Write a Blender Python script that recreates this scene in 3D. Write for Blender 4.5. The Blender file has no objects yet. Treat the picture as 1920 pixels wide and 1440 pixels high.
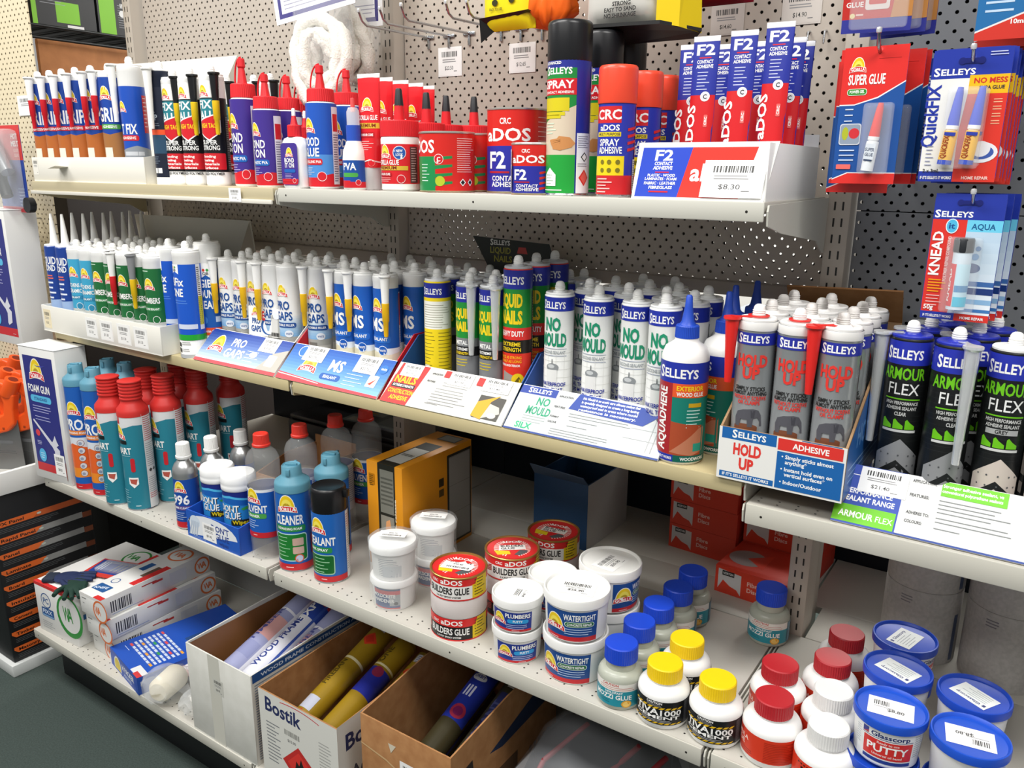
import bpy, bmesh, math, random
from mathutils import Vector, Matrix, Euler
random.seed(7)
S = bpy.context.scene
COL = S.collection
# ---------------------------------------------------------------- camera, world, lamps, exposure
CAM = Vector((2.1516, -1.3325, 1.3609)); FPX = 1512.74
YAW, PITCH, ROLL = 0.5958, -0.2587, 0.0092
FW = Vector((-math.sin(YAW)*math.cos(PITCH), math.cos(YAW)*math.cos(PITCH), math.sin(PITCH)))
_r = Vector((math.cos(YAW), math.sin(YAW), 0)); _u = _r.cross(FW)
RT = _r*math.cos(ROLL) + _u*math.sin(ROLL); UP = _u*math.cos(ROLL) - _r*math.sin(ROLL)
cd = bpy.data.cameras.new('camera'); cam = bpy.data.objects.new('camera', cd); COL.objects.link(cam)
cd.sensor_width = 36; cd.lens = 36*FPX/1920; cd.clip_start = .02
m = Matrix((RT, UP, -FW)).transposed().to_4x4(); m.translation = CAM; cam.matrix_world = m
S.camera = cam
w = bpy.data.worlds.new('store_air'); S.world = w; w.use_nodes = True
w.node_tree.nodes['Background'].inputs[0].default_value = (1, .985, .96, 1)
w.node_tree.nodes['Background'].inputs[1].default_value = .35
def lamp(name, x, y, z, sx, sy, power, tilt=0):
    l = bpy.data.lights.new(name, 'AREA'); l.shape = 'RECTANGLE'; l.size = sx; l.size_y = sy; l.energy = power; l.color = (1, .98, .95)
    o = bpy.data.objects.new(name, l); o.location = (x, y, z); o.rotation_euler = (tilt, 0, 0); COL.objects.link(o)
for i, x in enumerate((-.9, .9, 2.7)): lamp('ceiling_light_panel', x, -1.15, 2.75, 1.2, .5, 36)
lamp('ceiling_light_panel', 1.2, -2.6, 2.75, 2.4, .6, 46)
lamp('ceiling_light_panel', 1.0, 1.75, 2.75, 3.6, .5, 150)
S.view_settings.view_transform = 'Standard'; S.view_settings.look = 'None'; S.view_settings.exposure = 0.02; S.view_settings.gamma = 1
S.view_settings.use_curve_mapping = False
# ---------------------------------------------------------------- pixel -> point on a real plane
def ray(px, py): return FW + RT*((px-960)/FPX) - UP*((py-720)/FPX)
def ony(px, py, y): d = ray(px, py); return CAM + d*((y-CAM.y)/d.y)
def onz(px, py, z): d = ray(px, py); return CAM + d*((z-CAM.z)/d.z)
def onx(px, py, x): d = ray(px, py); return CAM + d*((x-CAM.x)/d.x)
def base(px, py, z, r):
    p = onz(px, py, z); h = Vector((p.x-CAM.x, p.y-CAM.y)).normalized()*r
    return p.x+h.x, p.y+h.y
W = .92245
ZT, ZM, ZN, ZL, ZB = 1.3255, .9522, .921, .5714, .1604       # top, middle, middle of third bay, low, base deck
YT, YM, YL, YB = -.3034, -.2964, -.375, -.4577
# ---------------------------------------------------------------- materials
_m = {}
def lin(h):
    h = h.lstrip('#'); c = [int(h[i:i+2], 16)/255 for i in (0, 2, 4)]
    return tuple(v/12.92 if v <= .04045 else ((v+.055)/1.055)**2.4 for v in c)
def P(h, rough=.42, metal=0, trans=0, alpha=1, ior=1.45, coat=0):
    k = (h, rough, metal, trans, alpha, coat)
    if k in _m: return _m[k]
    t = bpy.data.materials.new('finish_'+h.lstrip('#')); t.use_nodes = True; b = t.node_tree.nodes['Principled BSDF']
    b.inputs['Base Color'].default_value = (*lin(h), 1); b.inputs['Roughness'].default_value = rough; b.inputs['Metallic'].default_value = metal
    b.inputs['Transmission Weight'].default_value = trans; b.inputs['Alpha'].default_value = alpha; b.inputs['IOR'].default_value = ior; b.inputs['Coat Weight'].default_value = coat
    t.diffuse_color = (*lin(h), 1); _m[k] = t; return t
def noisy(name, h1, h2, scale, rough, bump=0, detail=4):
    t = bpy.data.materials.new(name); t.use_nodes = True; n = t.node_tree.nodes; l = t.node_tree.links; b = n['Principled BSDF']
    tc = n.new('ShaderNodeTexCoord'); nz = n.new('ShaderNodeTexNoise'); nz.inputs['Scale'].default_value = scale; nz.inputs['Detail'].default_value = detail
    cr = n.new('ShaderNodeValToRGB'); cr.color_ramp.elements[0].color = (*lin(h1), 1); cr.color_ramp.elements[1].color = (*lin(h2), 1)
    cr.color_ramp.elements[0].position = .35; cr.color_ramp.elements[1].position = .65
    l.new(tc.outputs['Object'], nz.inputs['Vector']); l.new(nz.outputs['Fac'], cr.inputs[0]); l.new(cr.outputs[0], b.inputs['Base Color'])
    b.inputs['Roughness'].default_value = rough
    if bump:
        bp = n.new('ShaderNodeBump'); bp.inputs['Strength'].default_value = bump; bp.inputs['Distance'].default_value = .002
        l.new(nz.outputs['Fac'], bp.inputs['Height']); l.new(bp.outputs[0], b.inputs['Normal'])
    return t
def pegmat(name, h, rough=.5, pitch=25.0, hole=2.6):
    t = noisy(name, h, h, 6, rough); n = t.node_tree.nodes; l = t.node_tree.links; b = n['Principled BSDF']
    tc = n.new('ShaderNodeTexCoord'); sx = n.new('ShaderNodeSeparateXYZ'); l.new(tc.outputs['Object'], sx.inputs[0])
    def mth(op, a, c=None):
        q = n.new('ShaderNodeMath'); q.operation = op
        for i, v in enumerate((a, c)):
            if v is None: continue
            if isinstance(v, (int, float)): q.inputs[i].default_value = v
            else: l.new(v, q.inputs[i])
        return q.outputs[0]
    u = mth('DIVIDE', sx.outputs[0], .01075); i = mth('FLOOR', u); par = mth('PINGPONG', i, 1.0)
    v = mth('ADD', mth('DIVIDE', sx.outputs[2], pitch/1000), mth('MULTIPLY', par, .5))
    du = mth('MULTIPLY', mth('SUBTRACT', mth('FRACT', u), .5), 10.75); dv = mth('MULTIPLY', mth('SUBTRACT', mth('FRACT', v), .5), pitch)
    d = mth('SQRT', mth('ADD', mth('MULTIPLY', du, du), mth('MULTIPLY', dv, dv)))
    k = mth('LESS_THAN', d, hole)
    tr = n.new('ShaderNodeBsdfTransparent'); mx = n.new('ShaderNodeMixShader'); l.new(k, mx.inputs[0]); l.new(b.outputs[0], mx.inputs[1]); l.new(tr.outputs[0], mx.inputs[2])
    l.new(mx.outputs[0], n['Material Output'].inputs['Surface']); return t
CARD = noisy('brown_cardboard', '#9a6a3e', '#a97a4c', 40, .8, .15)
CARDW = P('#e9e9e4', .6); WHITE = P('#f0f0ec', .38); CREAMM = P('#bfb289', .42); SHELFW = P('#b9b6ad', .42); STEEL = P('#b9bcc0', .25, 1)
BLACK = P('#141416', .35); POSTM = P('#b5aca0', .45); CLEAR = P('#eef0f0', .12, 0, 0, .45); FROST = P('#e6e9ea', .3, 0, .55); PLASTIC = P('#e8eced', .15, 0, 0, .26)
# ---------------------------------------------------------------- objects
_labels = {}
def tag(o, label, cat, group=None):
    if label in _labels and not (group and _labels[label] == group): print('DUP LABEL', label)
    _labels[label] = group; o['label'] = label; o['category'] = cat
    if group: o['group'] = group
    return o
def struct(o): o['kind'] = 'structure'; return o
def thing(name, label=None, cat=None, loc=(0, 0, 0), rz=0, group=None):
    o = bpy.data.objects.new(name, None); COL.objects.link(o); o.location = loc; o.rotation_euler = (0, 0, rz); o.empty_display_size = .02
    if label: tag(o, label, cat, group)
    return o
def link(name, me, mats, parent=None, smooth=None):
    for q in (mats if isinstance(mats, (list, tuple)) else [mats]): me.materials.append(q)
    if smooth is not None:
        me.polygons.foreach_set('use_smooth', [True]*len(me.polygons)); me.set_sharp_from_angle(angle=math.radians(smooth))
    o = bpy.data.objects.new(name, me); COL.objects.link(o)
    if parent: o.parent = parent
    return o
def mesh(name, vs, fs, mats, parent=None, smooth=None, mi=None):
    me = bpy.data.meshes.new(name); me.from_pydata([tuple(v) for v in vs], [], fs)
    if mi: me.polygons.foreach_set('material_index', mi)
    me.update(); return link(name, me, mats, parent, smooth)
def kids(o): return list(o.children)
def dup(root, loc, rot, label, cat=None, group=None):
    def cp(o, par):
        c = o.copy(); COL.objects.link(c); c.parent = par
        for ch in kids(o): cp(ch, c)
        return c
    r = cp(root, None); r.location = loc; r.rotation_euler = rot if isinstance(rot, tuple) else (0, 0, rot)
    tag(r, label, cat or root.get('category'), group or root.get('group')); return r
_pk = {}
def put(key, loc, rz, label, cat, group, builder):
    """first use builds the thing, later ones copy it with its parts"""
    if key not in _pk:
        o = builder(); _pk[key] = o; o.location = loc; o.rotation_euler = rz if isinstance(rz, tuple) else (0, 0, rz); tag(o, label, cat, group); return o
    return dup(_pk[key], loc, rz, label, cat, group)
def bm_obj(name, bm, mats, parent=None, smooth=None):
    me = bpy.data.meshes.new(name); bmesh.ops.recalc_face_normals(bm, faces=bm.faces); bm.to_mesh(me); bm.free(); return link(name, me, mats, parent, smooth)
def add_box(bm, x0, x1, y0, y1, z0, z1, bev=0):
    v = [bm.verts.new((x, y, z)) for x in (x0, x1) for y in (y0, y1) for z in (z0, z1)]
    f = [bm.faces.new([v[i] for i in q]) for q in ((0, 1, 3, 2), (4, 6, 7, 5), (0, 4, 5, 1), (2, 3, 7, 6), (0, 2, 6, 4), (1, 5, 7, 3))]
    if bev:
        e = list({e for q in f for e in q.edges}); bmesh.ops.bevel(bm, geom=e, offset=bev, segments=2, affect='EDGES', profile=.5)
def box(name, x0, x1, y0, y1, z0, z1, mat, parent=None, bev=.001):
    bm = bmesh.new(); add_box(bm, x0, x1, y0, y1, z0, z1, bev); return bm_obj(name, bm, mat, parent, 40 if bev else None)
def boxes(name, lst, mat, parent=None, bev=.0008):
    bm = bmesh.new()
    for q in lst: add_box(bm, *q, bev)
    return bm_obj(name, bm, mat, parent, 40)
def lathe_into(vs, fs, prof, seg, cx=0, cy=0, sx=1, sy=1):
    b = len(vs); rings = []
    for r, z in prof:
        if r < 1e-6: rings.append([len(vs)]); vs.append((cx, cy, z))
        else:
            rings.append(list(range(len(vs), len(vs)+seg)))
            for k in range(seg): a = 2*math.pi*k/seg; vs.append((cx+r*sx*math.cos(a), cy+r*sy*math.sin(a), z))
    for p, q in zip(rings, rings[1:]):
        if len(p) == 1 and len(q) == 1: continue
        for k in range(seg):
            k2 = (k+1) % seg
            if len(p) == 1: fs.append((p[0], q[k2], q[k]))
            elif len(q) == 1: fs.append((p[k], p[k2], q[0]))
            else: fs.append((p[k], p[k2], q[k2], q[k]))
def lathe(name, prof, mat, parent=None, seg=32, c=(0, 0), sharp=38, s=(1, 1)):
    vs, fs = [], []; lathe_into(vs, fs, prof, seg, c[0], c[1], s[0], s[1]); return mesh(name, vs, fs, mat, parent, sharp)
def tube(name, pts, r, mat, parent=None, seg=8, taper=None):
    pts = [Vector(p) for p in pts]; vs, fs = [], []; n = len(pts); prev = None
    for i, p in enumerate(pts):
        t = (pts[min(i+1, n-1)]-pts[max(i-1, 0)]).normalized()
        a = (prev - t*prev.dot(t)).normalized() if prev is not None else t.cross(Vector((.31, .52, .8))).normalized()
        prev = a; b = t.cross(a); rr = r if taper is None else r*taper[i]
        for k in range(seg): q = 2*math.pi*k/seg; vs.append(p+a*rr*math.cos(q)+b*rr*math.sin(q))
    for i in range(n-1):
        for k in range(seg): k2 = (k+1) % seg; fs.append((i*seg+k, i*seg+k2, (i+1)*seg+k2, (i+1)*seg+k))
    fs.append(tuple(range(seg-1, -1, -1))); fs.append(tuple(range((n-1)*seg, n*seg)))
    return mesh(name, vs, fs, mat, parent, 50)
def ribbed(name, r, z0, z1, mat, parent, n=40, top=True, dep=.0006, rt=None, c=(0, 0)):
    """screw cap with vertical ribs and a slightly domed top"""
    vs, fs = [], []; seg = n*2; rt = rt or r
    def ring(rad, z, rib):
        for k in range(seg): a = 2*math.pi*k/seg; q = rad-(dep if rib and k % 2 else 0); vs.append((c[0]+q*math.cos(a), c[1]+q*math.sin(a), z))
    lv = [(r, z0, 1), (rt, z1-.0016, 1), (rt-.0016, z1, 0)]
    for q in lv: ring(*q)
    for i in range(len(lv)-1):
        for k in range(seg): k2 = (k+1) % seg; fs.append((i*seg+k, i*seg+k2, (i+1)*seg+k2, (i+1)*seg+k))
    fs.append(tuple(range((len(lv)-1)*seg, len(lv)*seg)))
    return mesh(name, vs, fs, mat, parent, 24)
# ---------------------------------------------------------------- printed matter
_tx = {}
def text_poly(s, bold):
    k = (s, bold)
    if k in _tx: return _tx[k]
    c = bpy.data.curves.new('lettering', 'FONT'); c.body = s; c.resolution_u = 2; c.offset = (.004, .026, .045)[int(bold)]; c.fill_mode = 'FRONT'; c.dimensions = '2D'
    o = bpy.data.objects.new('lettering', c); me = o.to_mesh()
    vs = [(v.co.x, v.co.y) for v in me.vertices]; fs = [tuple(p.vertices) for p in me.polygons]; o.to_mesh_clear()
    bpy.data.objects.remove(o); bpy.data.curves.remove(c)
    x0 = min(v[0] for v in vs); x1 = max(v[0] for v in vs)
    _tx[k] = ([(v[0]-x0, v[1]) for v in vs], fs, x1-x0); return _tx[k]
CAPH = .73
def VS(ops, k):
    """the same print, k times as tall"""
    return [('g', VS(o[1], k)) if o[0] == 'g' else ('p', [(x, y*k) for x, y in o[1]], o[2]) if o[0] == 'p' else (o[0], o[1], o[2], o[3]*k, o[4]*k)+(o[5], o[6] or o[4]*len(o[1])*.72)+o[7:] for o in ops]
def R(x0, y0, x1, y1, c): return ('p', [(x0, y0), (x1, y0), (x1, y1), (x0, y1)], c)
def RR(x0, y0, x1, y1, c, r=2):
    pts = []
    for cx, cy, a0 in ((x1-r, y0+r, -90), (x1-r, y1-r, 0), (x0+r, y1-r, 90), (x0+r, y0+r, 180)):
        for k in range(4): a = math.radians(a0+30*k); pts.append((cx+r*math.cos(a), cy+r*math.sin(a)))
    return ('p', pts, c)
def C(x, y, r, c, ry=None, n=20): return ('p', [(x+r*math.cos(2*math.pi*k/n), y+(ry or r)*math.sin(2*math.pi*k/n)) for k in range(n)], c)
def T(s, x, y, h, c, w=None, rot=0, al='c', b=True): return ('t', s, x, y, h, c, w, rot, al, b)
def LN(x, y, w, n, pitch, c, th=.9, seed=3):
    rr = random.Random(seed+n); return ('g', [R(x, y-k*pitch-th, x+w*(.62+.38*rr.random()), y-k*pitch, c) for k in range(n)])
def BC(x, y, w, h, c='#222222', n=15):
    rr = random.Random(5); q = []; u = 0
    while u < w: t = w/n*(.25+.5*rr.random()); q.append(R(x+u, y, min(x+u+t, x+w), y+h, c)); u += t+w/n*(.2+.45*rr.random())
    return ('g', q)
def LOGO(x, y, s):
    def dome(rx, ry, y0, c): return ('p', [(x-rx, y0)]+[(x-rx*math.cos(math.pi*k/14), y0+ry*math.sin(math.pi*k/14)) for k in range(15)]+[(x+rx, y0)], c)
    def ban(e, c):
        t = [(x-s*.52-e+k*(s*1.04+2*e)/8, y+s*.02-e+s*.1*math.sin(math.pi*k/8)) for k in range(9)]
        u = [(x+s*.47+e-k*(s*.94+2*e)/8, y+s*.27+e+s*.1*math.sin(math.pi*k/8)) for k in range(9)]
        return ('p', t+u, c)
    return ('g', [dome(s*.44, s*.78, y+s*.2, '#f4efe2'), dome(s*.4, s*.71, y+s*.22, '#e9c81c'), dome(s*.3, s*.53, y+s*.22, '#f2e25a'), dome(s*.2, s*.24, y+s*.3, '#b99b22'),
                  ban(s*.03, '#f4efe2'), ban(0, '#d5212b'), T('GORILLA', x, y+s*.11, s*.2, '#ffffff', s*.86)])
def SEL(x, y, h, c='#ffffff', w=None, rot=0):
    w = w or h*5.6
    if rot: return T('SELLEYS', x, y, h, c, w, rot)
    return ('g', [T('S', x-w*.44, y-h*.12, h*1.35, c, w*.15), T('ELLEYS', x+w*.07, y, h, c, w*.82)])
def flat_ops(ops, layer=0):
    for o in ops:
        if o[0] == 's' or (o[0] == 'g' and all(q[0] == 't' or (q[0] == 'p' and len(q[1]) <= 4) for q in o[1])):
            layer += 1
            for q in o[1]: yield (layer, q)
        elif o[0] == 'g':
            for q in flat_ops(o[1], layer): layer = q[0]; yield q
        else: layer += 1; yield (layer, o)
def paint(ops):
    """ops -> bmesh in millimetres with z = layer, plus its list of colours"""
    bm = bmesh.new(); cols = []
    for layer, o in flat_ops(ops):
        col = o[2] if o[0] == 'p' else o[5]
        if col not in cols: cols.append(col)
        mi = cols.index(col)
        if o[0] == 'p':
            f = bm.faces.new([bm.verts.new((x, y, layer)) for x, y in o[1]]); f.material_index = mi
            f.normal_update()
            if f.normal.z < 0: f.normal_flip()
        else:
            _, s, x, y, h, _, w_, rot, al, b = o; vs, fs, tw = text_poly(s, b); sc = h/CAPH; sx = w_/tw if w_ else sc*.86; tw *= sx
            off = {'c': -tw/2, 'l': 0, 'r': -tw}[al]; ca, sa = math.cos(math.radians(rot)), math.sin(math.radians(rot))
            bv = []
            for vx, vy in vs: a, c2 = vx*sx+off, vy*sc; bv.append(bm.verts.new((x+a*ca-c2*sa, y+a*sa+c2*ca, layer)))
            for q in fs:
                f = bm.faces.new([bv[i] for i in q]); f.material_index = mi
    return bm, cols
LAY = .00004
def ink(cols, rough): return [P(c, rough) for c in cols]
def wrap(name, ops, rad, parent, z0=0, rough=.33, phi=0, c=(0, 0), H=100):
    """print on a round body: u runs round it (u=0 faces -Y), v up. rad may be (r_bottom, r_top over H mm)"""
    bm, cols = paint(ops); r0, r1 = rad if isinstance(rad, tuple) else (rad, rad); rm = (r0+r1)*500
    us = [v.co.x for v in bm.verts]; step = rm*math.radians(10); k = math.ceil(min(us)/step)
    while k*step < max(us)-1e-4:
        bmesh.ops.bisect_plane(bm, geom=bm.verts[:]+bm.edges[:]+bm.faces[:], plane_co=(k*step, 0, 0), plane_no=(1, 0, 0), dist=1e-5); k += 1
    for v in bm.verts:
        a = v.co.x/rm+phi; r = r0+(r1-r0)*v.co.y/H+.00012+v.co.z*LAY; v.co = (c[0]+r*math.sin(a), c[1]-r*math.cos(a), z0+v.co.y*.001)
    me = bpy.data.meshes.new(name); bm.to_mesh(me); bm.free(); return link(name, me, ink(cols, rough), parent, 30)
def flat(name, ops, parent, O, U, V, rough=.4):
    """print on a flat face: origin O, unit directions U and V, millimetres"""
    bm, cols = paint(ops); O, U, V = Vector(O), Vector(U).normalized(), Vector(V).normalized(); N = U.cross(V)
    for v in bm.verts: v.co = O+U*(v.co.x*.001)+V*(v.co.y*.001)+N*(.00015+v.co.z*LAY)
    me = bpy.data.meshes.new(name); bm.to_mesh(me); bm.free(); return link(name, me, ink(cols, rough), parent)
def band(z0, z1, rmm, c): return R(-math.pi*rmm, z0, math.pi*rmm, z1, c)
ORD = ('first', 'second', 'third', 'fourth', 'fifth', 'sixth', 'seventh', 'eighth', 'ninth', 'tenth', 'eleventh', 'twelfth')
# ---------------------------------------------------------------- the setting
fl = mesh('floor', [(-4, -4, 0), (6, -4, 0), (6, 4, 0), (-4, 4, 0)], [(0, 1, 2, 3)], noisy('green_carpet', '#303b37', '#3b4743', 260, .95, .5)); struct(fl)
wb = box('wall_back', -4, 6, 2.4, 2.5, 0, 3, P('#e8e6e0', .7), None, 0); struct(wb)
for i, (x0, x1) in enumerate(((.03, .905), (W+.03, 2*W-.01), (2*W+.03, 2.8))):
    k = box('baseboard_front', x0, x1, -.405, -.395, 0, ZB-.03, P('#16181a', .5), None, .001); struct(k)
NB = ('rear bay', 'middle bay', 'near bay')
def post(j, label):
    x = j*W+.008; r = thing('upright_post', label, 'upright', (x, 0, 0), 0, 'slotted shelving uprights')
    box('channel', -.017, .017, 0, .062, 0, 2.06, POSTM, r, .002)
    box('rear_channel', -.017, .012, .066, .12, 0, 2.06, POSTM, r, .002)
    flat('slots', [('s', [R(sx-1.4, z*25+6, sx+1.4, z*25+19, '#1a1816') for z in range(2, 81) for sx in (-6, 6)])], r, (0, 0, 0), (1, 0, 0), (0, 0, 1))
    return r
post(0, 'far slotted steel upright at the end of the shelving beside the wire rack')
post(1, 'slotted steel upright behind the red squeeze tubes in the middle')
post(2, 'slotted steel upright between the beige and the dark grey pegboard')
PEG = pegmat('pegboard_beige', '#b9afa3'); PEGD = pegmat('pegboard_dark', '#6f7276', .4); PEGC = pegmat('pegboard_cream', '#dccfb0', .6); PEGB = pegmat('pegboard_rear_shaded', '#3f3a36')  # rear board darkened: shade of the gap put into its colour
def panel(x0, x1, y, z0, z1, mat, label, name='pegboard'):
    o = box(name, 0, x1-x0, 0, .003, 0, z1-z0, mat, None, 0); o.location = (x0, y, z0); tag(o, label, 'pegboard'); return o
panel(.036, W-.012, .03, 1.181, 2.06, PEG, 'beige pegboard behind the bagged rope')
panel(W+.028, 2*W-.012, .03, 1.181, 2.06, PEG, 'beige pegboard with empty hooks and price cards')
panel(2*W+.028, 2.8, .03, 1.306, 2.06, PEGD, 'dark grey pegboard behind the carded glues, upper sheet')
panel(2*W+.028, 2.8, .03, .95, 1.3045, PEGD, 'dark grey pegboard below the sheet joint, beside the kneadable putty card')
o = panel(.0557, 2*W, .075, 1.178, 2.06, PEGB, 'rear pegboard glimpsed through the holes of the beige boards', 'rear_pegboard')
tag(box('hole_shade_sheet', 2*W+.03, 2.8, .05, .054, .95, 2.06, P('#26282b', .6), None, 0), 'dark sheet added to shade the holes of the dark grey pegboard', 'sheet')  # sheet added so that the pegboard holes look unlit
for x0, x1, lb in ((.03, .905, 'thin steel rail under the pegboard behind the white gap filler cartridges'), (W+.03, 2*W-.012, 'thin steel rail under the pegboard behind the white and green cartridges')):
    tag(box('pegboard_rail', x0, x1, .018, .05, 1.157, 1.18, P('#9c9186', .5), None, .002), lb, 'rail')
# ---------------------------------------------------------------- shelves
def bracket(name, x, yf, zt, mat, parent, hf=.03, hb=.085):
    y0 = yf+.005; pts = [(y0, -.004), (y0-.003, -.012), (y0, -hf), (y0+.06, -hf-.012), (-.05, -hb*.75), (-.012, -hb), (-.001, -hb), (-.001, -.001)]
    vs = [(x+dx, a, zt+b) for dx in (-.0012, .0012) for a, b in pts]; n = len(pts)
    fs = [tuple(range(n)), tuple(range(2*n-1, n-1, -1))]+[(i, (i+1) % n, n+(i+1) % n, n+i) for i in range(n)]
    return mesh(name, vs, fs, mat, parent)
def shelf(x0, x1, yf, zt, lip, top, front, label, dots=True, rail=False, yb=.0):
    r = thing('shelf', label, 'shelf', ((x0+x1)/2, 0, zt), 0, 'steel shelves'); hw = (x1-x0)/2
    bm = bmesh.new(); add_box(bm, -hw, hw, yf+.001, yb, -.012, 0, .0012); bm_obj('deck', bm, top, r, 40)
    box('front_lip', -hw, hw, yf, yf+.004, -lip, 0, front, r, .0016)
    bracket('bracket', -hw-.004, yf, 0, front, r); bracket('bracket', hw+.004, yf, 0, FW2, r)
    if dots:
        n = int((x1-x0)/.0254); dd = [C(k*25.4+12, y, 1.7, '#2c2a28', 1.7, 10) for k in range(n) for y in (18, 30) if (k*3+y) % 5 != 9]
        flat('perforations', [('s', dd)], r, (-hw, yf, 0), (1, 0, 0), (0, 1, 0))
        flat('fixing_hole', [('s', [C(q, lip*500, 1.8, '#25231f', 1.8, 10) for q in (22, hw*1000, hw*2000-22)])], r, (-hw, yf, -lip), (1, 0, 0), (0, 0, 1))
    if rail: box('price_rail', -hw, hw-.001, yf-.004, yf, -lip-.006, -lip+.002, P('#dcd8cc', .3), r, .0008)
    return r
G = .013
FT = P('#bdb292', .42); FW2 = P('#c6c5bb', .4); FWL = P('#c3c1b6', .42)
shelf(0+G, W-G, YT, ZT, .024, FT, FT, 'beige top shelf holding the grip cartridges and purple bottles', False, True)
shelf(W+.001, 2*W-G, YT, ZT, .025, SHELFW, FW2, 'pale top shelf holding the cans, sprays and tube display')
shelf(0+G, W-G, YM, ZM, .023, CREAMM, CREAMM, 'cream middle shelf under the white cartridge tray', False)
shelf(W+.0, 2*W-G, YM, ZM, .023, CREAMM, CREAMM, 'cream middle shelf under the sloping sealant display cards', False)
shelf(2*W+G-.018, 3*W-G, YM, ZN, .03, SHELFW, FWL, 'white middle shelf under the black sealant cartridges')
shelf(0+G, W-G-.01, YL, ZL, .028, SHELFW, FWL, 'white lower shelf with the foam cans and wipes tubs')
shelf(W+.001, 2*W-G, YL, ZL, .03, SHELFW, FWL, 'white lower shelf with the tubs and blue-capped jars')
shelf(2*W+G-.012, 3*W-G, YL, ZL, .03, SHELFW, FWL, 'white lower shelf with the red jars and putty tubs')
shelf(0+G, W-G, YB, ZB, .026, SHELFW, FWL, 'white base deck with the carton boxes and blue flat pack')
shelf(W+.001, 2*W-G, YB, ZB, .026, SHELFW, FWL, 'white base deck under the open brown cartons')
# decks of the far side of the rack, seen through the open back
for x0, x1, f0, f1, lb in ((.05, W+.06, .05, W-.014, 'rear deck of the lower level behind the black tool case'), (W+.064, 2*W+.002, W+.064, 2*W-.014, 'rear deck of the lower level behind the glue tins'), (2*W+.006, 3*W-.04, 2*W+.03, 3*W-.04, 'rear deck of the lower level under the grey paper rolls')):
    o = boxes('rear_shelf', [(x0, x1, .122, .345, ZL-.014, ZL), (f0, f1, .0025, .1225, ZL-.014, ZL)], SHELFW, None, .0006); tag(o, lb, 'shelf')
for x0, x1, lb in ((.05, W-.01, 'rear middle deck behind the white cartridges'), (W+.03, 2*W-.02, 'rear middle deck behind the green lettered cartridges')):
    o = box('rear_shelf', x0, x1, .07, .345, ZM-.03, ZM, SHELFW, None, .0015); tag(o, lb, 'shelf')
# ---------------------------------------------------------------- container builders
def cart(ops, body='#f1f1ee', top='#f3f3f0', tipc='#f4f4f1', r=.0245, H=.2, spout=None, cone=None, name='sealant_cartridge', bare=None, rough=.35):
    """a 300 ml gun cartridge: body, printed label, collar, threaded tip, optional hanging spout or fitted cone"""
    o = thing(name); bm_ = P(body, .3) if isinstance(body, str) else body; k = (H+.012)/H; H += .012; ops = VS(ops, k) if ops else ops
    lathe('body', [(0, 0), (r*.95, 0), (r, .0025), (r, .006), (r*.985, .0068), (r*.985, H-.012), (r, H-.011), (r, H-.002), (r*.93, H), (0, H)], bm_, o)
    if ops: wrap('label', ops, r, o, 0)
    lathe('collar', [(r*.94, H-.001), (r*.95, H+.002), (r*.9, H+.0035), (r*.5, H+.0025), (.011, H+.004), (.0105, H+.0055), (0, H+.0055)], P(top, .3), o)
    th = [(.0078, H+.005)]
    for k in range(3): z = H+.0062+k*.0026; th += [(.0078, z), (.0086, z+.0006), (.0086, z+.0013), (.0077, z+.0019)]
    if cone:
        lathe('cone_nozzle', [(.0105, H+.003), (.0105, H+.007), (.009, H+.012), (.0032, H+.076), (.0026, H+.079), (0, H+.079)], P(cone, .3), o, 20)
    else:
        th += [(.0076, H+.0145), (.0072, H+.0165), (.006, H+.0188), (.0035, H+.0205), (0, H+.021)]
        lathe('tip', th, P(tipc, .35), o, 20)
    if spout:
        col, cap, phi, ln = spout; phi = math.radians(phi); d = r+.0095; cx, cy = d*math.sin(phi), -d*math.cos(phi); zt = H+.004
        m_ = FROST if col == 'frost' else P(col, .3)
        s = lathe('spout', [(0, zt), (.0115, zt), (.0118, zt-.003), (.009, zt-.006), (.0082, zt-.02), (.0046, zt-ln), (0, zt-ln)], m_, o, 20, (cx, cy))
        vs = []
        for t_, wd in ((.0, .0085), (.45, .004), (.75, .004), (1, .009)):
            for s_ in (-1, 1): vs.append((cx*t_+s_*wd*math.cos(phi), cy*t_+s_*wd*math.sin(phi), zt+.0006))
        n = len(vs); vs += [(a, b, c-.0013) for a, b, c in vs]; fs = []
        for i in range(0, n-2, 2): fs += [(i, i+1, i+3, i+2), (n+i+2, n+i+3, n+i+1, n+i), (i, i+2, n+i+2, n+i), (i+3, i+1, n+i+1, n+i+3)]
        mesh('strap', vs, fs, m_, s)
        if cap: lathe('spout_cap', [(0, zt-ln-.022), (.0036, zt-ln-.022), (.0044, zt-ln-.018), (.0052, zt-ln+.006), (.0066, zt-ln+.008), (.0072, zt-ln*.56), (.0062, zt-ln*.55)], P(cap, .35), s, 16, (cx, cy))
    return o
def jar(ops, r, H, capr, caph, body, cap, name='glue_jar', label='#ffffff', neck=.012, rs=.0, clear=False):
    """wide mouthed jar with ribbed screw cap"""
    o = thing(name); bm_ = body if not isinstance(body, str) else P(body, .3); hb = H-caph-.002
    prof = [(0, .002), (r*.8, 0), (r*.93, .0012), (r, .006)]; zs = hb-neck-r*.42
    prof += [(r, zs)]+[(capr*.9+(r-capr*.9)*math.cos(math.pi/2*k/8), zs+(hb-neck-zs)*math.sin(math.pi/2*k/8)) for k in range(1, 9)]+[(capr*.9, hb+.003), (0, hb+.003)]
    lathe('body', prof, bm_, o, 40)
    ribbed('cap', capr, hb, H, P(cap, .42), o, 48)
    if ops: wrap('label', ops, r, o, .005)
    return o
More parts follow.
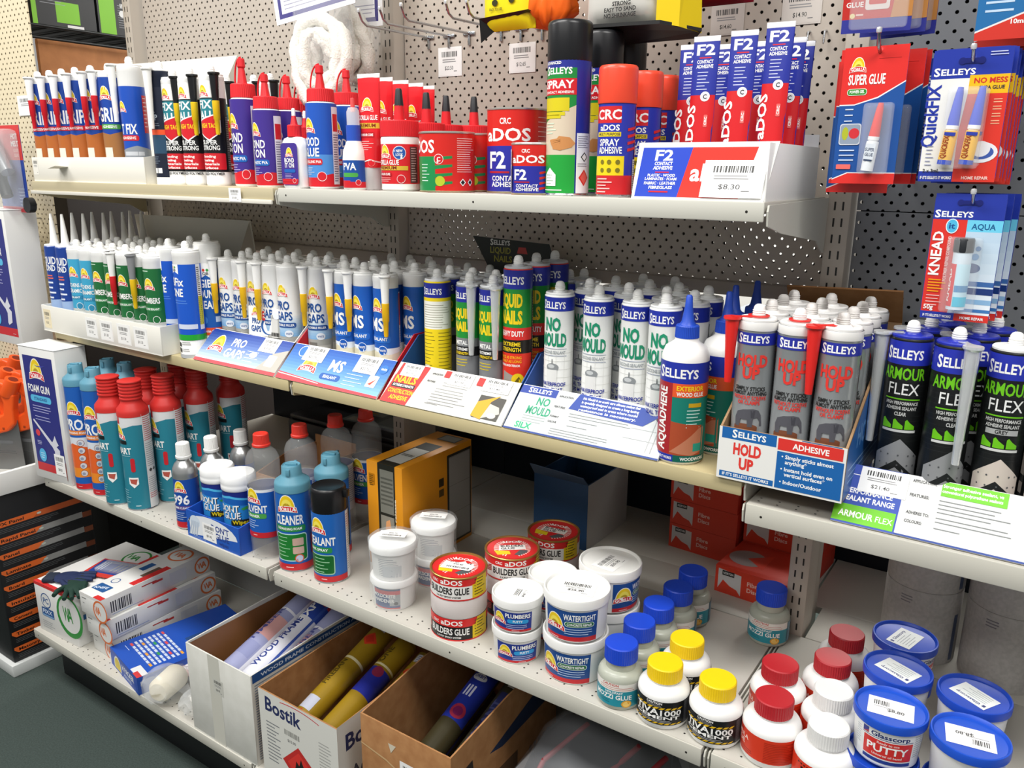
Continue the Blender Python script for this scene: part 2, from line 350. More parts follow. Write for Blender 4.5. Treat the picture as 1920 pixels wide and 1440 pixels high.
def tub(ops, rb, rt, H, lidc, body='#eeeeea', lidops=None, lidr=None, name='putty_tub', lid_h=.014, lab=True):
    """tapered bucket with a snap lid; lid print on top"""
    o = thing(name); lr = lidr or rt*1.06
    lathe('body', [(0, .001), (rb*.96, 0), (rb, .002), (rt, H-lid_h*.6), (rt*.98, H-lid_h*.55), (0, H-lid_h*.55)], P(body, .38), o, 44)
    l = lathe('lid', [(rt*1.005, H-lid_h), (lr, H-lid_h+.0006), (lr*1.006, H-.003), (lr*.99, H-.0003), (lr*.955, H), (lr*.93, H-.0012), (lr*.9, H-.004), (lr*.86, H-.0045), (0, H-.0045)], P(lidc, .38), o, 44)
    if ops: wrap('label', ops, (rb+.0002, rt+.0002), o, 0, H=(H-lid_h*.6)*1000)
    if lidops: flat('lid_label', lidops, l, (0, 0, H-.0043), (1, 0, 0), (0, 1, 0))
    return o
def can(ops, r, H, body, capf, capc, name='spray_can', rim='#c9cbcd'):
    """aerosol: body with rolled seams; capf adds the cap"""
    o = thing(name)
    lathe('body', [(0, .002), (r*.93, 0), (r*.985, .001), (r*.985, .004), (r, .006), (r, H-.004), (r*.985, H-.001), (r*.95, H+.001), (r*.8, H+.006), (0, H+.006)], P(body, .3, .0), o, 36)
    lathe('seam', [(r*.99, .0), (r*1.015, .0015), (r*.99, .004)], P(rim, .25, .9), o, 36)
    if ops: wrap('label', ops, r, o, 0)
    capf(o, r, H, capc); return o
def cap_plain(h, rr=1.0, ridge=False):
    def f(o, r, H, c):
        q = r*rr; pr = [(q*.985, H-.002), (q, H), (q, H+h-.006), (q*.97, H+h-.002), (q*.9, H+h), (q*.86, H+h-.0008), (0, H+h-.0012)]
        lathe('cap', pr, P(c, .32), o, 40)
    return f
def cap_foam(o, r, H, c):
    k = P(c, .45)
    cp = lathe('cap', [(r*.97, H-.004), (r*1.03, H-.002), (r*1.03, H+.012), (r*.98, H+.017), (r*.62, H+.026), (r*.58, H+.03), (r*.56, H+.046), (r*.5, H+.049), (r*.46, H+.047), (0, H+.046)], k, o, 36)
    boxes('cap_wing', [(-.004, .004, -r*.66, -r*.5, H+.03, H+.044), (-.003, .003, r*.5, r*.78, H+.028, H+.048), (-r*.35, r*.35, -.003, .003, H+.046, H+.051)], k, cp, .001)
    vs = [(-.012, -r*.9, H-.012), (-.006, -r*1.2, H-.017), (.006, -r*1.2, H-.017), (.012, -r*.9, H-.012)]
def cap_smart(o, r, H, c):
    pr = [(r*.97, H-.003), (r*1.03, H-.002), (r*1.03, H+.006), (r*1.0, H+.014), (r*.72, H+.026), (r*.66, H+.034)]
    for k in range(5): z = H+.036+k*.008; pr += [(r*.68, z), (r*.74, z+.001), (r*.74, z+.004), (r*.68, z+.005)]
    pr += [(r*.78, H+.078), (r*.76, H+.08), (r*.6, H+.0812), (0, H+.0815)]
    lathe('cap', pr, P(c, .45), o, 36)
def flip_bottle(ops, r, H, body, capc, Hc=.022, noz=.04, name='glue_bottle', strap=True):
    """round squeeze bottle, ribbed collar, pointed spout with tethered stopper"""
    o = thing(name)
    lathe('body', [(0, .001), (r*.93, 0), (r, .003), (r, H-.006), (r*.97, H-.001), (r*.84, H+.003), (0, H+.003)], P(body, .3), o, 36)
    wrap('label', ops, r, o, 0)
    ribbed('cap', r*.9, H+.003, H+.003+Hc, P(capc, .42), o, 40, rt=r*.86)
    z = H+.003+Hc; sp = lathe('spout', [(.0095, z-.001), (.0085, z+.004), (.0055, z+noz*.62), (.0062, z+noz*.64), (.0075, z+noz*.68), (.0068, z+noz*.97), (.0055, z+noz), (0, z+noz)], P(capc, .4), o, 20)
    if strap:
        pts = [(-r*.88, 0, z-.004)]+[(-r*.98+.0*k-(.006*math.sin(math.pi*k/8))+k/8*(r*.95), 0, z-.002+(noz+.004)*math.sin(math.pi/2*k/8)) for k in range(1, 9)]
        tube('strap', pts, .0016, P(capc, .4), sp, 6)
    return o
def tin(ops, r, H, body, name='adhesive_tin', lidc='#c9c7bf', lidops=None, deep=.003, metal=.8):
    o = thing(name)
    lathe('body', [(0, .0), (r, 0), (r, H-.001), (0, H-.001)], P(body, .3), o, 44)
    lathe('base_rim', [(r*.99, 0), (r*1.02, .0008), (r*1.02, .0026), (r*.99, .0034)], P('#cdbf9a', .3, .8), o, 44)
    wrap('label', ops, r, o, 0)
    l = lathe('lid', [(r*.99, H-.003), (r*1.02, H-.0025), (r*1.02, H-.0003), (r*1.0, H+.0006), (r*.96, H), (r*.94, H-deep), (r*.8, H-deep), (r*.78, H-deep+.001), (0, H-deep+.001)], P(lidc, .3, metal), o, 44)
    if lidops: flat('lid_label', lidops, l, (0, 0, H-deep+.0012), (1, 0, 0), (0, 1, 0))
    return o
def sqtube(ops, wd, H, body, capc=None, name='glue_tube', crimp='#f0f0ee', caph=.03, thick=.026):
    """squeeze tube standing on its cap: oval at the cap, flat crimp at the top"""
    o = thing(name); vs, fs = [], []; n = 28; lv = 12; z0 = caph if capc else .0
    if not capc:
        pass
    for i in range(lv+1):
        t = i/lv; a = wd/2*(.86+.14*t); b = thick/2*(1-t)**.8+.0009
        if not capc: a = wd/2*(.9+.1*t); b = thick/2*(1-t*.93)
        for k in range(n): q = 2*math.pi*k/n; vs.append((a*math.copysign(abs(math.cos(q))**(1-.35*t), math.cos(q)), b*math.sin(q), z0+(H-.006-z0)*t))
    for i in range(lv):
        for k in range(n): k2 = (k+1) % n; fs.append((i*n+k, i*n+k2, (i+1)*n+k2, (i+1)*n+k))
    fs += [tuple(range(n-1, -1, -1)), tuple(range(lv*n, lv*n+n))]
    mesh('body', vs, fs, P(body, .22, 0, 0, 1, 1.45, .3), o, 40)
    box('crimp', -wd/2*1.0, wd/2*1.0, -.0009, .0009, H-.007, H, P(crimp, .3), o, .0003)
    if ops:
        bm, cols = paint(ops)
        bmesh.ops.subdivide_edges(bm, edges=[e for e in bm.edges if e.calc_length() > 12], cuts=3, use_grid_fill=True)
        for k in range(-3, 4): bmesh.ops.bisect_plane(bm, geom=bm.verts[:]+bm.edges[:]+bm.faces[:], plane_co=(k*wd*140, 0, 0), plane_no=(1, 0, 0), dist=1e-5)
        for k in range(1, 12): bmesh.ops.bisect_plane(bm, geom=bm.verts[:]+bm.edges[:]+bm.faces[:], plane_co=(0, k*H*83, 0), plane_no=(0, 1, 0), dist=1e-5)
        for v in bm.verts:
            z = v.co.y*.001; t = min(1, max(0, (z-z0)/(H-.006-z0))); x = v.co.x*.001
            a = wd/2*((.86+.14*t) if capc else (.9+.1*t)); b = thick/2*(1-t)**.8+.0009 if capc else thick/2*(1-t*.93)
            e = 1-.35*t; c = min(.9999, (abs(x)/a))**(1/e); v.co = (x, -b*math.sqrt(1-c*c)-.0003-v.co.z*LAY, z)
        me = bpy.data.meshes.new('label'); bm.to_mesh(me); bm.free(); link('label', me, ink(cols, .22), o, 40)
    if capc: lathe('cap', [(0, 0), (wd*.3, 0), (wd*.34, .002), (wd*.36, caph-.002), (wd*.33, caph+.002), (0, caph+.002)], capc, o, 28, s=(1, .86))
    return o
def carton(name, sx, sy, sz, mat, inside=None, t=.003, flaps=None, parent=None, open_top=True, front=None, back=None, side=None):
    """open box made of board: root at front-left corner foot, x along the front, y to the back; walls may differ in height"""
    o = thing(name) if parent is None else parent; f = sz if front is None else front; b = sz if back is None else back; q = sz if side is None else side
    box('base', 0, sx, 0, sy, 0, t, mat, o, 0)
    box('front_wall', 0, sx, 0, t, t, f, mat, o, .0004); box('back_wall', 0, sx, sy-t, sy, t, b, mat, o, .0004)
    for nm, x in (('side_wall', 0), ('side_wall', sx-t)):
        pts = [(t, t), (sy-t, t), (sy-t, min(b, q) if b < q else q), (sy*.5, q), (t, f if f < q else q)]
        vs = [(x+d, a, c) for d in (0, t) for a, c in pts]; n = 5
        mesh(nm, vs, [tuple(range(n-1, -1, -1)), tuple(range(n, 2*n))]+[(i, (i+1) % n, n+(i+1) % n, n+i) for i in range(n)], mat, o)
    return o
def price_ops(x, y, w, h, price, bg='#f4f4f2'):
    q = [R(x, y, x+w, y+h, bg), BC(x+w*.13, y+h*.68, w*.72, h*.2, '#3a3a3a'), LN(x+w*.16, y+h*.6, w*.68, 2, h*.08, '#8f8f8f', h*.035)]
    if price: q.append(T(price, x+w*.46, y+h*.2, h*.15, '#333333', w*.38, b=False))
    return ('g', q+[LN(x+w*.68, y+h*.16, w*.2, 1, 1, '#777777', h*.03)])
def price_tag(label, loc, w, h, price, U=(1, 0, 0), V=(0, 0, 1), bg='#f4f4f2', name='price_tag', clear=False):
    U, V = Vector(U).normalized(), Vector(V).normalized(); N = U.cross(V); o = thing(name, label, 'price tag', loc, 0, 'shelf price tags')
    q = [Vector((0, 0, 0))+U*a+V*b+N*c for c in (-.0006, 0) for a, b in ((-w/2, 0), (w/2, 0), (w/2, h), (-w/2, h))]
    mesh('ticket', q, [(3, 2, 1, 0), (4, 5, 6, 7), (0, 1, 5, 4), (1, 2, 6, 5), (2, 3, 7, 6), (3, 0, 4, 7)], PLASTIC if clear else P(bg, .4), o)
    flat('print', [price_ops(-w*460, h*40, w*920, h*920, price, bg)], o, -U*0, U, V)
    return o
# ---------------------------------------------------------------- top shelf
def Xp(px, py, y): return ony(px, py, y).x
BL, RED, WH, YE, GRN = '#1c4fae', '#d0222c', '#f5f5f2', '#f0cf1e', '#1d8a3c'
rc = 24.5
def grip_ops(wood, lo): return [band(6, 192, rc, '#1f47a0'), band(6, 84, rc, wood), ('p', [(-77, 80), (-30, 95), (10, 88), (50, 97), (77, 84), (77, 70), (-77, 70)], wood), LOGO(6, 150, 27), T('GRIP', 8, 112, 26, WH, 50),
    RR(-16, 98, 34, 107, lo, 3), T('ADHESIVE', 9, 100, 5, WH, 34), R(-8, 44, 12, 64, '#efe6d6'), C(26, 22, 9, RED), C(-16, 20, 8, RED), R(45, 20, 70, 170, '#e8e8ea'), LN(48, 165, 18, 22, 6, '#8c8c94', 1.6)]
k_wood = lambda: cart(VS(grip_ops('#b5672f', RED), 1.1), '#f4f4f2', H=.221, spout=('#f3f3f0', '#cf1f2a', 20, .095))
k_wood2 = lambda: cart(VS(grip_ops('#a5703f', '#5fae4a'), 1.1), '#f4f4f2', H=.221, spout=('#f3f3f0', '#cf1f2a', -35, .095))
TRAY = P('#e6e3d8', .6)
# sloped white tray with a tall back flap
t = carton('display_tray', .475, .235, .056, TRAY, front=.056, back=.056, side=.07); t.location = (.016, -.296, ZT); tag(t, 'white cardboard display tray holding the orange and blue grip cartridges', 'display tray')
fl_ = mesh('back_flap', [(0, .235, .05), (.475, .235, .05), (.475, .262, .288), (0, .262, .296), (0, .238, .05), (.475, .238, .05), (.475, .265, .288), (0, .265, .296)], [(0, 1, 2, 3), (7, 6, 5, 4), (3, 2, 6, 7), (1, 5, 6, 2), (0, 3, 7, 4), (0, 4, 5, 1)], P('#ece9e0', .6), t)
mesh('side_flap', [(.475, .235, .07), (.475, .262, .288), (.487, .20, .2), (.483, .18, .06)], [(0, 1, 2, 3)], P('#e4e1d6', .6), t)
mesh('torn_flap', [(.125, 0, .03), (.165, 0, .034), (.163, -.03, .036), (.135, -.033, .03), (.125, 0, .0315), (.165, 0, .0355), (.163, -.03, .0375), (.135, -.033, .0315)], [(3, 2, 1, 0), (4, 5, 6, 7), (0, 1, 5, 4), (1, 2, 6, 5), (2, 3, 7, 6), (3, 0, 4, 7)], TRAY, t)
flat('print', [price_ops(3, 15, 24, 38, '', '#e9e6dc')], t, (0, 0, 0), (1, 0, 0), (0, 0, 1))
GG = 'grip cartridges in the white display tray'
for i, px in enumerate((80, 102, 125, 150, 179, 212)):
    k = int(i == 5); y = -.262
    put('wood'+str(k), (Xp(px, 215, y), y, ZT+.003), .12 if k == 0 else .2, f'orange and blue grip cartridge, {ORD[i]} along the white tray from the pegboard corner', 'adhesive cartridge', GG, k_wood if k == 0 else k_wood2)
c = cart([band(6, 192, 26, '#1f4fb4'), LOGO(-8, 140, 24), T('T FIX', 4, 98, 20, WH, 40), RR(-22, 84, 26, 95, RED, 4), T('ADHESIVE', 2, 87, 5.5, WH, 36), ('p', [(-82, 6), (82, 6), (82, 60), (20, 74), (-82, 50)], '#8d949c'),
    ('g', [R(-10, 12+q*14, 34, 20+q*14, '#c9cdd2') for q in range(4)]), R(40, 100, 56, 175, RED), LN(42, 170, 12, 8, 8, '#f2c6c6', 2)], '#f2f2ef', r=.027, H=.232, spout=('#f1f1ee', None, -50, .12))
c.location = (Xp(250, 200, -.25), -.25, ZT+.003); c.rotation_euler.z = .25; tag(c, 'tall blue cartridge with silver bolts picture at the end of the white tray', 'adhesive cartridge')
c = cart([band(14, 186, rc, '#1b2233'), band(96, 106, rc, '#e4552b'), band(60, 96, rc, '#2c4a63'), band(0, 14, rc, WH), T('PHA', -6, 138, 11, '#aeb6c0', 26), T('GRIP', -3, 124, 11, '#aeb6c0', 30), LN(-12, 118, 30, 2, 4, '#8a94a2'), R(-8, 22, 0, 32, WH), R(2, 22, 12, 32, WH), LN(-10, 54, 22, 4, 4, '#7f8ea0')], '#1b2233', top='#f2f2ef', H=.217, spout=('#f1f1ee', None, 14, .12))
c.location = (Xp(309, 250, -.262), -.262, ZT); tag(c, 'navy cartridge with an orange band beside the white tray', 'adhesive cartridge')
c = cart([band(4, 190, rc, '#8d8f8c'), R(-40, 20, 40, 60, '#b5b5ad'), R(0, 60, 30, 180, '#9c8a7a'), BC(-20, 30, 30, 12)], '#8d8f8c', H=.2)
c.location = (Xp(330, 250, -.21), -.21, ZT); c.rotation_euler.z = .6; tag(c, 'grey backed cartridge squeezed behind the navy one', 'adhesive cartridge')
fx = [band(26, 160, rc, '#17181b'), band(160, 190, rc, WH), LOGO(2, 161, 23), R(-40, 120, 34, 158, '#2a7f8c'), T('FIX', 4, 141, 15, WH, 32), T('ALL', 6, 122, 15, WH, 34), ('p', [(-14, 120), (34, 134), (34, 98), (10, 82), (-14, 96)], WH), ('p', [(-12, 118), (32, 131), (32, 99), (10, 85), (-12, 97)], RED),
    T('HIGH TACK', 10, 106, 8.5, YE, 42), T('SUPER', 8, 76, 8.5, WH, 34), T('STRONG', 10, 66, 8.5, WH, 38), RR(-14, 30, 40, 60, RED, 2), ('g', [T(s_, -10, 52-7*i, 4.6, WH, w_, 0, 'l') for i, (s_, w_) in enumerate((('Bonding', 30), ('Sealing', 26), ('Materials', 36), ('Surfaces', 33)))]),
    T('MIXED POLYMER', 10, 20, 5, '#3a3a3c', 50), R(44, 26, 66, 130, '#2c2d30'), LN(46, 126, 17, 24, 4, '#9c9ca2', 1.4)]
k_fix = lambda: cart(fx, '#f2f2ef', H=.2, spout=('#17181b', '#e9c01c', 62, .095))
for (px, y, lb) in ((350, -.252, 'black and red polymer cartridge next to the navy one in front'), (381, -.255, 'black and red polymer cartridge in the middle of the front three'), (420, -.257, 'black and red polymer cartridge beside the purple bottles in front'), (497, -.1, 'black and red polymer cartridge half hidden behind the first purple bottle'), (527, -.1, 'black and red polymer cartridge half hidden behind the second purple bottle'), (447, -.13, 'black and red polymer cartridge in the second row behind the front three')):
    put('fixall', (Xp(px-8, 345, y), y, ZT), .0, lb, 'sealant cartridge', 'black and red polymer cartridges', k_fix)
def bond(r): return [band(4, 140, r, '#43308c'), band(4, 22, r, RED), ('p', [(-70, 20), (-20, 20), (30, 28), (80, 22), (80, 4), (-70, 4)], RED), LOGO(-2, 92, 27), T('BOND', 0, 72, 15, WH, 40), T('IT ON', 0, 55, 15, WH, 38), RR(-24, 40, 26, 51, '#1f62b4', 4), T('ALIPHATIC PVA', 1, 43, 5.5, WH, 44), LN(-20, 36, 36, 4, 4, '#b9aee0', 1.1), C(22, 20, 8, '#f4d8d8'), C(22, 20, 7, RED),
    R(38, 8, 58, 130, '#e6e6ee'), R(40, 88, 56, 116, RED), LN(40, 84, 16, 18, 4.4, '#77778a', 1.8)]
k_bond = lambda: flip_bottle(bond(26), .026, .14, '#f2f2f0', '#d8232b')
GB = 'purple wood glue bottles on the top shelf'
for px, y, sc, lb in ((468, -.25, 1.17, 'taller purple glue bottle with red cap beside the black cartridges'), (508, -.27, 1, 'purple glue bottle with red cap standing in front, second of the big ones'), (548, -.2, 1.02, 'purple glue bottle with red cap behind the small purple one'), (573, -.12, 1.0, 'purple glue bottle with only its red cap showing behind the blue bottle')):
    o = put('bond', (Xp(px, 345, y), y, ZT), -.12, lb, 'glue bottle', GB, k_bond); o.scale = (1+(sc-1)*.2, 1+(sc-1)*.2, sc)
def k_small():
    o = thing('glue_bottle'); vs, fs = [], []; prof = [(.9, 0), (1, .003), (1, .03), (.99, .07), (.96, .08), (.8, .088), (.5, .091)]
    n = 32
    for s_, z in prof:
        for k in range(n):
            a = 2*math.pi*k/n; ca, sa = math.cos(a), math.sin(a); vs.append((.0255*s_*math.copysign(abs(ca)**.6, ca), .016*s_*math.copysign(abs(sa)**.6, sa), z))
    for i in range(len(prof)-1):
        for k in range(n): k2 = (k+1) % n; fs.append((i*n+k, i*n+k2, (i+1)*n+k2, (i+1)*n+k))
    fs += [tuple(range(n-1, -1, -1)), tuple(range((len(prof)-1)*n, len(prof)*n))]
    mesh('body', vs, fs, P('#f2f2f0', .3), o, 40)
    flat('label', [RR(-21, 6, 21, 80, '#43308c', 7), RR(-20, 7, 20, 16, RED, 5), R(-20, 12, 20, 17, RED), LOGO(0, 55, 18), T('BOND', 0, 46, 8, WH, 24), T('IT ON', 0, 37, 8, WH, 23), RR(-14, 28, 14, 34, '#1f62b4', 2.5), LN(-12, 26, 22, 4, 2.5, '#b9aee0', .7), C(11, 14, 4.5, '#f4d8d8'), C(11, 14, 3.8, RED)], o, (0, -.0165, 0), (1, 0, 0), (0, 0, 1))
    ribbed('cap', .0125, .091, .112, P('#d8232b', .42), o, 30); lathe('spout', [(.007, .111), (.0035, .128), (0, .128)], P('#d8232b', .4), o, 16)
    lathe('tip', [(.0036, .127), (.0032, .139), (.002, .141), (0, .141)], P('#f3efe9', .4), o, 14); return o
put('sb', (Xp(558, 349, -.285), -.285, ZT), .05, 'small flat purple glue bottle with white-tipped red nozzle in front', 'glue bottle', 'small purple bottles', k_small)
put('sb', (Xp(578, 349, -.225), -.225, ZT), .05, 'small purple glue bottle just behind its twin, mostly hidden', 'glue bottle', 'small purple bottles', k_small)
wg = [band(4, 148, 28, '#2256b8'), ('p', [(-88, 4), (88, 4), (88, 60), (-88, 60)], '#4f8fd4'), band(4, 20, 28, RED), ('p', [(-88, 18), (0, 18), (40, 27), (88, 22), (88, 4), (-88, 4)], RED), LOGO(-4, 96, 28), T('WOOD', -3, 75, 15, WH, 42), T('GLUE', -3, 57, 15, WH, 40), RR(-24, 42, 22, 53, RED, 4), T('CROSS-LINK PVA', -1, 45, 5, WH, 42), LN(-20, 37, 30, 4, 3.6, '#d9e6f8', 1), C(20, 22, 8.5, '#f4d8d8'), C(20, 22, 7.5, RED), R(42, 8, 60, 142, '#e6e6ee'), R(44, 100, 58, 130, RED), LN(44, 95, 14, 20, 4.2, '#77778a', 1.8)]
k_wg = lambda: flip_bottle(wg, .0275, .148, '#f2f2f0', '#d8232b')
put('wg', (Xp(609, 349, -.262), -.262, ZT), (0, 0, -.05), 'blue wood glue bottle with looped red stopper in front', 'glue bottle', 'blue wood glue bottles', k_wg)
put('wg', (Xp(657, 349, -.185), -.185, ZT), .0, 'blue wood glue bottle behind the small white bottle', 'glue bottle', 'blue wood glue bottles', k_wg)
put('wg', (Xp(625, 349, -.12), -.12, ZT), .0, 'blue wood glue bottle at the back with just its red spout visible', 'glue bottle', 'blue wood glue bottles', k_wg)
o = thing('glue_bottle', 'small white glue bottle with blue collar and clear dome cap', 'glue bottle', (Xp(667, 352, -.283), -.283, ZT), .35)
lathe('body', [(0, .001), (.019, 0), (.0205, .003), (.0205, .052), (.019, .066), (.0125, .082), (.0115, .086), (0, .086)], P('#f0efe9', .3), o)
wrap('label', [band(4, 50, 20.5, '#1d4fa0'), band(4, 14, 20.5, RED), R(-65, 11, 0, 16, RED), T('PVA', -2, 34, 12, WH, 26), RR(-16, 22, 14, 29, '#4ea64a', 3), C(14, 13, 5, '#f4d8d8'), C(14, 13, 4.3, RED)], .0205, o)
lathe('collar', [(.0125, .082), (.0125, .108), (0, .108)], P('#2a52b8', .35), o); lathe('dome_cap', [(.011, .108), (.011, .13), (.008, .137), (0, .137)], CLEAR, o); lathe('tip', [(.004, .13), (.0036, .152), (0, .153)], P('#e05555', .4), o, 14)
gt = [R(-21, 38, 21, 178, '#d8242c'), LOGO(-1, 130, 24), T('GORILLA GLUE', 0, 117, 8, WH, 38), R(-21, 103, 21, 112, '#d9b23a'), T('PREMIUM', -1, 105, 6, '#7a2a12', 34), RR(-14, 88, 14, 97, '#b81c24', 2), T('5 HOUR CURE', 0, 90.5, 4, WH, 24), LN(-15, 82, 28, 5, 3.4, '#f3c0bc', .9), C(9, 46, 6, '#e46a64'), C(9, 46, 5, RED), ('p', [(-21, 42), (6, 50), (21, 46), (21, 48), (6, 52), (-21, 44)], '#f0dcd8')]
k_gt = lambda: sqtube(gt, .046, .192, '#d8242c', CLEAR, caph=.04)
for px, y, lb in ((698, -.265, 'red squeeze glue tube on a clear cap in front beside the white-necked bottle'), (722, -.21, 'red squeeze glue tube right behind the front one'), (751, -.16, 'red squeeze glue tube with bright crimp above the wide glue bottle'), (778, -.11, 'red squeeze glue tube fourth back in its file'), (799, -.06, 'red squeeze glue tube at the back of its file by the upright')):
    put('gt', (Xp(px, 352, y), y, ZT), .15, lb, 'glue tube', 'red squeeze glue tubes', k_gt)
gp = [band(12, 76, 32, '#d8242c'), LOGO(-6, 52, 24), C(22, 62, 11, '#f2f2f2'), C(22, 62, 10, '#2358a8'), T('NEW', 22, 63, 4.5, WH, 11), T('LOOK', 22, 57, 4.5, WH, 12), T('GORILLA GLUE', -2, 43, 8, WH, 46), R(-40, 34, 36, 41, '#d9b23a'), T('PREMIUM', -2, 35.5, 5.5, '#7a2a12', 38), RR(-22, 24, 8, 31, '#b81c24', 2), T('5 HOUR CURE', -7, 26, 3.6, WH, 25), LN(-22, 22, 30, 3, 2.6, '#f3c0bc', .8), C(24, 20, 7, '#f0dcd8'), C(24, 20, 6.2, RED), R(40, 14, 56, 72, '#5b4a48'), LN(42, 70, 12, 14, 4, '#c9b6b2', 1.4)]
def k_gp():
    o = thing('glue_bottle'); lathe('body', [(0, .001), (.029, 0), (.032, .003), (.032, .084), (.031, .088), (0, .088)], P('#efeeea', .3), o, 40); wrap('label', gp, .032, o)
    ribbed('cap', .0322, .088, .114, P('#d8232b', .42), o, 60); s = lathe('spout', [(.0095, .113), (.0078, .138), (0, .138)], P('#cf2129', .4), o, 20); lathe('spout_tip', [(.0079, .137), (.0055, .162), (.0045, .165), (0, .165)], P('#24262a', .4), s, 18); return o
for px, y, lb in ((752, -.268, 'wide red glue bottle with black nozzle tip in front of the squeeze tubes'), (802, -.19, 'red glue bottle with black nozzle tip directly behind the front one'), (838, -.125, 'red glue bottle behind the red and green tin, third of its file'), (889, -.085, 'red glue bottle at the back of its file behind the second tin')):
    put('gp', (Xp(px, 356, y), y, ZT), .0, lb, 'glue bottle', 'wide red glue bottles', k_gp)
at = [band(3, 92, 45, '#d2261f'), ('p', [(-60, 3), (6, 3), (6, 56), (-60, 56)], '#1f8a4a'), ('g', [('p', [(4, 10+q*13), (34, 14+q*13), (34, 18+q*13), (4, 16+q*13)], '#1f8a4a') for q in range(4)]), T('aDOS', -26, 62, 20, WH, 62), C(12, 52, 8, '#f2d8d4'), C(12, 52, 7, RED), T('C', 12, 48.5, 7, WH, 6), LN(-24, 44, 20, 6, 5, '#d6eee0', 1.2), C(14, 18, 8, '#b9c832'), LN(42, 84, 38, 16, 3.4, '#f3c8c2', 1), ('g', [('p', [(x, 10), (x+6, 16), (x, 22), (x-6, 16)], WH) for x in (52, 68)]), ('g', [('p', [(x, 12), (x+4, 16), (x, 20), (x-4, 16)], '#222222') for x in (52, 68)])]
k_at = lambda: tin(at, .045, .094, '#d2261f')
put('at', (Xp(839, 359, -.257), -.257, ZT), .1, 'red and green adhesive tin with fine print in front', 'adhesive tin', 'red and green tins', k_at)
put('at', (Xp(899, 358, -.175), -.175, ZT), .1, 'red and green adhesive tin partly hidden behind the front tin', 'adhesive tin', 'red and green tins', k_at)
def f2(r, s): return [band(3, s*.98, r, '#d2261f'), band(3, s*.56, r, '#2a2f9c'), RR(-14, s*.8, 8, s*.9, '#d2261f', 2), T('CRC', -3, s*.815, s*.07, WH, r*.4), T('aDOS', -2, s*.62, s*.15, WH, r*1.7), T('F2', -r*.38, s*.3, s*.2, WH, r*.7), R(-r*.75, s*.24, r*.1, s*.262, '#b5262c'), T('CONTACT', -2, s*.15, s*.06, WH, r*1.1), T('ADHESIVE', -2, s*.08, s*.06, WH, r*1.15), ('g', [('p', [(r*.55, s*(.1+q*.1)), (r*.95, s*(.14+q*.1)), (r*.95, s*(.17+q*.1)), (r*.55, s*(.15+q*.1))], '#d2261f') for q in range(4)]), LN(r*1.1, s*.9, r*.8, 14, s*.055, '#f3c8c2', 1)]
c = tin(f2(48, 130), .048, .13, '#d2261f', deep=.004); c.location = (Xp(969, 290, -.2), -.2, ZT); c.rotation_euler.z = .25; tag(c, 'large red and blue contact adhesive tin', 'adhesive tin')
c = tin(f2(33, 75), .033, .075, '#d2261f', deep=.003); c.location = (Xp(1000, 320, -.268), -.268, ZT); c.rotation_euler.z = .3; tag(c, 'small red and blue contact adhesive tin in front of the large one', 'adhesive tin'); flat('price_sticker', [R(0, 6, 12, 66, WH), BC(3, 10, 6, 52)], c, (-.0316, -.0125, .0), (.36, -.93, 0), (0, 0, 1))
sp = [band(4, 188, 31.5, '#27308f'), R(-45, 4, 24, 176, GRN), R(-45, 4, -36, 176, WH), ('p', [(-36, 4), (24, 4), (24, 126), (-36, 100)], '#d6c6ae'), R(-36, 4, 24, 58, '#22a03c'), ('p', [(-36, 58), (24, 58), (24, 50), (0, 46), (-36, 54)], '#22a03c'), T('ADVANCED', -14, 181, 4, WH, 30), SEL(-4, 168, 9, WH, 44), R(-34, 140, 24, 162, RED), T('SPRAY', -5, 149, 11, WH, 50), T('CONTACT ADHESIVE', -5, 142, 3.4, WH, 50), R(-30, 118, 14, 136, '#d5c51e'), ('g', [R(-30, 112-q*4, 8-q*6, 117-q*4, '#d5c51e') for q in range(2)]), LN(-28, 102, 26, 4, 4.4, '#d9f0d4', 1.4),
    ('p', [(-12, 72), (0, 84), (16, 82), (24, 74), (18, 68), (2, 64), (-10, 66)], '#c98a52'), ('g', [('p', [(-12-q*2, 70+q*3), (2, 74+q*2), (2, 77+q*2), (-14-q, 73+q*3)], '#c98a52') for q in range(3)]), ('p', [(-26, 14), (-4, 14), (-4, 30), (-15, 40), (-26, 30)], WH), LN(-24, 30, 18, 4, 4, '#9fbf9f', 1), LN(-30, 9, 50, 1, 3, '#e6f4e0', 1.4), R(26, 4, 66, 88, '#eceff2'), ('p', [(40, 48), (47, 55), (40, 62), (33, 55)], '#222222'), ('p', [(40, 50), (45, 55), (40, 60), (35, 55)], WH), ('p', [(40, 14), (50, 26), (40, 38), (30, 26)], '#d8332a'), ('p', [(40, 17), (47, 26), (40, 35), (33, 26)], '#e8685e'), LN(28, 84, 24, 6, 3, '#8b8b96', 1), LN(28, 46, 20, 2, 3, '#8b8b96', 1), R(54, 150, 64, 180, '#d9dcec'), LN(54, 146, 10, 30, 1.9, '#8f95c6', .8)]
k_sp = lambda: can(sp, .0315, .188, '#27308f', cap_plain(.052, 1.02), '#141518')
for px, y, lb in ((1062, -.262, 'tall blue and green spray can with black cap in front'), (1121, -.16, 'tall blue spray can with black cap right behind the front one'), (1164, -.075, 'tall spray can with black cap at the back of the three')):
    put('sp', (Xp(px, 366, y), y, ZT), .12, lb, 'spray can', 'tall black-capped spray cans', k_sp)
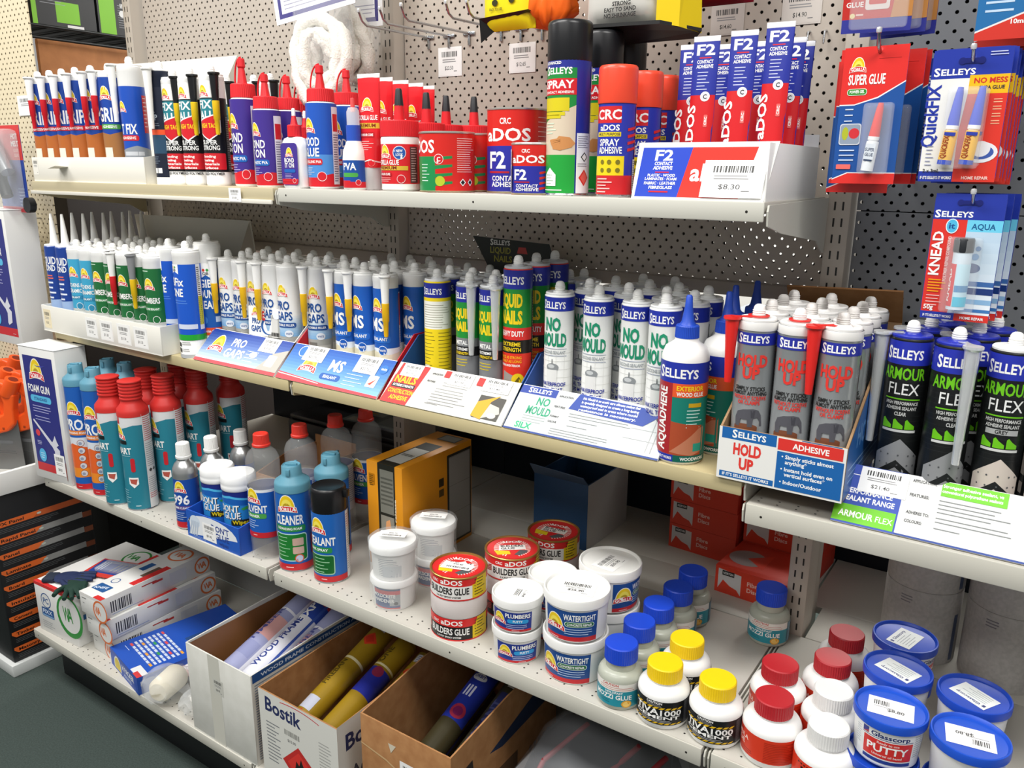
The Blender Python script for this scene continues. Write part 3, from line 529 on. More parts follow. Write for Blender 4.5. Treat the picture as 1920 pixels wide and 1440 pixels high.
cr = [band(4, 128, 26, '#2a36a8'), band(4, 30, 26, '#d2262c'), R(-40, 30, 20, 56, '#f0d51e'), R(-30, 100, 14, 122, '#d2262c'), T('CRC', -5, 105, 13, WH, 38), T('aDOS', -3, 90, 8, WH, 30), R(-24, 82, 14, 88, '#f0d51e'), T('MULTI PURPOSE', -4, 83.4, 3.6, '#333333', 34), T('SPRAY', -3, 70, 9, WH, 30), T('ADHESIVE', -2, 59.5, 9, WH, 36), ('g', [C(x, y_, 3.2, '#7d7420') for x in (-12, -1, 11) for y_ in (37, 48)]), LN(-22, 26, 26, 5, 4.4, '#f6c8c4', 1.6), ('g', [('p', [(24, 62+q*9), (42, 66+q*9), (42, 69.5+q*9), (24, 66+q*9)], '#d2262c') for q in range(4)]), R(42, 4, 58, 122, '#cf3550'), LN(44, 118, 12, 26, 4.2, '#f6c8c4', 1.8), R(44, 96, 56, 108, '#e5c21e'), R(36, 8, 48, 52, '#eeeeee'), LN(37, 50, 10, 14, 3, '#88888c', 1.2)]
k_cr = lambda: can(cr, .0258, .128, '#2a36a8', cap_plain(.048, 1.06), '#ea4a30')
for px, y, lb in ((1151, -.268, 'blue and red spray can with orange cap in front'), (1199, -.185, 'orange-capped spray can in the middle of the three'), (1233, -.12, 'orange-capped spray can at the back of the three')):
    put('cr', (Xp(px, 369, y), y, ZT), .18, lb, 'spray can', 'orange-capped spray cans', k_cr)
# display box of foil tubes
o = thing('display_box', 'glossy blue and red display box holding the foil contact adhesive tubes', 'display box', (1.645, -.297, ZT)); wb_, dp = .183, .24
mesh('front_panel', [(0, 0, 0), (wb_, 0, 0), (wb_+.006, .028, .074), (-.004, .028, .074), (0, .002, 0), (wb_, .002, 0), (wb_+.006, .03, .074), (-.004, .03, .074)], [(0, 1, 2, 3), (7, 6, 5, 4), (3, 2, 6, 7), (0, 3, 7, 4), (1, 5, 6, 2), (0, 4, 5, 1)], P('#f3f3f0', .3), o)
boxes('side_wall', [(wb_, wb_+.002, .002, dp, 0, .072)], P('#f0f0ee', .4), o, .0004); boxes('side_wall', [(0, .002, .03, dp, 0, .072)], P('#f0f0ee', .4), o, .0004); boxes('back_wall', [(.002, wb_, dp-.002, dp, 0, .09)], P('#f0f0ee', .4), o, .0004); box('base', .002, wb_, .03, dp, 0, .002, P('#f0f0ee', .4), o, 0)
flat('front_print', [('p', [(4, 3), (66, 3), (76, 72), (4, 72)], '#2a46b8'), ('p', [(66, 3), (150, 3), (164, 72), (76, 72)], '#e0352b'), T('F2', 37, 54, 15, WH, 26), T('CONTACT', 38, 47, 5, WH, 26), T('ADHESIVE', 38, 41, 5, WH, 28), R(28, 36.5, 48, 38, RED), T('PLASTIC \u00b7 WOOD', 38, 31, 4, WH, 40), T('LAMINATES \u00b7 FOAM', 38, 26, 4, WH, 46), T('FABRIC \u00b7 LEATHER', 38, 20, 4, WH, 46), T('FIBREGLASS', 40, 14, 4, WH, 34), R(24, 9, 52, 11, RED), T('aDOS', 118, 26, 24, WH, 78), ('g', [C(x, 30, 14, '#f3f3f0', 12) for x in (118, 134, 150, 166)])], o, (0, 0, 0), (1, 0, 0), (0, .35, .936), .15)
price_tag('price card marked 8.30 stuck on the foil tube display box', (1.784, -.2983, ZT+.004), .082, .05, '$8.30', (1, 0, 0), (0, .35, .936))
ft = [R(-17, 2, 17, 136, '#cf2429'), R(-17, 134, 17, 203, '#2b3596'), T('F2', 0, 186, 14, WH, 25), R(-8, 181.5, 8, 183, RED), T('CONTACT', 0, 175, 4.6, WH, 22), T('ADHESIVE', 0, 169, 4.6, WH, 23), LN(-9, 164, 18, 6, 4.4, '#c9cdea', 1.1), C(4, 132, 6.5, '#f3f3f1'), C(4, 132, 5.5, '#d5d5da'), T('C', 4, 129, 6, '#333333', 5), T('aDOS', 2-10, 92, 12, WH, 58, 90), RR(5, 92, 10, 108, '#e06a66', 1), T('CRC', 9, 100, 3.2, WH, 11, 90)]
k_ft = lambda: sqtube(ft, .036, .21, '#2b3596', None, crimp='#e9e9ee', thick=.02)
GF = 'foil tubes of contact adhesive in the display box'
for i, (px, y, dz) in enumerate(((1284, -.17, .0), (1309, -.23, .0), (1343, -.15, .0), (1377, -.225, .004), (1408, -.15, 0), (1442, -.215, .012), (1466, -.16, 0), (1483, -.12, .0))):
    put('ft', (Xp(px, 270, y), y, ZT+.003+dz), (-.06, 0, .1), f'blue and red foil adhesive tube, {ORD[i]} in the glossy display box from the sprays', 'adhesive tube', GF, k_ft)
price_tag('white price card clipped to the beige shelf lip under the black cartridges', (Xp(444, 360, YT), YT-.0052, ZT-.028), .036, .026, '$16.00')
# ---------------------------------------------------------------- middle shelf
def mcol(lb, i): return f'{lb}, {ORD[i]}'
t = carton('display_tray', .515, .29, .064, P('#e3e1d8', .6), front=.066, back=.07, side=.07); t.location = (.006, -.318, ZM+.0005); tag(t, 'long white cardboard tray of cartridges on the cream middle shelf', 'display tray')
mesh('back_flap', [(.03, .288, .07), (.515, .288, .07), (.515, .262, .286), (.03, .262, .284), (.03, .29, .07), (.515, .29, .07), (.515, .265, .286), (.03, .265, .284)], [(0, 1, 2, 3), (7, 6, 5, 4), (3, 2, 6, 7), (1, 5, 6, 2), (0, 3, 7, 4), (0, 4, 5, 1)], P('#cfccc2', .6), t)  # back and side flaps darker than the tray, shade put into their colour
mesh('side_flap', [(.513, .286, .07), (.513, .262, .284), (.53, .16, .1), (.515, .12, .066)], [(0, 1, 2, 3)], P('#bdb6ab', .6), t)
for x_, w_, bg_, lb in ((.031, .034, '#e4d8b8', 'yellowed price sticker at the pegboard end of the long white tray'), (.237, .05, '#f1f1ee', 'price sticker on the long white tray, first of the four white ones'), (.302, .052, '#f1f1ee', 'price sticker on the long white tray, second of the four white ones'), (.375, .054, '#f1f1ee', 'price sticker on the long white tray, third of the four white ones'), (.443, .054, '#f1f1ee', 'price sticker on the long white tray, fourth of the four white ones')):
    price_tag(lb, (x_, -.3183, ZM+.009), w_, .048, '$11.30', bg=bg_)
pic = ('p', [(-77, 4), (77, 4), (77, 62), (-77, 62)], '#c9cbc6')
lbo = [band(4, 196, rc, '#1c3f8f'), T('LIQUID', 0, 158, 18, WH, 44), T('BOND', 2, 142, 14, WH, 34), LN(-16, 132, 30, 2, 6, '#e06a5a', 3), LN(-16, 116, 34, 4, 12, '#dfe6f4', 4), ('p', [(-77, 40), (77, 52), (77, 76), (-77, 70)], '#9db7dc'), band(4, 40, rc, '#cfe0f2'), band(4, 24, rc, RED), C(8, 14, 9, '#f0a81e')]
kco = [band(62, 176, rc, '#3fa2c8'), pic, LOGO(4, 134, 26), T('KITCHENS &', 4, 112, 9, WH, 44), T('CERAMIC', 4, 99, 9, WH, 38), RR(-16, 84, 26, 92, '#2f86ac', 3), T('SEALANT', 4, 86, 4.6, WH, 26), C(14, 68, 8, '#f2f2f0'), C(14, 68, 7, '#2f86ac'), band(4, 8, rc, '#2f86ac'), R(-20, 18, 26, 56, '#e3e4df'), R(-2, 30, 30, 34, '#9a9c98')]
plo = [band(62, 176, rc, '#1f6a38'), pic, LN(-12, 172, 26, 1, 3, '#bcd8c2', 2), LOGO(4, 130, 27), T('PLUMBERS', 4, 103, 12, WH, 46), RR(-18, 86, 28, 95, '#2f8048', 4), T('SILICONE SEALANT', 4, 88.5, 4.4, WH, 40), C(16, 68, 8, '#f2f2f0'), C(16, 68, 7, '#1f6a38'), band(4, 8, rc, '#1f6a38'), R(-30, 20, 34, 56, '#e6e7e3'), ('p', [(-8, 24), (4, 24), (4, 46), (14, 50), (14, 54), (-2, 54), (-8, 46)], '#8f9694')]
def lb_(col): return f'cartridges in the long white tray, {col}'
XC = lambda i: .036+.0532*i
k_lb = lambda: cart(lbo, '#1c3f8f', cone='#eeeeea', top='#dfe2e6')
k_kc = lambda: cart(kco, '#f0f0ee')
k_pl = lambda: cart(plo, '#f0f0ee')
k_plb = lambda: cart(plo, '#f0f0ee', spout=('#1a1b1d', '#e9c01c', 40, .1))
k_plr = lambda: cart(plo, '#f0f0ee', spout=('#f0f0ee', '#d2232b', -42, .1))
k_plg = lambda: cart(plo, '#f0f0ee', spout=('#858789', '#e9c01c', 18, .1))
RW = ('front row', 'second row', 'third row', 'fourth row', 'back row')
for r_ in range(5):
    for i in range(9):
        if (i > 1 and r_ > 3) or (i > 6 and r_ > 2): continue
        key, kb, what = ('lb', k_lb, 'blue cartridge with white cone nozzle') if i < 2 else ('kc', k_kc, 'light blue sealant cartridge') if i < 4 else ('pl', k_pl, 'green sealant cartridge')
        if r_ == 0 and i == 5: key, kb, what = 'plb', k_plb, 'green cartridge with black yellow-tipped nozzle'
        if r_ == 0 and i == 6: key, kb, what = 'plr', k_plr, 'green cartridge with white red-tipped nozzle'
        if r_ == 0 and i == 7: key, kb, what = 'plg', k_plg, 'green cartridge with grey yellow-tipped nozzle'
        n = i if i < 2 else i-2 if i < 4 else i-4
        put(key, (XC(i), -.279+.0525*r_, ZM+.0035), .12, f'{what}, {ORD[n]} in the {RW[r_]} of the long white tray', 'sealant cartridge', 'cartridges in the long white tray', kb)
bf = [band(50, 196, 29, '#1b57c4'), ('p', [(-16, 196), (8, 196), (8, 176), (-4, 182), (-16, 176)], WH), C(-8, 190, 2.4, '#d8a02a'), C(-1, 190, 2.4, '#3a9a4a'), T('GIB', -4, 182, 5, '#333333', 10), T('GIBFix', -8, 152, 17, WH, 52), T('ONE', -2, 130, 17, WH, 34), LN(-14, 122, 40, 2, 5, '#4a7fd8', 2), RR(-6, 62, 40, 72, '#cfd8ea', 1), band(38, 50, 29, '#22a233'), ('g', [RR(x, y, x+9, y+9, '#222222', 2) for x in (-12, ) for y in (24, 12)]), LN(0, 34, 24, 2, 4, '#8a8a8a', 1.2), LN(0, 20, 20, 2, 4, '#8a8a8a', 1.2), R(-20, 0, 30, 8, '#b9bcbe'), R(46, 60, 58, 196, '#e8eaf0'), LN(47, 190, 8, 30, 4, '#555555', 2), R(46, 70, 58, 130, '#c9c33a')]
k_bf = lambda: cart(bf, '#f2f2ef', r=.029, H=.222, top='#f2f2ef')
put('bf', (Xp(326, 560, -.25), -.25, ZM), .0, 'tall blue cartridge with green band beside the white tray', 'adhesive cartridge', 'tall blue cartridges', k_bf)
put('bf', (Xp(356, 560, -.268), -.268, ZM), .0, 'tall blue cartridge with green band next to the sloping blue card', 'adhesive cartridge', 'tall blue cartridges', k_bf)
c = cart([band(60, 186, 29, '#1d58a8'), ('p', [(-8, 196), (16, 196), (16, 164), (4, 172), (-8, 164)], WH), C(0, 182, 3, '#d8402a'), C(8, 182, 3, '#3a9a4a'), T('GIB', 4, 172, 6, '#333333', 13), T('GIB', 2, 146, 17, WH, 28), T('SOUND', 4, 124, 17, WH, 48), T('SEAL', 4, 101, 17, WH, 36), C(-8, 76, 9, '#3f7cc4'), R(18, 72, 30, 84, '#c8d4e6'), band(44, 60, 29, '#e2532c'), T('Noise Control', 10, 50, 6, WH, 38), ('g', [RR(x, y, x+10, y+10, '#222222', 3) for x in (-14, 18) for y in (28, 14)])], '#f2f2ef', r=.029, H=.236)
c.rotation_euler.z = .55; c.location = (Xp(396, 560, -.222), -.222, ZM); tag(c, 'blue acoustic sealant cartridge with orange band behind the tall blue pair', 'sealant cartridge')
put('bf', (Xp(366, 560, -.175), -.175, ZM), .3, 'tall white-tipped cartridge hidden behind the two tall blue ones', 'adhesive cartridge', 'tall blue cartridges', k_bf)
def sloped(label, x0, x1, ops, side, z=ZM, edge='#eeeeea', hs=.105, sides=True, top=.062, dy=.062, yf=-.297, base_c='#eeeeea'):
    o = thing('display_tray', label, 'display tray', (x0, yf, z), 0, 'sloping display trays'); wd = x1-x0
    box('base', 0, wd, .012, .26, 0.0002, .002, P(base_c, .5), o, 0)
    q = [(0, 0, .002), (wd, 0, .002), (wd, dy, top), (0, dy, top)]; q += [(a, b+.0025, c-.002) for a, b, c in q]
    mesh('front_card', q, [(0, 1, 2, 3), (7, 6, 5, 4), (3, 2, 6, 7), (1, 5, 6, 2), (0, 3, 7, 4), (0, 4, 5, 1)], P(edge, .3), o)
    flat('front_print', ops, o, (0, 0, .002), (1, 0, 0), (0, dy, top-.002), .5)
    for x in ((.0, wd-.002) if sides else (.0,)):
        pts = [(.004, .0), (dy, top), (dy+.05, hs), (.255, hs), (.255, 0)]; n = 5
        vs = [(x+d, a, c) for d in (0, .002) for a, c in pts]
        mesh('side_wall', vs, [tuple(range(n-1, -1, -1)), tuple(range(n, 2*n))]+[(i, (i+1) % n, n+(i+1) % n, n+i) for i in range(n)], P(side, .4), o)
    return o
def grad(x0, y0, x1, y1, c0, c1, n=12):
    a = [int(c0[i:i+2], 16) for i in (1, 3, 5)]; b = [int(c1[i:i+2], 16) for i in (1, 3, 5)]
    return ('g', [R(x0, y0+(y1-y0)*k/n, x1, y0+(y1-y0)*(k+1)/n, '#%02x%02x%02x' % tuple(int(p+(q-p)*k/(n-1)) for p, q in zip(a, b))) for k in range(n)])
# white gap filler tray
sloped('sloping blue display card with silver plate picture, red lower edge', .602, .866, [grad(0, 0, 264, 85, '#c9dcf0', '#1c3f9a'), R(0, 0, 264, 8, '#d8444c'), LOGO(46, 28, 46), T('PRO', 110, 50, 20, WH, 44), T('GAPS', 112, 22, 22, WH, 62), LN(148, 46, 50, 4, 8, '#e6eef8', 1.6), C(172, 38, 12, '#f2f6fa', 7), ('p', [(200, 8), (264, 8), (264, 64), (226, 50)], '#b8b4aa'), RR(218, 18, 244, 46, '#d6d3ca', 3), price_ops(176, 50, 52, 34, '$15.90')], '#e7e7e4')
gr = lambda r=rc: grad(-77, 60, 77, 108, '#7fb0dc', '#f2f2f0', 10)
pgo = [gr(), R(-77, 4, 77, 62, '#a9a8a2'), R(-14, 6, 6, 56, '#77756f'), R(10, 6, 36, 50, '#c8c6c0'), LOGO(2, 140, 26), T('PRO', 2, 116, 17, '#1f4f96', 32), T('GAPS', 3, 95, 17, '#1f4f96', 40), RR(-20, 80, 30, 90, '#1f4f96', 4), T('FLEXIBLE FILLER', 5, 83, 4.4, WH, 42), C(14, 68, 9, '#e6ebf2', 7), T('WHITE', 14, 66, 4, '#1f4f96', 13), R(44, 20, 60, 170, '#e8e8e8'), R(44, 120, 58, 160, '#d8606a')]
k_pg = lambda: cart(pgo, '#f2f2f0'); k_pgs = lambda: cart(pgo, '#f2f2f0', spout=('#f2f2ef', '#e9b81c', -30, .1))
j = 0
for px, y, k in ((444, -.206, 1), (466, -.206, 0), (497, -.206, 1), (528, -.206, 1), (560, -.206, 0), (604, -.19, 1)):
    X_ = .63+.0485*j
    put('pg'+str(k), (X_, y, ZM+.003), .05, f'white gap filler cartridge, {ORD[j]} in the front row behind the sloping blue card', 'filler cartridge', 'white gap filler cartridges', k_pgs if k else k_pg); j += 1
    if j > 4: break
put('pg1', (.893, -.19, ZM+.003), .3, 'white gap filler cartridge against the red tray wall', 'filler cartridge', 'white gap filler cartridges', k_pgs)
for r_ in (1, 2):
    for j in range(6 if r_ == 1 else 5): put('pg0', (.632+.0505*j, -.206+.054*r_, ZM+.003), .05, f'white gap filler cartridge, {ORD[j]} in the {RW[r_]} behind the blue display card', 'filler cartridge', 'white gap filler cartridges', k_pg)
o = thing('promo_card', 'small white multi pack card leaning on the white gap filler cartridges', 'promo card', (.722, -.236, ZM+.062)); box('board', 0, .098, -.0005, .0005, 0, .062, P('#f2f2f0', .4), o, 0); o.rotation_euler = (-.06, .0, .1)
flat('print', [R(0, 0, 98, 62, '#f3f4f4'), ('p', [(54, 0), (98, 0), (98, 52), (60, 46)], '#aaaaa6'), C(54, 22, 18, '#2f62a8'), C(58, 22, 16, '#f3f4f4'), R(66, 0, 84, 40, '#d8d7d3'), LOGO(20, 42, 20), T('PRO', 22, 26, 12, '#1f4f96', 22), T('GAPS', 22, 9, 13, '#1f4f96', 28), RR(40, 34, 60, 54, '#cf2f34', 2), T('MULTI', 50, 46, 4, WH, 16), T('PACK', 50, 39, 4.4, WH, 15), C(80, 46, 9, '#e6ebf2', 7), BC(66, 3, 22, 8)], o, (0, -.0005, 0), (1, 0, 0), (0, 0, 1))
# blue MS sealant tray
sloped('sloping blue sealant display card in a red-walled tray', .872, 1.148, [grad(0, 0, 276, 85, '#8cc0ea', '#1b57b0'), ('p', [(0, 0), (276, 0), (276, 5), (130, 8), (60, 13), (0, 17)], '#d8404a'), ('p', [(0, 12), (60, 9), (120, 5), (120, 6.5), (60, 11), (0, 14)], '#f2e6e4'), C(34, 70, 13, '#e9f1fa'), C(34, 70, 11.5, '#2f74c4'), LOGO(70, 24, 46), T('MS', 142, 38, 26, WH, 38), RR(112, 17, 166, 31, '#1f5cac', 6), T('SEALANT', 139, 21, 6.4, WH, 36), LN(176, 40, 56, 4, 8, '#d6e8f8', 1.3), RR(234, 20, 258, 46, '#f2f2ef', 2), ('p', [(238, 26), (254, 40), (246, 26), (254, 24)], '#d8402a'), C(258, 62, 10, '#2f74c4'), T('WHITE', 258, 60, 4.6, WH, 14), price_ops(40, 50, 58, 36, '$22.75'), price_ops(186, 46, 58, 38, '$22.75')], '#c8222c')
mso = [band(64, 178, rc, '#1d5cb8'), band(12, 64, rc, '#e9e4cf'), R(-20, 16, 0, 62, '#dcd6ba'), R(4, 16, 26, 60, '#f0ead2'), ('p', [(-77, 58), (-20, 66), (20, 58), (77, 66), (77, 70), (-77, 70)], '#e9f1fa'), band(4, 12, rc, '#1d4f9c'), LOGO(-4, 134, 28), T('MS', -4, 102, 24, WH, 34), RR(-22, 80, 24, 93, '#2a6cc8', 5), T('SEALANT', 1, 84, 6, WH, 34), C(8, 66, 9, '#e9f1fa'), C(8, 66, 8, '#1d5cb8'), T('WHITE', 8, 64, 4, WH, 12), R(46, 20, 62, 170, '#e8e8ee'), R(46, 110, 58, 168, '#c8404a'), LN(48, 104, 12, 18, 4.4, '#77778a', 1.6)]
k_ms = lambda: cart(mso, '#f2f2f0'); k_mss = lambda: cart(mso, '#f2f2f0', spout=('#f2f2ef', '#e9b81c', -34, .095)); k_msr = lambda: cart(mso, '#f2f2f0', spout=('#f2f2ef', '#e9b81c', 38, .095))
for j, (x, k) in enumerate(((.985, 1), (1.037, 1), (1.091, 2))):
    put('ms'+str(k), (x, -.2, ZM+.003), .04, f'blue and cream sealant cartridge, {ORD[j]} in the front row of the red tray', 'sealant cartridge', 'blue sealant cartridges in the red tray', k_mss if k == 1 else k_msr)
put('ms0', (.905, -.125, ZM+.003), .9, 'blue sealant cartridge turned aside by the tray wall', 'sealant cartridge', 'blue sealant cartridges in the red tray', k_ms)
for r_ in (1, 2, 3):
    for j in range(4): put('ms0', (.96+.053*j, -.2+.053*r_, ZM+.003), .04, f'blue and cream sealant cartridge, {ORD[j]} in the {RW[r_]} of the red tray', 'sealant cartridge', 'blue sealant cartridges in the red tray', k_ms)
# construction adhesive tray
sloped('sloping white construction adhesive display card with yellow gun picture', 1.157, 1.428, [R(0, 0, 271, 85, '#cbcbc5'), ('p', [(0, 0), (62, 0), (74, 85), (8, 85)], '#d8302e'), RR(4, 44, 62, 58, '#d8302e', 1), T('NAILS', 34, 44, 15, YE, 50), R(8, 33, 62, 42, '#1b1b1b'), T('EXTREME STRENGTH', 35, 35.5, 5, WH, 48), T('CONSTRUCTION', 36, 21, 9, YE, 58), T('ADHESIVE', 38, 8, 9, YE, 42), T('APPLICATION', 96, 72, 3.6, '#444444', 24), LN(118, 60, 60, 2, 6, '#9a9a9a', 1), T('FEATURES', 90, 56, 3.6, '#444444', 18), LN(108, 46, 70, 2, 6, '#9a9a9a', 1), LN(104, 34, 92, 4, 6, '#7f7f7f', 1), LN(100, 14, 40, 1, 6, '#7f7f7f', 1), price_ops(14, 58, 46, 26, '$11.70'), R(112, 70, 124, 84, '#d8302e'), price_ops(126, 58, 50, 26, '$21.90'), R(186, 66, 200, 82, '#d8302e'), price_ops(200, 58, 56, 26, '$11.40'), R(206, 6, 258, 50, '#4c4a44'), ('p', [(204, 8), (226, 4), (232, 40), (246, 54), (206, 36)], '#e8a21e'), ('p', [(226, 6), (258, 20), (252, 32), (232, 36)], '#c9c4b8'), C(244, 14, 9, '#e6dfcb', 5)], '#1f4d8c')
c = cart([band(150, 184, rc, '#f0d51e'), band(172, 197, rc, '#26309a'), SEL(-2, 178, 10, WH, 40), band(14, 172, rc, '#efd420'), R(-24, 118, 42, 166, '#f0f0e6'), LN(-20, 160, 56, 10, 4.2, '#8a8a70', .9), LN(-24, 112, 28, 14, 6.4, '#6d661e', 1), LN(10, 112, 32, 14, 6.4, '#6d661e', 1), R(-22, 34, -8, 54, '#e6e6da'), band(2, 14, rc, WH), R(10, 4, 50, 12, '#d5d5d0')], '#efd420', top='#e4e6e8')
c.rotation_euler.z = .3; c.location = (Xp(821, 600, -.195), -.195, ZM+.003); tag(c, 'yellow cartridge showing its printed back, beside the red tray wall', 'adhesive cartridge')
lg = [band(172, 197, rc, '#26309a'), SEL(-4, 178, 10, WH, 40), band(112, 172, rc, '#1f8a36'), T('LIQUID', -6, 146, 16, YE, 40, 0, 'c', 2), T('NAILS', -4, 124, 16, YE, 38, 0, 'c', 2), band(2, 112, rc, '#7d7f82'), T('METAL', -6, 101, 7, WH, 26), band(82, 98, rc, '#202124'), T('EXTREME', -6, 91, 4.6, WH, 26), T('STRENGTH', -6, 84, 4.6, YE, 28), LN(-20, 76, 28, 3, 5, '#d8c21e', 1.4), R(38, 10, 66, 170, '#3b3c30'), R(40, 96, 64, 166, '#c8a81e'), LN(41, 92, 22, 18, 4.4, '#a9a9a0', 1.4)]
k_lg = lambda: cart(lg, '#7d7f82', top='#d5d8da', spout=('frost', None, 30, .125))
k_lg0 = lambda: cart(lg, '#7d7f82', top='#d5d8da')
put('lg', (Xp(881, 600, -.2), -.2, ZM+.003), .2, 'grey and green cartridge with clear hanging nozzle, next to the yellow one', 'adhesive cartridge', 'grey and green adhesive cartridges', k_lg)
put('lg', (Xp(925, 600, -.203), -.203, ZM+.003), .2, 'grey and green cartridge with clear hanging nozzle, next to the red one', 'adhesive cartridge', 'grey and green adhesive cartridges', k_lg)
for j, x in enumerate((1.2, 1.253, 1.306)): put('lg0', (x, -.14, ZM+.003), .3, f'grey and green cartridge in the second row, {ORD[j]} from the red tray', 'adhesive cartridge', 'grey and green adhesive cartridges', k_lg0)
for j, x in enumerate((1.2, 1.253)): put('lg0', (x, -.085, ZM+.003), .3, f'grey and green cartridge in the third row, {ORD[j]} from the red tray', 'adhesive cartridge', 'grey and green adhesive cartridges', k_lg0)
lr = [band(204, 234, 25, '#26309a'), SEL(-6, 212, 12, WH, 48), band(142, 204, 25, '#1f8a36'), T('LIQUID', -8, 176, 21, YE, 46, 0, 'c', 2), T('NAILS', -7, 149, 21, YE, 44, 0, 'c', 2), band(122, 142, 25, '#d8302c'), T('HEAVY DUTY', -6, 128, 9, WH, 48), band(100, 122, 25, '#1d1a16'), T('EXTREME', -6, 112, 6.5, YE, 36), T('STRENGTH', -6, 103, 6.5, YE, 38), band(2, 100, 25, '#dc3222'), ('g', [T(s_, -8, 91-i*6.5, 4.6, '#f0b41e', w_) for i, (s_, w_) in enumerate((('TWICE AS STRONG', 44), ('IN HALF AS LONG', 44)))]), T('INTERIOR/EXTERIOR', -8, 78, 3.6, WH, 40), ('p', [(-25, 14), (4, 20), (10, 60), (-20, 70)], '#9a938c'), ('p', [(-25, 14), (8, 22), (2, 44), (-25, 40)], '#d9c7bb'), C(8, 56, 11, '#e9c81c'), ('p', [(0, 50), (14, 54), (10, 62)], '#6a5a16'), R(36, 6, 66, 200, '#38352a'), LN(38, 190, 26, 40, 4.4, '#a9a9a0', 1.3)]
k_lr = lambda: cart(lr, '#dc3222', r=.025, H=.236, top='#c9ccd0')
put('lr', (Xp(971, 600, -.2), -.2, ZM+.003), .3, 'tall red and green heavy duty adhesive cartridge in front', 'adhesive cartridge', 'tall red and green cartridges', k_lr)
put('lr', (Xp(1004, 600, -.145), -.145, ZM+.003), .3, 'tall red and green cartridge second in its file', 'adhesive cartridge', 'tall red and green cartridges', k_lr)
put('lr', (Xp(1038, 600, -.09), -.09, ZM+.003), .3, 'tall red and green cartridge third in its file under the black header card', 'adhesive cartridge', 'tall red and green cartridges', k_lr)
for j, (px, y) in enumerate(((1068, -.06), (1095, -.035))): put('lg', (Xp(px, 520, y), y, ZM+.004), .6, f'cartridge with frosted nozzle collar behind the tall red ones, {ORD[j]}', 'adhesive cartridge', 'grey and green adhesive cartridges', k_lg)
o = thing('header_card', 'black header card standing behind the tall red cartridges', 'header card', (1.19, -.055, ZM+.245)); mesh('card', [(0, 0, .04), (.045, 0, -.03), (.2, 0, -.03), (.175, 0, .033), (0, .001, .04), (.045, .001, -.03), (.2, .001, -.03), (.175, .001, .033)], [(0, 1, 2, 3), (7, 6, 5, 4), (3, 2, 6, 7), (1, 5, 6, 2), (0, 3, 7, 4), (0, 4, 5, 1)], P('#1a1f19', .5), o)
flat('print', [SEL(66, 26, 9, '#d9d9d2', 46), T('LIQUID', 66, 10, 12, '#8f8a22', 48), T('NAILS', 72, -6, 12, '#8f8a22', 42), ('p', [(104, 12), (128, 12), (124, 24), (108, 24)], '#b5332a')], o, (0, 0, 0), (1, 0, 0), (0, 0, 1))
# white and green bathroom sealant
sloped('sloping white and blue bathroom sealant display card with tap sketch', 1.432, 1.706, [R(0, 0, 274, 85, '#c6caca'), R(0, 0, 274, 3, '#1f3f8c'), R(0, 70, 70, 85, '#26429a'), SEL(38, 74, 8, WH, 44), T('NO', 52, 52, 15, '#1f9a70', 24), T('MOULD', 50, 34, 15, '#1f9a70', 44), LN(26, 30, 46, 3, 5, '#9aa6a2', 1.1), T('SILX', 34, 6, 11, '#22b07a', 30), T('APPLICATION', 88, 74, 3.6, '#555555', 26), T('FEATURES', 84, 54, 3.6, '#555555', 20), T('FORMAT', 82, 36, 3.4, '#555555', 16), T('COLOUR', 82, 26, 3.4, '#555555', 16), ('p', [(100, 56), (232, 50), (262, 80), (110, 86)], '#2a479c'), ('g', [T(s_, 168, 77-i*7, 4.6, WH, 100) for i, s_ in enumerate(('No Mould is an acetic cure silicone sealant that', 'is specially designed to create a long lasting', 'waterproof seal in areas where mould', 'resistance is necessary.'))]), LN(106, 48, 120, 2, 5, '#858b8b', .9), LN(110, 36, 70, 1, 5, '#858b8b', .9), LN(110, 26, 50, 1, 5, '#858b8b', .9), LN(84, 16, 110, 3, 4.4, '#8f9595', .8), C(256, 66, 7, '#3a3a3a', 5), ('g', [R(250, 8, 250.8, 62, '#b5b8b8'), R(258, 8, 259, 60, '#a5a8a8'), R(214, 44, 274, 44.6, '#c2c6c6'), R(208, 26, 274, 26.6, '#c2c6c6')])], '#2a4f96')
nm = [band(176, 197, rc, '#2333a0'), SEL(-6, 180, 10.5, WH, 42), T('NO', -7, 146, 20, '#1c8a66', 28, 0, 'c', 2), T('MOULD', -6, 122, 20, '#1c8a66', 46, 0, 'c', 2), ('g', [R(-28, 117, 18, 118, '#9aa2b4'), R(-28, 106, 18, 107, '#9aa2b4')]), T('SILICONE SEALANT', -6, 109.5, 5, '#9ea4a8', 44), ('g', [R(-77, 20+q*13, 77, 20.5+q*13, '#dcdcd8') for q in range(8)]+[R(-70+q*14, 20, -69.5+q*14, 112, '#dcdcd8') for q in range(11)]), C(-6, 88, 11, '#8e9294', 6.5), C(-8, 89.5, 6, '#c6c9ca', 3), R(-7, 94, -5.5, 101, '#6a6e70'), R(-16, 62, 2, 84, '#e6e6e3'), ('g', [T(s_, -6, 58-i*9, 6.4, '#26349a', w_) for i, (s_, w_) in enumerate((('WATERPROOF', 46), ('SEAL THAT', 36), ('STOPS MOULD', 46), ('GROWTH', 32)))]), C(-8, 18, 5, '#1c8a66'), C(-8, 18, 3.8, WH), band(2, 10, rc, '#1c8a66'), R(40, 12, 64, 170, '#e9ece9'), LN(42, 150, 20, 26, 4.4, '#9fc0b4', 1.1), R(40, 100, 64, 120, '#26349a')]
k_nm = lambda: cart(nm, '#f0f1ee', top='#e9ebea')
GN = 'white and green sealant cartridges'
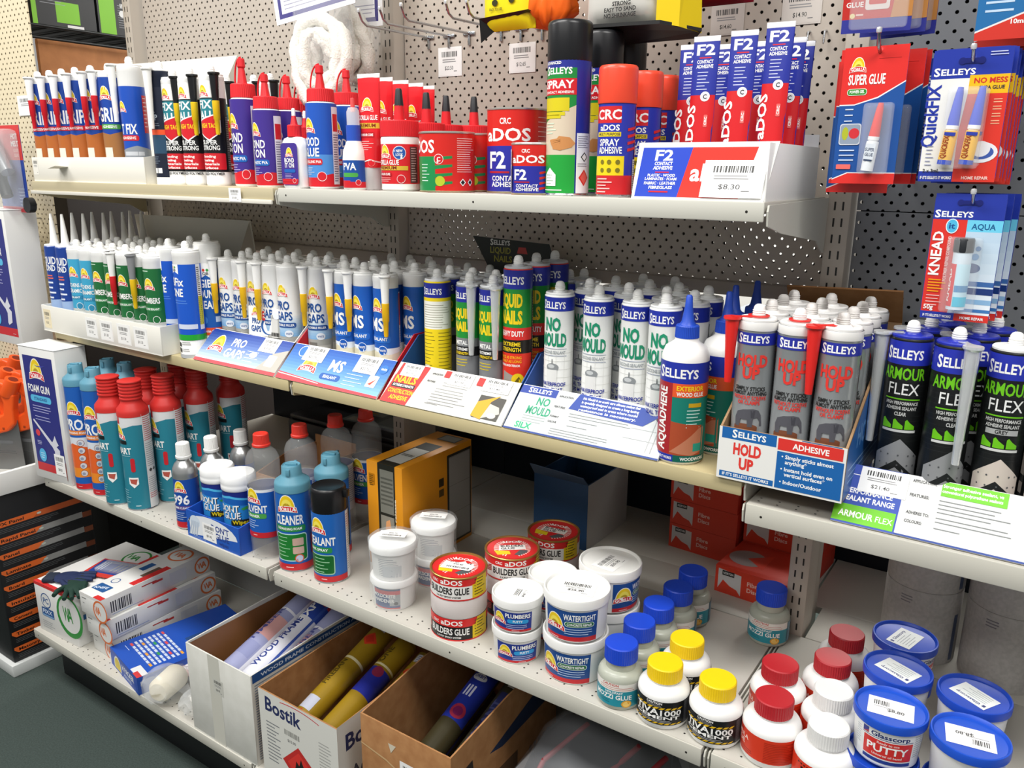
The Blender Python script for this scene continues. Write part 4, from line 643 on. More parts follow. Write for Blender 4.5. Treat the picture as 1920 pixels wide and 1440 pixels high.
for i, (x, y) in enumerate(((1.479, -.203), (1.5525, -.205), (1.622, -.21), (1.674, -.222))):
    put('nm', (x, y, ZM+.003), .36, f'white cartridge with green lettering, {ORD[i]} in the front row by the tap sketch card', 'sealant cartridge', GN, k_nm)
for r_, row in enumerate((((1.502, -.145), (1.577, -.15), (1.645, -.155), (1.695, -.165)), ((1.52, -.085), (1.585, -.09), (1.64, -.095), (1.694, -.105)), ((1.545, -.03), (1.605, -.03)))):
    for i, (x, y) in enumerate(row): put('nm', (x, y, ZM+.003), .1, f'white cartridge with green lettering, {ORD[i]} in the {RW[r_+1]} behind the tap sketch card', 'sealant cartridge', GN, k_nm)
aq = [band(22, 148, 34, '#16796a'), band(118, 148, 34, '#2333a0'), SEL(-6, 126, 13, WH, 62), R(-46, 12, -12, 118, '#a3262c'), T('AQUADHERE', -21, 64, 15, WH, 94, 90), R(-12, 98, 60, 118, '#e2582a'), T('EXTERIOR', 14, 108, 7, YE, 40), T('WOOD GLUE', 14, 100, 6, WH, 40), R(12, 84, 32, 90, '#c8a01e'), LN(10, 80, 26, 6, 5, '#bfe0d8', 1.4), ('p', [(-12, 12), (40, 12), (40, 56), (-12, 62)], '#a84a2c'), ('p', [(-12, 16), (30, 52), (40, 54), (40, 18), (20, 12)], '#bf7a5c'), R(36, 12, 60, 60, '#16796a'), R(22, 18, 36, 30, '#2a9a86'), R(-46, 2, -6, 12, '#2333a0'), T("IT'S SELLEYS IT WORKS", -26, 5, 4, WH, 36), R(-6, 2, 60, 12, '#0f5f52'), T('WOODWORK', 24, 4.5, 5, WH, 40), R(62, 12, 76, 112, '#22307a'), LN(63, 104, 12, 20, 4.4, '#c3cbe6', 1.5)]
def k_aq():
    o = thing('wood_glue_bottle'); r = .034
    lathe('body', [(0, .002), (r*.9, 0), (r, .004), (r, .15), (r*.99, .157), (r*.85, .169), (r*.55, .176), (.0165, .179), (.0165, .183), (0, .183)], P('#f0f0ed', .28), o, 44)
    wrap('label', aq, r, o, .003); ribbed('cap', .0172, .182, .2, P('#1f49b8', .4), o, 40, rt=.0165)
    lathe('spout', [(.013, .199), (.009, .205), (.0062, .222), (.0058, .224), (.0045, .24), (.003, .242), (0, .242)], P('#1f49b8', .4), o, 24); return o
for i, (x, y, lb) in enumerate(((1.7245, -.26, 'white wood glue bottle with blue cone cap, red and green label, in front'), (1.7575, -.19, 'wood glue bottle with blue cone cap directly behind the front one'), (1.742, -.118, 'wood glue bottle with blue cone cap, third in its file'), (1.752, -.045, 'wood glue bottle with blue cone cap at the back of its file'))):
    put('aq', (x, y, ZM), .28 if i != 1 else -.9, lb, 'wood glue bottle', 'blue-capped wood glue bottles', k_aq)
# open carton of clear cartridges
o = carton('display_box', .166, .3, .145, P('#9a7a58', .8), front=.074, back=.19, side=.165); o.location = (1.797, -.302, ZM+.0006); tag(o, 'white, red and blue printed carton holding the clear red-lettered cartridges', 'display box')
box('tray_insert', .004, .162, .004, .296, .003, .011, CARD, o, 0); mesh('back_flap', [(0, .298, .19), (.166, .298, .19), (.168, .258, .242), (.0, .26, .236), (0, .3, .191), (.166, .3, .191), (.168, .26, .244), (0, .262, .238)], [(0, 1, 2, 3), (7, 6, 5, 4), (3, 2, 6, 7), (1, 5, 6, 2), (0, 3, 7, 4)], CARD, o)
flat('front_print', [R(0, 0, 166, 74, '#e6e6e2'), R(4, 58, 78, 74, '#1b62a8'), SEL(42, 62, 8.5, WH, 46), T('HOLD', 40, 38, 16, '#dc3a32', 38, 0, 'c', 2), T('UP', 40, 18, 16, '#dc3a32', 20, 0, 'c', 2), R(4, 3, 78, 11, '#1b62a8'), T("IF IT'S SELLEYS IT WORKS", 40, 5, 4.4, WH, 64), R(80, 56, 162, 72, '#d8342e'), T('ADHESIVE', 122, 60, 8, WH, 46), R(80, 3, 164, 54, '#1b62a8'), ('g', [T(s_, x, y, 5.4, WH, w_, 0, 'l') for s_, x, y, w_ in (('\u2022 Simply sticks almost', 86, 45, 66), ('anything*', 91, 38, 28), ('\u2022 Instant hold even on', 86, 28, 66), ('vertical surfaces*', 91, 21, 52), ('\u2022 Indoor/Outdoor', 86, 10, 54))]), R(110, 73, 160, 74, '#1b62a8')], o, (0, 0, 0), (1, 0, 0), (0, 0, 1))
flat('side_print', [('p', [(2, 2), (296, 2), (296, 140), (150, 160), (6, 72)], '#1f5ea6'), T('HOLD UP', 130, 60, 30, '#5f92cc', 150), LN(20, 40, 200, 3, 9, '#8db4dc', 2)], o, (.166, 0, 0), (0, 1, 0), (0, 0, 1))
hu = [band(167, 182, 25.5, '#26309a'), SEL(-4, 170, 9, WH, 44), T('HOLD', -4, 140, 15, '#dc3a32', 42, 0, 'c', 2), T('UP', -4, 124.5, 15, '#dc3a32', 23, 0, 'c', 2), ('g', [T(s_, -4, 108.6-i*6, 5.2, c_, w_) for i, (s_, c_, w_) in enumerate((('SIMPLY STICKS', '#222222', 42), ('ALMOST ANYTHING', '#222222', 48), ('WITHOUT SCREWS', '#dc3a32', 47), ('OR CLAMPS', '#dc3a32', 30)))]), C(-6, 61, 16, '#7a4a34', 4), R(-22, 56, 10, 61, '#7a4a34'), C(-6, 56, 16, '#7a4a34', 3),
    ('p', [(a, 37+b*.8) for a, b in ((-20, 30), (-14, 30), (-13, 42), (-4, 42), (-3, 30), (3, 30), (4, 44), (9, 46), (13, 40), (13, 33), (16, 32), (15, 41), (14, 50), (10, 58), (3, 60), (-10, 58), (-18, 54), (-21, 44))], '#55555c'), ('p', [(1, 73), (5, 73), (6, 83), (0, 83)], '#45454c'), R(40, 10, 54, 164, '#e2e4e6'), LN(42, 158, 10, 30, 4.6, '#6f7276', 1.4)]
k_hu = lambda: cart(hu, P('#9fa3a5', .18, .35), r=.0255, H=.196, tipc='#f2efec', top='#f1efec', name='sealant_cartridge')
k_hus = lambda: cart(hu, P('#9fa3a5', .18, .35), r=.0255, H=.196, tipc='#f2efec', top='#f1efec', spout=('#dc2a26', None, -72, .09))
_n = len(_pk)
for r_ in range(4):
    for i in range(3):
        sp_ = (r_ == 0 and i != 1); o = put('hus' if sp_ else 'hu', (1.8265+.0535*i, -.268+.0545*r_, ZM+.0118), .3, f'silver cartridge with red lettering, {ORD[i]} in the {RW[r_]} of the printed carton', 'adhesive cartridge', 'clear red-lettered cartridges in the carton', k_hus if sp_ else k_hu)
for k in ('hu', 'hus'):
    pc = _pk[k]; lathe('white_ring', [(.0256, .196), (.0258, .1965), (.0258, .206), (.0256, .2075)], P('#f1efec', .35), pc, 32); lathe('red_clip', [(.0095, .2125), (.014, .2125), (.014, .2141), (.0095, .2141)], P('#dc2a26', .4), pc, 24)
for o in [x for x in COL.objects if x.get('group') == 'clear red-lettered cartridges in the carton' and x not in (_pk['hu'], _pk['hus'])]:
    for ch in list(_pk['hu'].children)[-2:]:
        q = ch.copy(); COL.objects.link(q); q.parent = o
# dark flexible sealant on the third bay
o = sloped('sloping white, blue and lime display card under the black sealant cartridges', 1.95, 2.28, [R(0, 0, 330, 85, '#cfd1cf'), R(0, 0, 330, 2.5, '#1f3f8c'), R(0, 0, 76, 85, '#2a4aa8'), SEL(52, 74, 8, WH, 52), R(4, 70, 60, 71, WH), T('PERFORMANCE', 38, 44, 7.4, WH, 56), T('SEALANT RANGE', 39, 33, 7.6, WH, 62), R(0, 2.5, 74, 27, '#6cc21e'), T('ARMOUR', 28, 10, 9, WH, 42), T('FLEX', 62, 10, 8.4, WH, 20, 0, 'c', False), ('g', [T(s_, 84, y, 4, '#555555', w_, 0, 'l') for s_, y, w_ in (('APPLICATION:', 76, 28), ('FEATURES:', 56, 22), ('ADHERES TO:', 32, 26), ('COLOURS:', 20, 20))]), R(118, 64, 190, 84, '#6cc21e'), T('Stronger adhesive sealant, vs', 152, 76, 4.6, WH, 66), T('conventional polyurethane sealants', 152, 69, 4.4, WH, 66), LN(118, 58, 90, 4, 5.4, '#7f8383', 1.1), LN(118, 34, 90, 2, 5.4, '#7f8383', 1.1), LN(118, 20, 40, 1, 5, '#7f8383', 1.1), price_ops(22, 48, 58, 36, '$21.40')], '#2a4aa8', z=ZN+.0005, sides=False, hs=.065, dy=.052, top=.058, yf=-.291)
def arm(pc, tone): return [band(180, 207, 26, '#2733a8'), SEL(-4, 187, 11, WH, 48), band(14, 180, 26, '#17191a'), ('g', [R(-80, 90+q*6, 80, 90.4+q*6, '#2b2d2e') for q in range(15)]), T('ARMOUR', -3, 163, 14, '#6cc21e', 56), T('FLEX', 0, 145, 14, '#e9ebe9', 38, 0, 'c', False), R(-22, 139, 22, 140.5, '#6cc21e'), T('HIGH PERFORMANCE', 0, 133, 4, '#c9cbc9', 40), T('ADHESIVE SEALANT', 0, 127, 4, '#c9cbc9', 38), R(-18, 119, 18, 125, pc), T(tone, 0, 120, 4.4, '#222222' if pc != '#17191a' else '#d0d2d0', 14), ('g', [('p', [(x, 104), (x+12, 104), (x+12, 108), (x+6, 112), (x+2, 116), (x, 114)], '#6cc21e') for x in (-21, -7, 7)]), R(-21, 100, 21, 103, '#cfd1cf'),
    ('p', [(-27, 14), (-27, 70), (4, 92), (30, 70), (30, 24), (12, 14)], '#cfc4ba' if tone == 'GREY' else '#8e9092'), ('g', [('p', [(-27, 44+q*-22), (2, 66-q*22), (30, 44-q*22), (30, 36-q*22), (2, 57-q*22), (-27, 36-q*22)], '#202223') for q in (0, 1)]), ('g', [C(x, y, 1.1, '#55575a', 1.1, 8) for x in (-18, -8, 4, 16, 24) for y in (28, 60, 72)]), band(2, 14, 26, '#1b1d1e'), T('300g', -2, 6, 5, '#9a9c9c', 14), R(40, 14, 66, 178, '#2a2c2d'), R(40, 140, 66, 172, '#6cc21e'), LN(42, 134, 22, 26, 4.4, '#9a9c9c', 1.5)]
k_ar = lambda: cart(VS(arm('#17191a', 'CLEAR'), 1.06), '#17191a', r=.0258, H=.223, top='#2733a8', spout=('frost', None, -80, .15))
k_ar2 = lambda: cart(VS(arm('#17191a', 'CLEAR'), 1.06), '#17191a', r=.0258, H=.223, top='#2733a8', spout=('frost', None, 12, .15))
k_ag = lambda: cart(VS(arm('#a9abab', 'GREY'), 1.06), '#17191a', r=.0258, H=.223, top='#f1f1ee')
GA = 'black and lime sealant cartridges'
for key, x, y, kb, rz, lb in (('ar', 2.0045, -.195, k_ar, .05, 'black and lime cartridge with silver chevron print next to the printed carton'), ('ar2', 2.059, -.212, k_ar2, .35, 'black and lime cartridge with frosted nozzle hanging down its front'), ('ag', 2.119, -.207, k_ag, .05, 'black and lime cartridge with pale pink chevron print, white top'), ('ag', 2.176, -.2, k_ag, .05, 'black and lime cartridge with pale chevron print at the picture edge'),
    ('ar', 2.018, -.138, k_ar, .3, 'black cartridge in the second row beside the cardboard carton'), ('ar', 2.075, -.148, k_ar, .3, 'black cartridge in the second row behind the frosted nozzle one'), ('ag', 2.133, -.145, k_ag, .3, 'black cartridge in the second row behind the pale chevron one'), ('ar', 2.03, -.075, k_ar, .3, 'black cartridge in the third row beside the cardboard carton'), ('ar', 2.09, -.085, k_ar, .3, 'black cartridge in the third row under the kneadable putty card')):
    put(key, (x, y, ZN+.003), rz, lb, 'sealant cartridge', GA, kb)
# ---------------------------------------------------------------- lower shelf
def tb(px, py, H, z=ZL): p = onz(px, py, z+H); return p.x, p.y
def gunbox(label, loc, rz, price, hole=False):
    o = thing('tool_box', label, 'product box', loc, rz, 'foam gun boxes'); w_, d, h = .15, .082, .352
    box('carton', 0, w_, 0, d, 0, h, P('#dcdcd9', .5), o, .0012); box('top_flap', -.001, w_+.001, -.001, d, h, h+.0016, P('#e9e9e6', .5), o, .0004)
    q = [('p', [(14, 22), (136, 22), (136, 330), (14, 330)], '#2b2f7c'), R(14, 22, 136, 44, '#c5272f'), LOGO(64, 268, 58), T('FOAM GUN', 66, 236, 20, WH, 88), RR(26, 210, 112, 228, '#58b7e0', 8), T('STANDARD', 68, 215, 8, '#1f4f8c', 54), LN(30, 200, 80, 3, 7, '#a9abd8', 2), LN(34, 172, 70, 2, 8, '#a9abd8', 2),
         ('p', [(22, 158), (26, 162), (92, 108), (100, 118), (106, 128), (112, 112), (118, 104), (108, 98), (120, 90), (116, 60), (98, 52), (94, 58), (98, 84), (90, 96), (84, 100)], '#d5d6e0'), C(36, 126, 9, '#d8404a'), LN(28, 104, 20, 3, 4, '#c2c4e6', 1.4), C(44, 66, 15, '#4fb2e0', 18), LN(36, 72, 16, 3, 6, '#d8f0fa', 1.6), LN(112, 30, 20, 1, 5, '#e9b5b5', 1.6)]
    if hole: q += [('p', [(56, 318), (72, 316), (88, 318), (84, 324), (72, 327), (60, 324)], '#14151f')]
    else: q += [('p', [(60, 310), (70, 305), (92, 305), (104, 309), (92, 307), (70, 307)], '#4a50b0')]
    if price: q += [price_ops(92, 22, 42, 56, '$44.00'), R(136, 12, 138, 60, '#8a4a3a')]
    flat('front_print', q, o, (0, 0, 0), (1, 0, 0), (0, 0, 1)); return o
gunbox('white and navy foam gun box with a price ticket, standing on the lower shelf corner', (-.004, -.384, ZL), .09, True)
GR_ = 'foam cans on the lower shelf'
fo = [band(4, 268, 30.5, '#1f5cb0'), LOGO(0, 196, 38), T('PRO', -2, 160, 28, WH, 50), RR(-32, 146, 34, 158, '#e0803a', 3), T('EXPANDING FOAM', 1, 149.5, 5, WH, 56), R(-50, 34, 32, 140, '#e0622a'), ('p', [(-50, 108), (-10, 124), (32, 112), (32, 140), (-50, 140)], '#d6dbe2'), R(-50, 34, 32, 60, '#e88a2a'), ('g', [('g', [C(12, y, 8.6, '#8a4a2c'), C(12, y, 7.6, '#cfd2d8'), C(11, y-1, 4, '#8f9ab0')]) for y in (46, 66, 86, 106, 126)]), ('p', [(-95, 4), (95, 4), (95, 30), (20, 36), (-95, 30)], '#1f5cb0'), band(4, 18, 30.5, '#c5272f'), LN(-8, 12, 16, 1, 2, '#e6a8a0', 1.6), R(40, 30, 70, 240, '#27498c'), LN(42, 230, 24, 34, 5, '#b8c6e0', 1.5)]
k_fo = lambda: can(fo, .0305, .272, '#1f5cb0', cap_foam, '#5c93a8', 'foam_can')
for x, y, lb in ((.181, -.342, 'blue and orange foam can with teal cap beside the foam gun box'), (.2525, -.338, 'blue and orange foam can with teal cap beside the red-capped cans'), (.19, -.265, 'foam can with teal cap behind the first blue and orange one'), (.262, -.262, 'foam can with teal cap behind the second blue and orange one')):
    put('fo', (x, y, ZL), .4, lb, 'foam can', GR_, k_fo)
sm = [band(4, 236, 34, '#2a7f92'), band(204, 236, 34, '#d9dbdc'), ('p', [(-107, 196), (-20, 200), (20, 212), (107, 206), (107, 190), (-107, 190)], '#2a7f92'), ('p', [(-107, 204), (-40, 200), (24, 214), (50, 210), (50, 226), (-107, 226)], '#d9dbdc'), R(-46, 214, -14, 234, '#c5272f'), LOGO(-20, 176, 38), RR(-34, 166, 2, 175, '#1a1c1e', 2), T('SMART', -14, 142, 16, WH, 50), LN(-18, 138, 36, 1, 3, '#9cc8d2', 1.4), RR(6, 98, 16, 132, '#c5272f', 4), ('p', [(-2, 84), (20, 84), (20, 68), (9, 58), (-2, 68)], WH), ('p', [(0, 80), (18, 80), (14, 66), (2, 70)], '#b8584a'), LN(-30, 52, 30, 6, 6, '#9cc8d2', 1.4), LN(8, 14, 16, 1, 3, '#cfe6ea', 2), R(40, 4, 82, 236, '#dfe1e1'), LN(42, 228, 32, 12, 5, '#c8565a', 1.8), LN(42, 164, 34, 12, 5, '#9a9ea2', 1.4), ('g', [('p', [(x, 92), (x+5, 97), (x, 102), (x-5, 97)], '#444444') for x in (50, 62)]), LN(42, 80, 34, 10, 5, '#9a9ea2', 1.4), LN(42, 40, 28, 3, 5, '#c8565a', 1.6)]
k_sm = lambda: can(sm, .034, .233, '#2a7f92', cap_smart, '#c9302c', 'foam_can')
for x, y, rz, lb in ((.3285, -.345, .35, 'teal foam can with ribbed red cap beside the blue and orange cans'), (.4035, -.335, .35, 'teal foam can with ribbed red cap standing foremost'), (.4215, -.262, .35, 'teal foam can with ribbed red cap behind and beside the foremost one'), (.335, -.252, .0, 'teal foam can whose red cap shows between the two front ones'), (.4325, -.18, .4, 'teal foam can with red cap, next to last in the file'), (.445, -.095, .45, 'teal foam can with red cap at the back of the file under the cream shelf'), (.355, -.175, .0, 'teal foam can with red cap hidden in the second file')):
    put('sm', (x, y, ZL), rz, lb, 'foam can', 'teal foam cans with ribbed red caps', k_sm)
nb = [band(4, 118, 27, '#1d4a9e'), LOGO(0, 86, 30), T('996', 0, 60, 22, WH, 42), RR(-26, 46, 28, 56, '#5c4a8c', 2), T('PRIMER CLEANER', 1, 49, 4.6, WH, 46), LN(-22, 40, 40, 4, 5, '#b8c8e6', 1.3), band(4, 18, 27, '#c5272f'), LN(10, 11, 12, 1, 2, '#f0c0c0', 1.5)]
def k_nb():
    o = thing('primer_bottle'); r = .027
    lathe('body', [(0, .002), (r*.9, 0), (r, .004), (r, .13), (r*.96, .141), (r*.8, .151), (.0135, .16), (.0135, .168), (0, .168)], P('#c2c4c4', .3, .85), o, 40); wrap('label', nb, r, o, .002)
    lathe('neck_ring', [(.0165, .164), (.017, .165), (.017, .17), (.0155, .171)], P('#efefec', .35), o, 30); ribbed('cap', .0152, .171, .199, P('#efefec', .35), o, 36, rt=.0146); return o
for x, y, lb in ((.5935, -.338, 'silver bottle with white cap and blue label in front'), (.606, -.275, 'silver bottle with white cap just behind the front one'), (.62, -.205, 'silver bottle with white cap furthest back beside the brown carton')):
    put('nb', (x, y, ZL), .35, lb, 'primer bottle', 'silver white-capped bottles', k_nb)
o = carton('display_box', .18, .1, .07, P('#1f52b4', .45), front=.062, back=.07, side=.07); o.location = (.634, -.371, ZL); tag(o, 'blue and white printed box holding the wipes tubs', 'display box')
flat('front_print', [R(0, 0, 180, 62, '#2259b8'), ('p', [(10, 6)]+[(88+86*math.cos(a*.3142), 30+31*math.sin(a*.3142)) for a in range(0, 11)]+[(10, 44)], '#e4e8ec'), C(30, 40, 18, '#cfdbe8', 14), T("DON'T", 118, 34, 14, WH, 62), T("DON'T", 117, 35, 14, '#27408c', 60), T('GLUE', 122, 18, 14, '#27408c', 48), T('wipes', 126, 6, 9, '#27408c', 32), ('g', [('p', [(6+q*8, 6), (10+q*8, 6), (22+q*7, 40), (18+q*7, 42)], '#b9c6d6') for q in range(4)]), LN(20, 7, 50, 2, 3, '#8fa8d8', 1), price_ops(56, 6, 46, 40, '$9.90')], o, (0, 0, 0), (1, 0, 0), (0, 0, 1))
wi = [band(2, 120, 35, '#1a5db0'), ('p', [(-110, 96), (0, 112), (110, 90), (110, 120), (-110, 120)], '#1d2a7c'), ('p', [(-110, 92), (0, 106), (110, 86), (110, 90), (0, 111), (-110, 96)], '#4fb4e2'), ('p', [(-110, 40), (110, 50), (110, 80), (-20, 94), (-110, 80)], '#2b86cc'), T('DONT', -3, 74, 15, '#1a1c22', 48), T('DONT', -4, 75, 15, WH, 46), T('GLUE', 2, 58, 15, '#1a1c22', 42), T('GLUE', 1, 59, 15, WH, 40), ('p', [(22, 82), (34, 86), (46, 88), (40, 80), (28, 78)], '#3fa04a'), RR(0, 44, 40, 57, '#2a2a1c', 4), T('Wipes', 20, 47, 9, '#e9d01e', 34), ('p', [(40, 40), (60, 30), (64, 46), (48, 54)], '#d8a888')]
def k_wi():
    o = thing('wipes_tub'); r = .0355; lathe('body', [(0, .001), (r*.97, 0), (r, .003), (r, .128), (0, .128)], P('#eef0f2', .35), o, 40); wrap('label', wi, r, o, .002)
    lathe('lid', [(r*1.02, .122), (r*1.05, .124), (r*1.05, .132), (r*1.03, .134), (r*1.05, .137), (r*1.03, .152), (r*.95, .156), (r*.7, .157), (0, .1575)], P('#ebecec', .38), o, 44); return o
put('wi', (.678, -.314, ZL+.003), .3, 'white-lidded wipes tub in the blue box, beside the silver bottle', 'wipes tub', 'wipes tubs', k_wi)
put('wi', (.7525, -.316, ZL+.003), .3, 'white-lidded wipes tub in the blue box, beside the clear solvent bottle', 'wipes tub', 'wipes tubs', k_wi)
so = [band(4, 108, 34.4, '#1f5cb4'), band(104, 110, 34.4, '#e8eaec'), LOGO(-2, 78, 36), T('SOLVENT', 0, 60, 16, WH, 60), RR(-32, 47, 28, 58, '#4ca04a', 4), T('CLEANER', -4, 49.5, 5.6, WH, 36), LN(-28, 42, 44, 4, 5, '#bcd0ee', 1.4), band(4, 16, 34.4, '#c5272f'), LN(-4, 11, 14, 1, 2, '#f0c0c0', 1.6), R(46, 4, 84, 104, '#d9dde2'), LN(48, 100, 30, 16, 5, '#8a96ac', 1.4)]
PET = P('#f2f5f5', .05, 0, 0, .13)
def k_so():
    o = thing('solvent_bottle'); r = .0345
    lathe('body', [(0, .003), (r*.8, 0), (r*.97, .002), (r, .008), (r*.965, .014), (r, .02), (r*.965, .026), (r, .032), (r*.99, .04), (r*.99, .2), (r, .206), (r*.97, .216), (r*.82, .228), (r*.5, .238), (.0145, .242), (.0145, .246), (0, .246)], PET, o, 40)
    lathe('liquid', [(0, .005), (r*.9, .004), (r*.93, .16), (r*.93, .162), (0, .162)], P('#b5a898', .08, 0, 0, .16), o, 32)
    wrap('label', so, r*.995, o, .046); lathe('neck_ring', [(.017, .24), (.0185, .241), (.0185, .245), (.016, .247)], P('#d9382c', .38), o, 32); ribbed('cap', .0165, .247, .267, P('#d9382c', .38), o, 36, rt=.0155); return o
for x, y, lb in ((.8495, -.325, 'clear solvent bottle with red cap foremost beside the wipes box'), (.866, -.238, 'clear solvent bottle with red cap second in its file'), (.876, -.145, 'clear solvent bottle with red cap third in its file'), (.9, -.075, 'clear solvent bottle with red cap last in its file by the upright')):
    put('so', (x, y, ZL), .1, lb, 'solvent bottle', 'clear red-capped solvent bottles', k_so)
cl = [band(4, 178, 34.5, '#1f62b4'), LOGO(-2, 128, 40), T('CLEANER', 0, 104, 20, WH, 62), RR(-34, 88, 34, 101, '#2c8a4a', 4), T('EXPANDING FOAM', 0, 92, 5.4, WH, 52), RR(-35, 24, 36, 84, '#bfe0e0', 7), RR(-33, 26, 34, 82, '#1f7a30', 6), LN(-28, 76, 30, 6, 8, '#a8d8b0', 1.4), RR(6, 58, 28, 74, '#c8a898', 2), RR(6, 40, 28, 55, '#d2b0a0', 2), C(18, 30, 9, '#d8603a'), C(18, 30, 7, '#c3cde6'), ('p', [(46, 36), (50, 30), (54, 36), (54, 72), (50, 78), (46, 72)], '#b52a3a'), band(4, 18, 34.5, '#c5272f'), LN(-10, 12, 22, 1, 2, '#f4c4c0', 2)]
k_cl = lambda: can(cl, .0345, .171, '#1f62b4', cap_foam, '#5a92a6', 'foam_cleaner_can')
put('cl', (.9385, -.326, ZL), .5, 'blue foam cleaner can with teal cap and green panel in front', 'spray can', 'blue foam cleaner cans', k_cl)
put('cl', (.956, -.237, ZL), .2, 'blue foam cleaner can with teal cap behind the black-capped can', 'spray can', 'blue foam cleaner cans', k_cl)
se = [band(4, 146, 35, '#1f62b4'), LOGO(-10, 104, 36), T('SEALANT', -2, 82, 17, WH, 58), RR(-40, 66, 20, 78, '#2c8a4a', 4), T('LEAK SPRAY', -10, 69.5, 5.4, WH, 44), RR(-44, 20, 24, 62, '#9cc8a8', 5), RR(-42, 22, 22, 60, '#17622a', 4), LN(-20, 54, 34, 5, 7, '#a8d8b0', 1.4), band(4, 16, 35, '#c5272f'), LN(-4, 11, 16, 1, 2, '#f4c4c0', 1.8), R(52, 4, 96, 146, '#e3e5e6'), LN(54, 138, 26, 6, 5, '#c8565a', 1.6), LN(54, 108, 26, 18, 5, '#8a8e94', 1.4)]
c = can(se, .035, .148, '#1f62b4', cap_plain(.047, 1.0), '#121214', 'sealant_spray_can'); c.location = (1.0325, -.318, ZL); c.rotation_euler.z = .32; tag(c, 'blue sealant spray can with black cap and wire straw', 'spray can')
boxes('nozzle_clip', [(.033, .043, -.006, .006, .175, .19)], P('#121214', .32), c, .001); tube('straw', [(.041, 0, .19), (.042, 0, .12), (.041, 0, .075)], .0012, P('#1c1c1e', .4), c, 8)
o = carton('storage_carton', .14, .19, .125, CARD, front=.1, back=.145, side=.125); o.location = (.66, -.2, ZL); tag(o, 'open brown carton behind the clear solvent bottles', 'carton')
o = thing('tool_case', 'black plastic tool case lying behind the solvent bottles', 'tool case', (.42, .1, ZL)); box('shell', 0, .46, 0, .23, 0, .115, P('#151517', .4), o, .01); box('lid', .005, .455, .005, .225, .115, .128, P('#1b1b1d', .35), o, .005)
flat('lid_card', [R(0, 0, 190, 120, '#4d524c'), R(8, 70, 90, 112, '#8b8f88'), R(12, 10, 70, 40, '#77705f'), R(110, 20, 176, 90, '#6d756e'), R(20, 86, 60, 92, '#c9a23a')], o, (.16, .05, .128), (1, .06, 0), (-.06, 1, 0))
o = thing('product_box', 'white box printed with red sunbursts behind the tool case', 'product box', (.62, .26, ZL+.13)); box('carton', 0, .3, 0, .08, 0, .11, P('#e3e1de', .5), o, .001)
flat('print', [('g', [('p', [(cx, 50), (cx+44*math.cos(a*.4189), 50+44*math.sin(a*.4189)), (cx+44*math.cos(a*.4189+.2), 50+44*math.sin(a*.4189+.2))], '#d8504a') for cx in (90, 190) for a in range(15)]), C(90, 50, 16, '#efe0dc'), C(190, 50, 16, '#efe0dc')], o, (0, 0, 0), (1, 0, 0), (0, 0, 1))
o = thing('tool_carton', 'tall yellow power tool carton with black edge stripe', 'carton', (1.053, -.232, ZL)); box('carton', 0, .095, 0, .225, 0, .226, P('#d98f16', .5), o, .0015)
flat('front_print', [R(30, 0, 76, 226, '#23241d'), R(36, 122, 72, 214, '#77786e'), R(36, 60, 72, 116, '#8b887c'), ('p', [(46, 70), (64, 90), (60, 110), (50, 104)], '#e0a06a'), R(36, 30, 66, 56, '#d9d9d4'), ('g', [R(38, 140+q*9, 70, 144+q*9, '#55564e') for q in range(7)]), RR(6, 176, 22, 200, '#b5740e', 2), LN(8, 196, 12, 6, 4, '#4a3208', 1.6), T('quick release', 78, 112, 4, '#f0e6cc', 90, 90)], o, (0, 0, 0), (1, 0, 0), (0, 0, 1))
flat('side_print', [R(140, 8, 222, 212, '#26241c'), R(146, 12, 218, 206, '#8f8d86'), ('g', [R(146, 12+q*64, 218, 13+q*64, '#6e6c66') for q in range(4)]), ('g', [C(x, y, 15, '#7a4e0a', 15, 16) for x, y in ((78, 60), (66, 92), (90, 96))]+[C(x, y, 13.6, '#d98f16', 13.6, 16) for x, y in ((78, 60), (66, 92), (90, 96))]), R(112, 150, 128, 168, '#3a2e14'), R(112, 128, 128, 144, '#5a4418')], o, (.095, 0, 0), (0, 1, 0), (0, 0, 1))
flat('top_print', [R(30, 0, 76, 150, '#23241d'), R(34, 20, 74, 110, '#c9cbc6'), BC(38, 60, 30, 12), R(34, 180, 84, 216, '#4a4a42'), R(38, 184, 80, 212, '#8d8f88')], o, (0, 0, .226), (1, 0, 0), (0, 1, 0))
moh = [R(-28, 6, 26, 54, '#27457c'), R(-28, 40, 26, 50, '#c8363a'), R(6, 12, 26, 40, '#9aa0a2'), T('MOLDCRETE', -6, 32, 9, WH, 46), T('HARDENER', -6, 20, 9, WH, 42), R(-28, 4, 26, 7, '#c8363a'), C(18, 18, 4, '#30343a')]
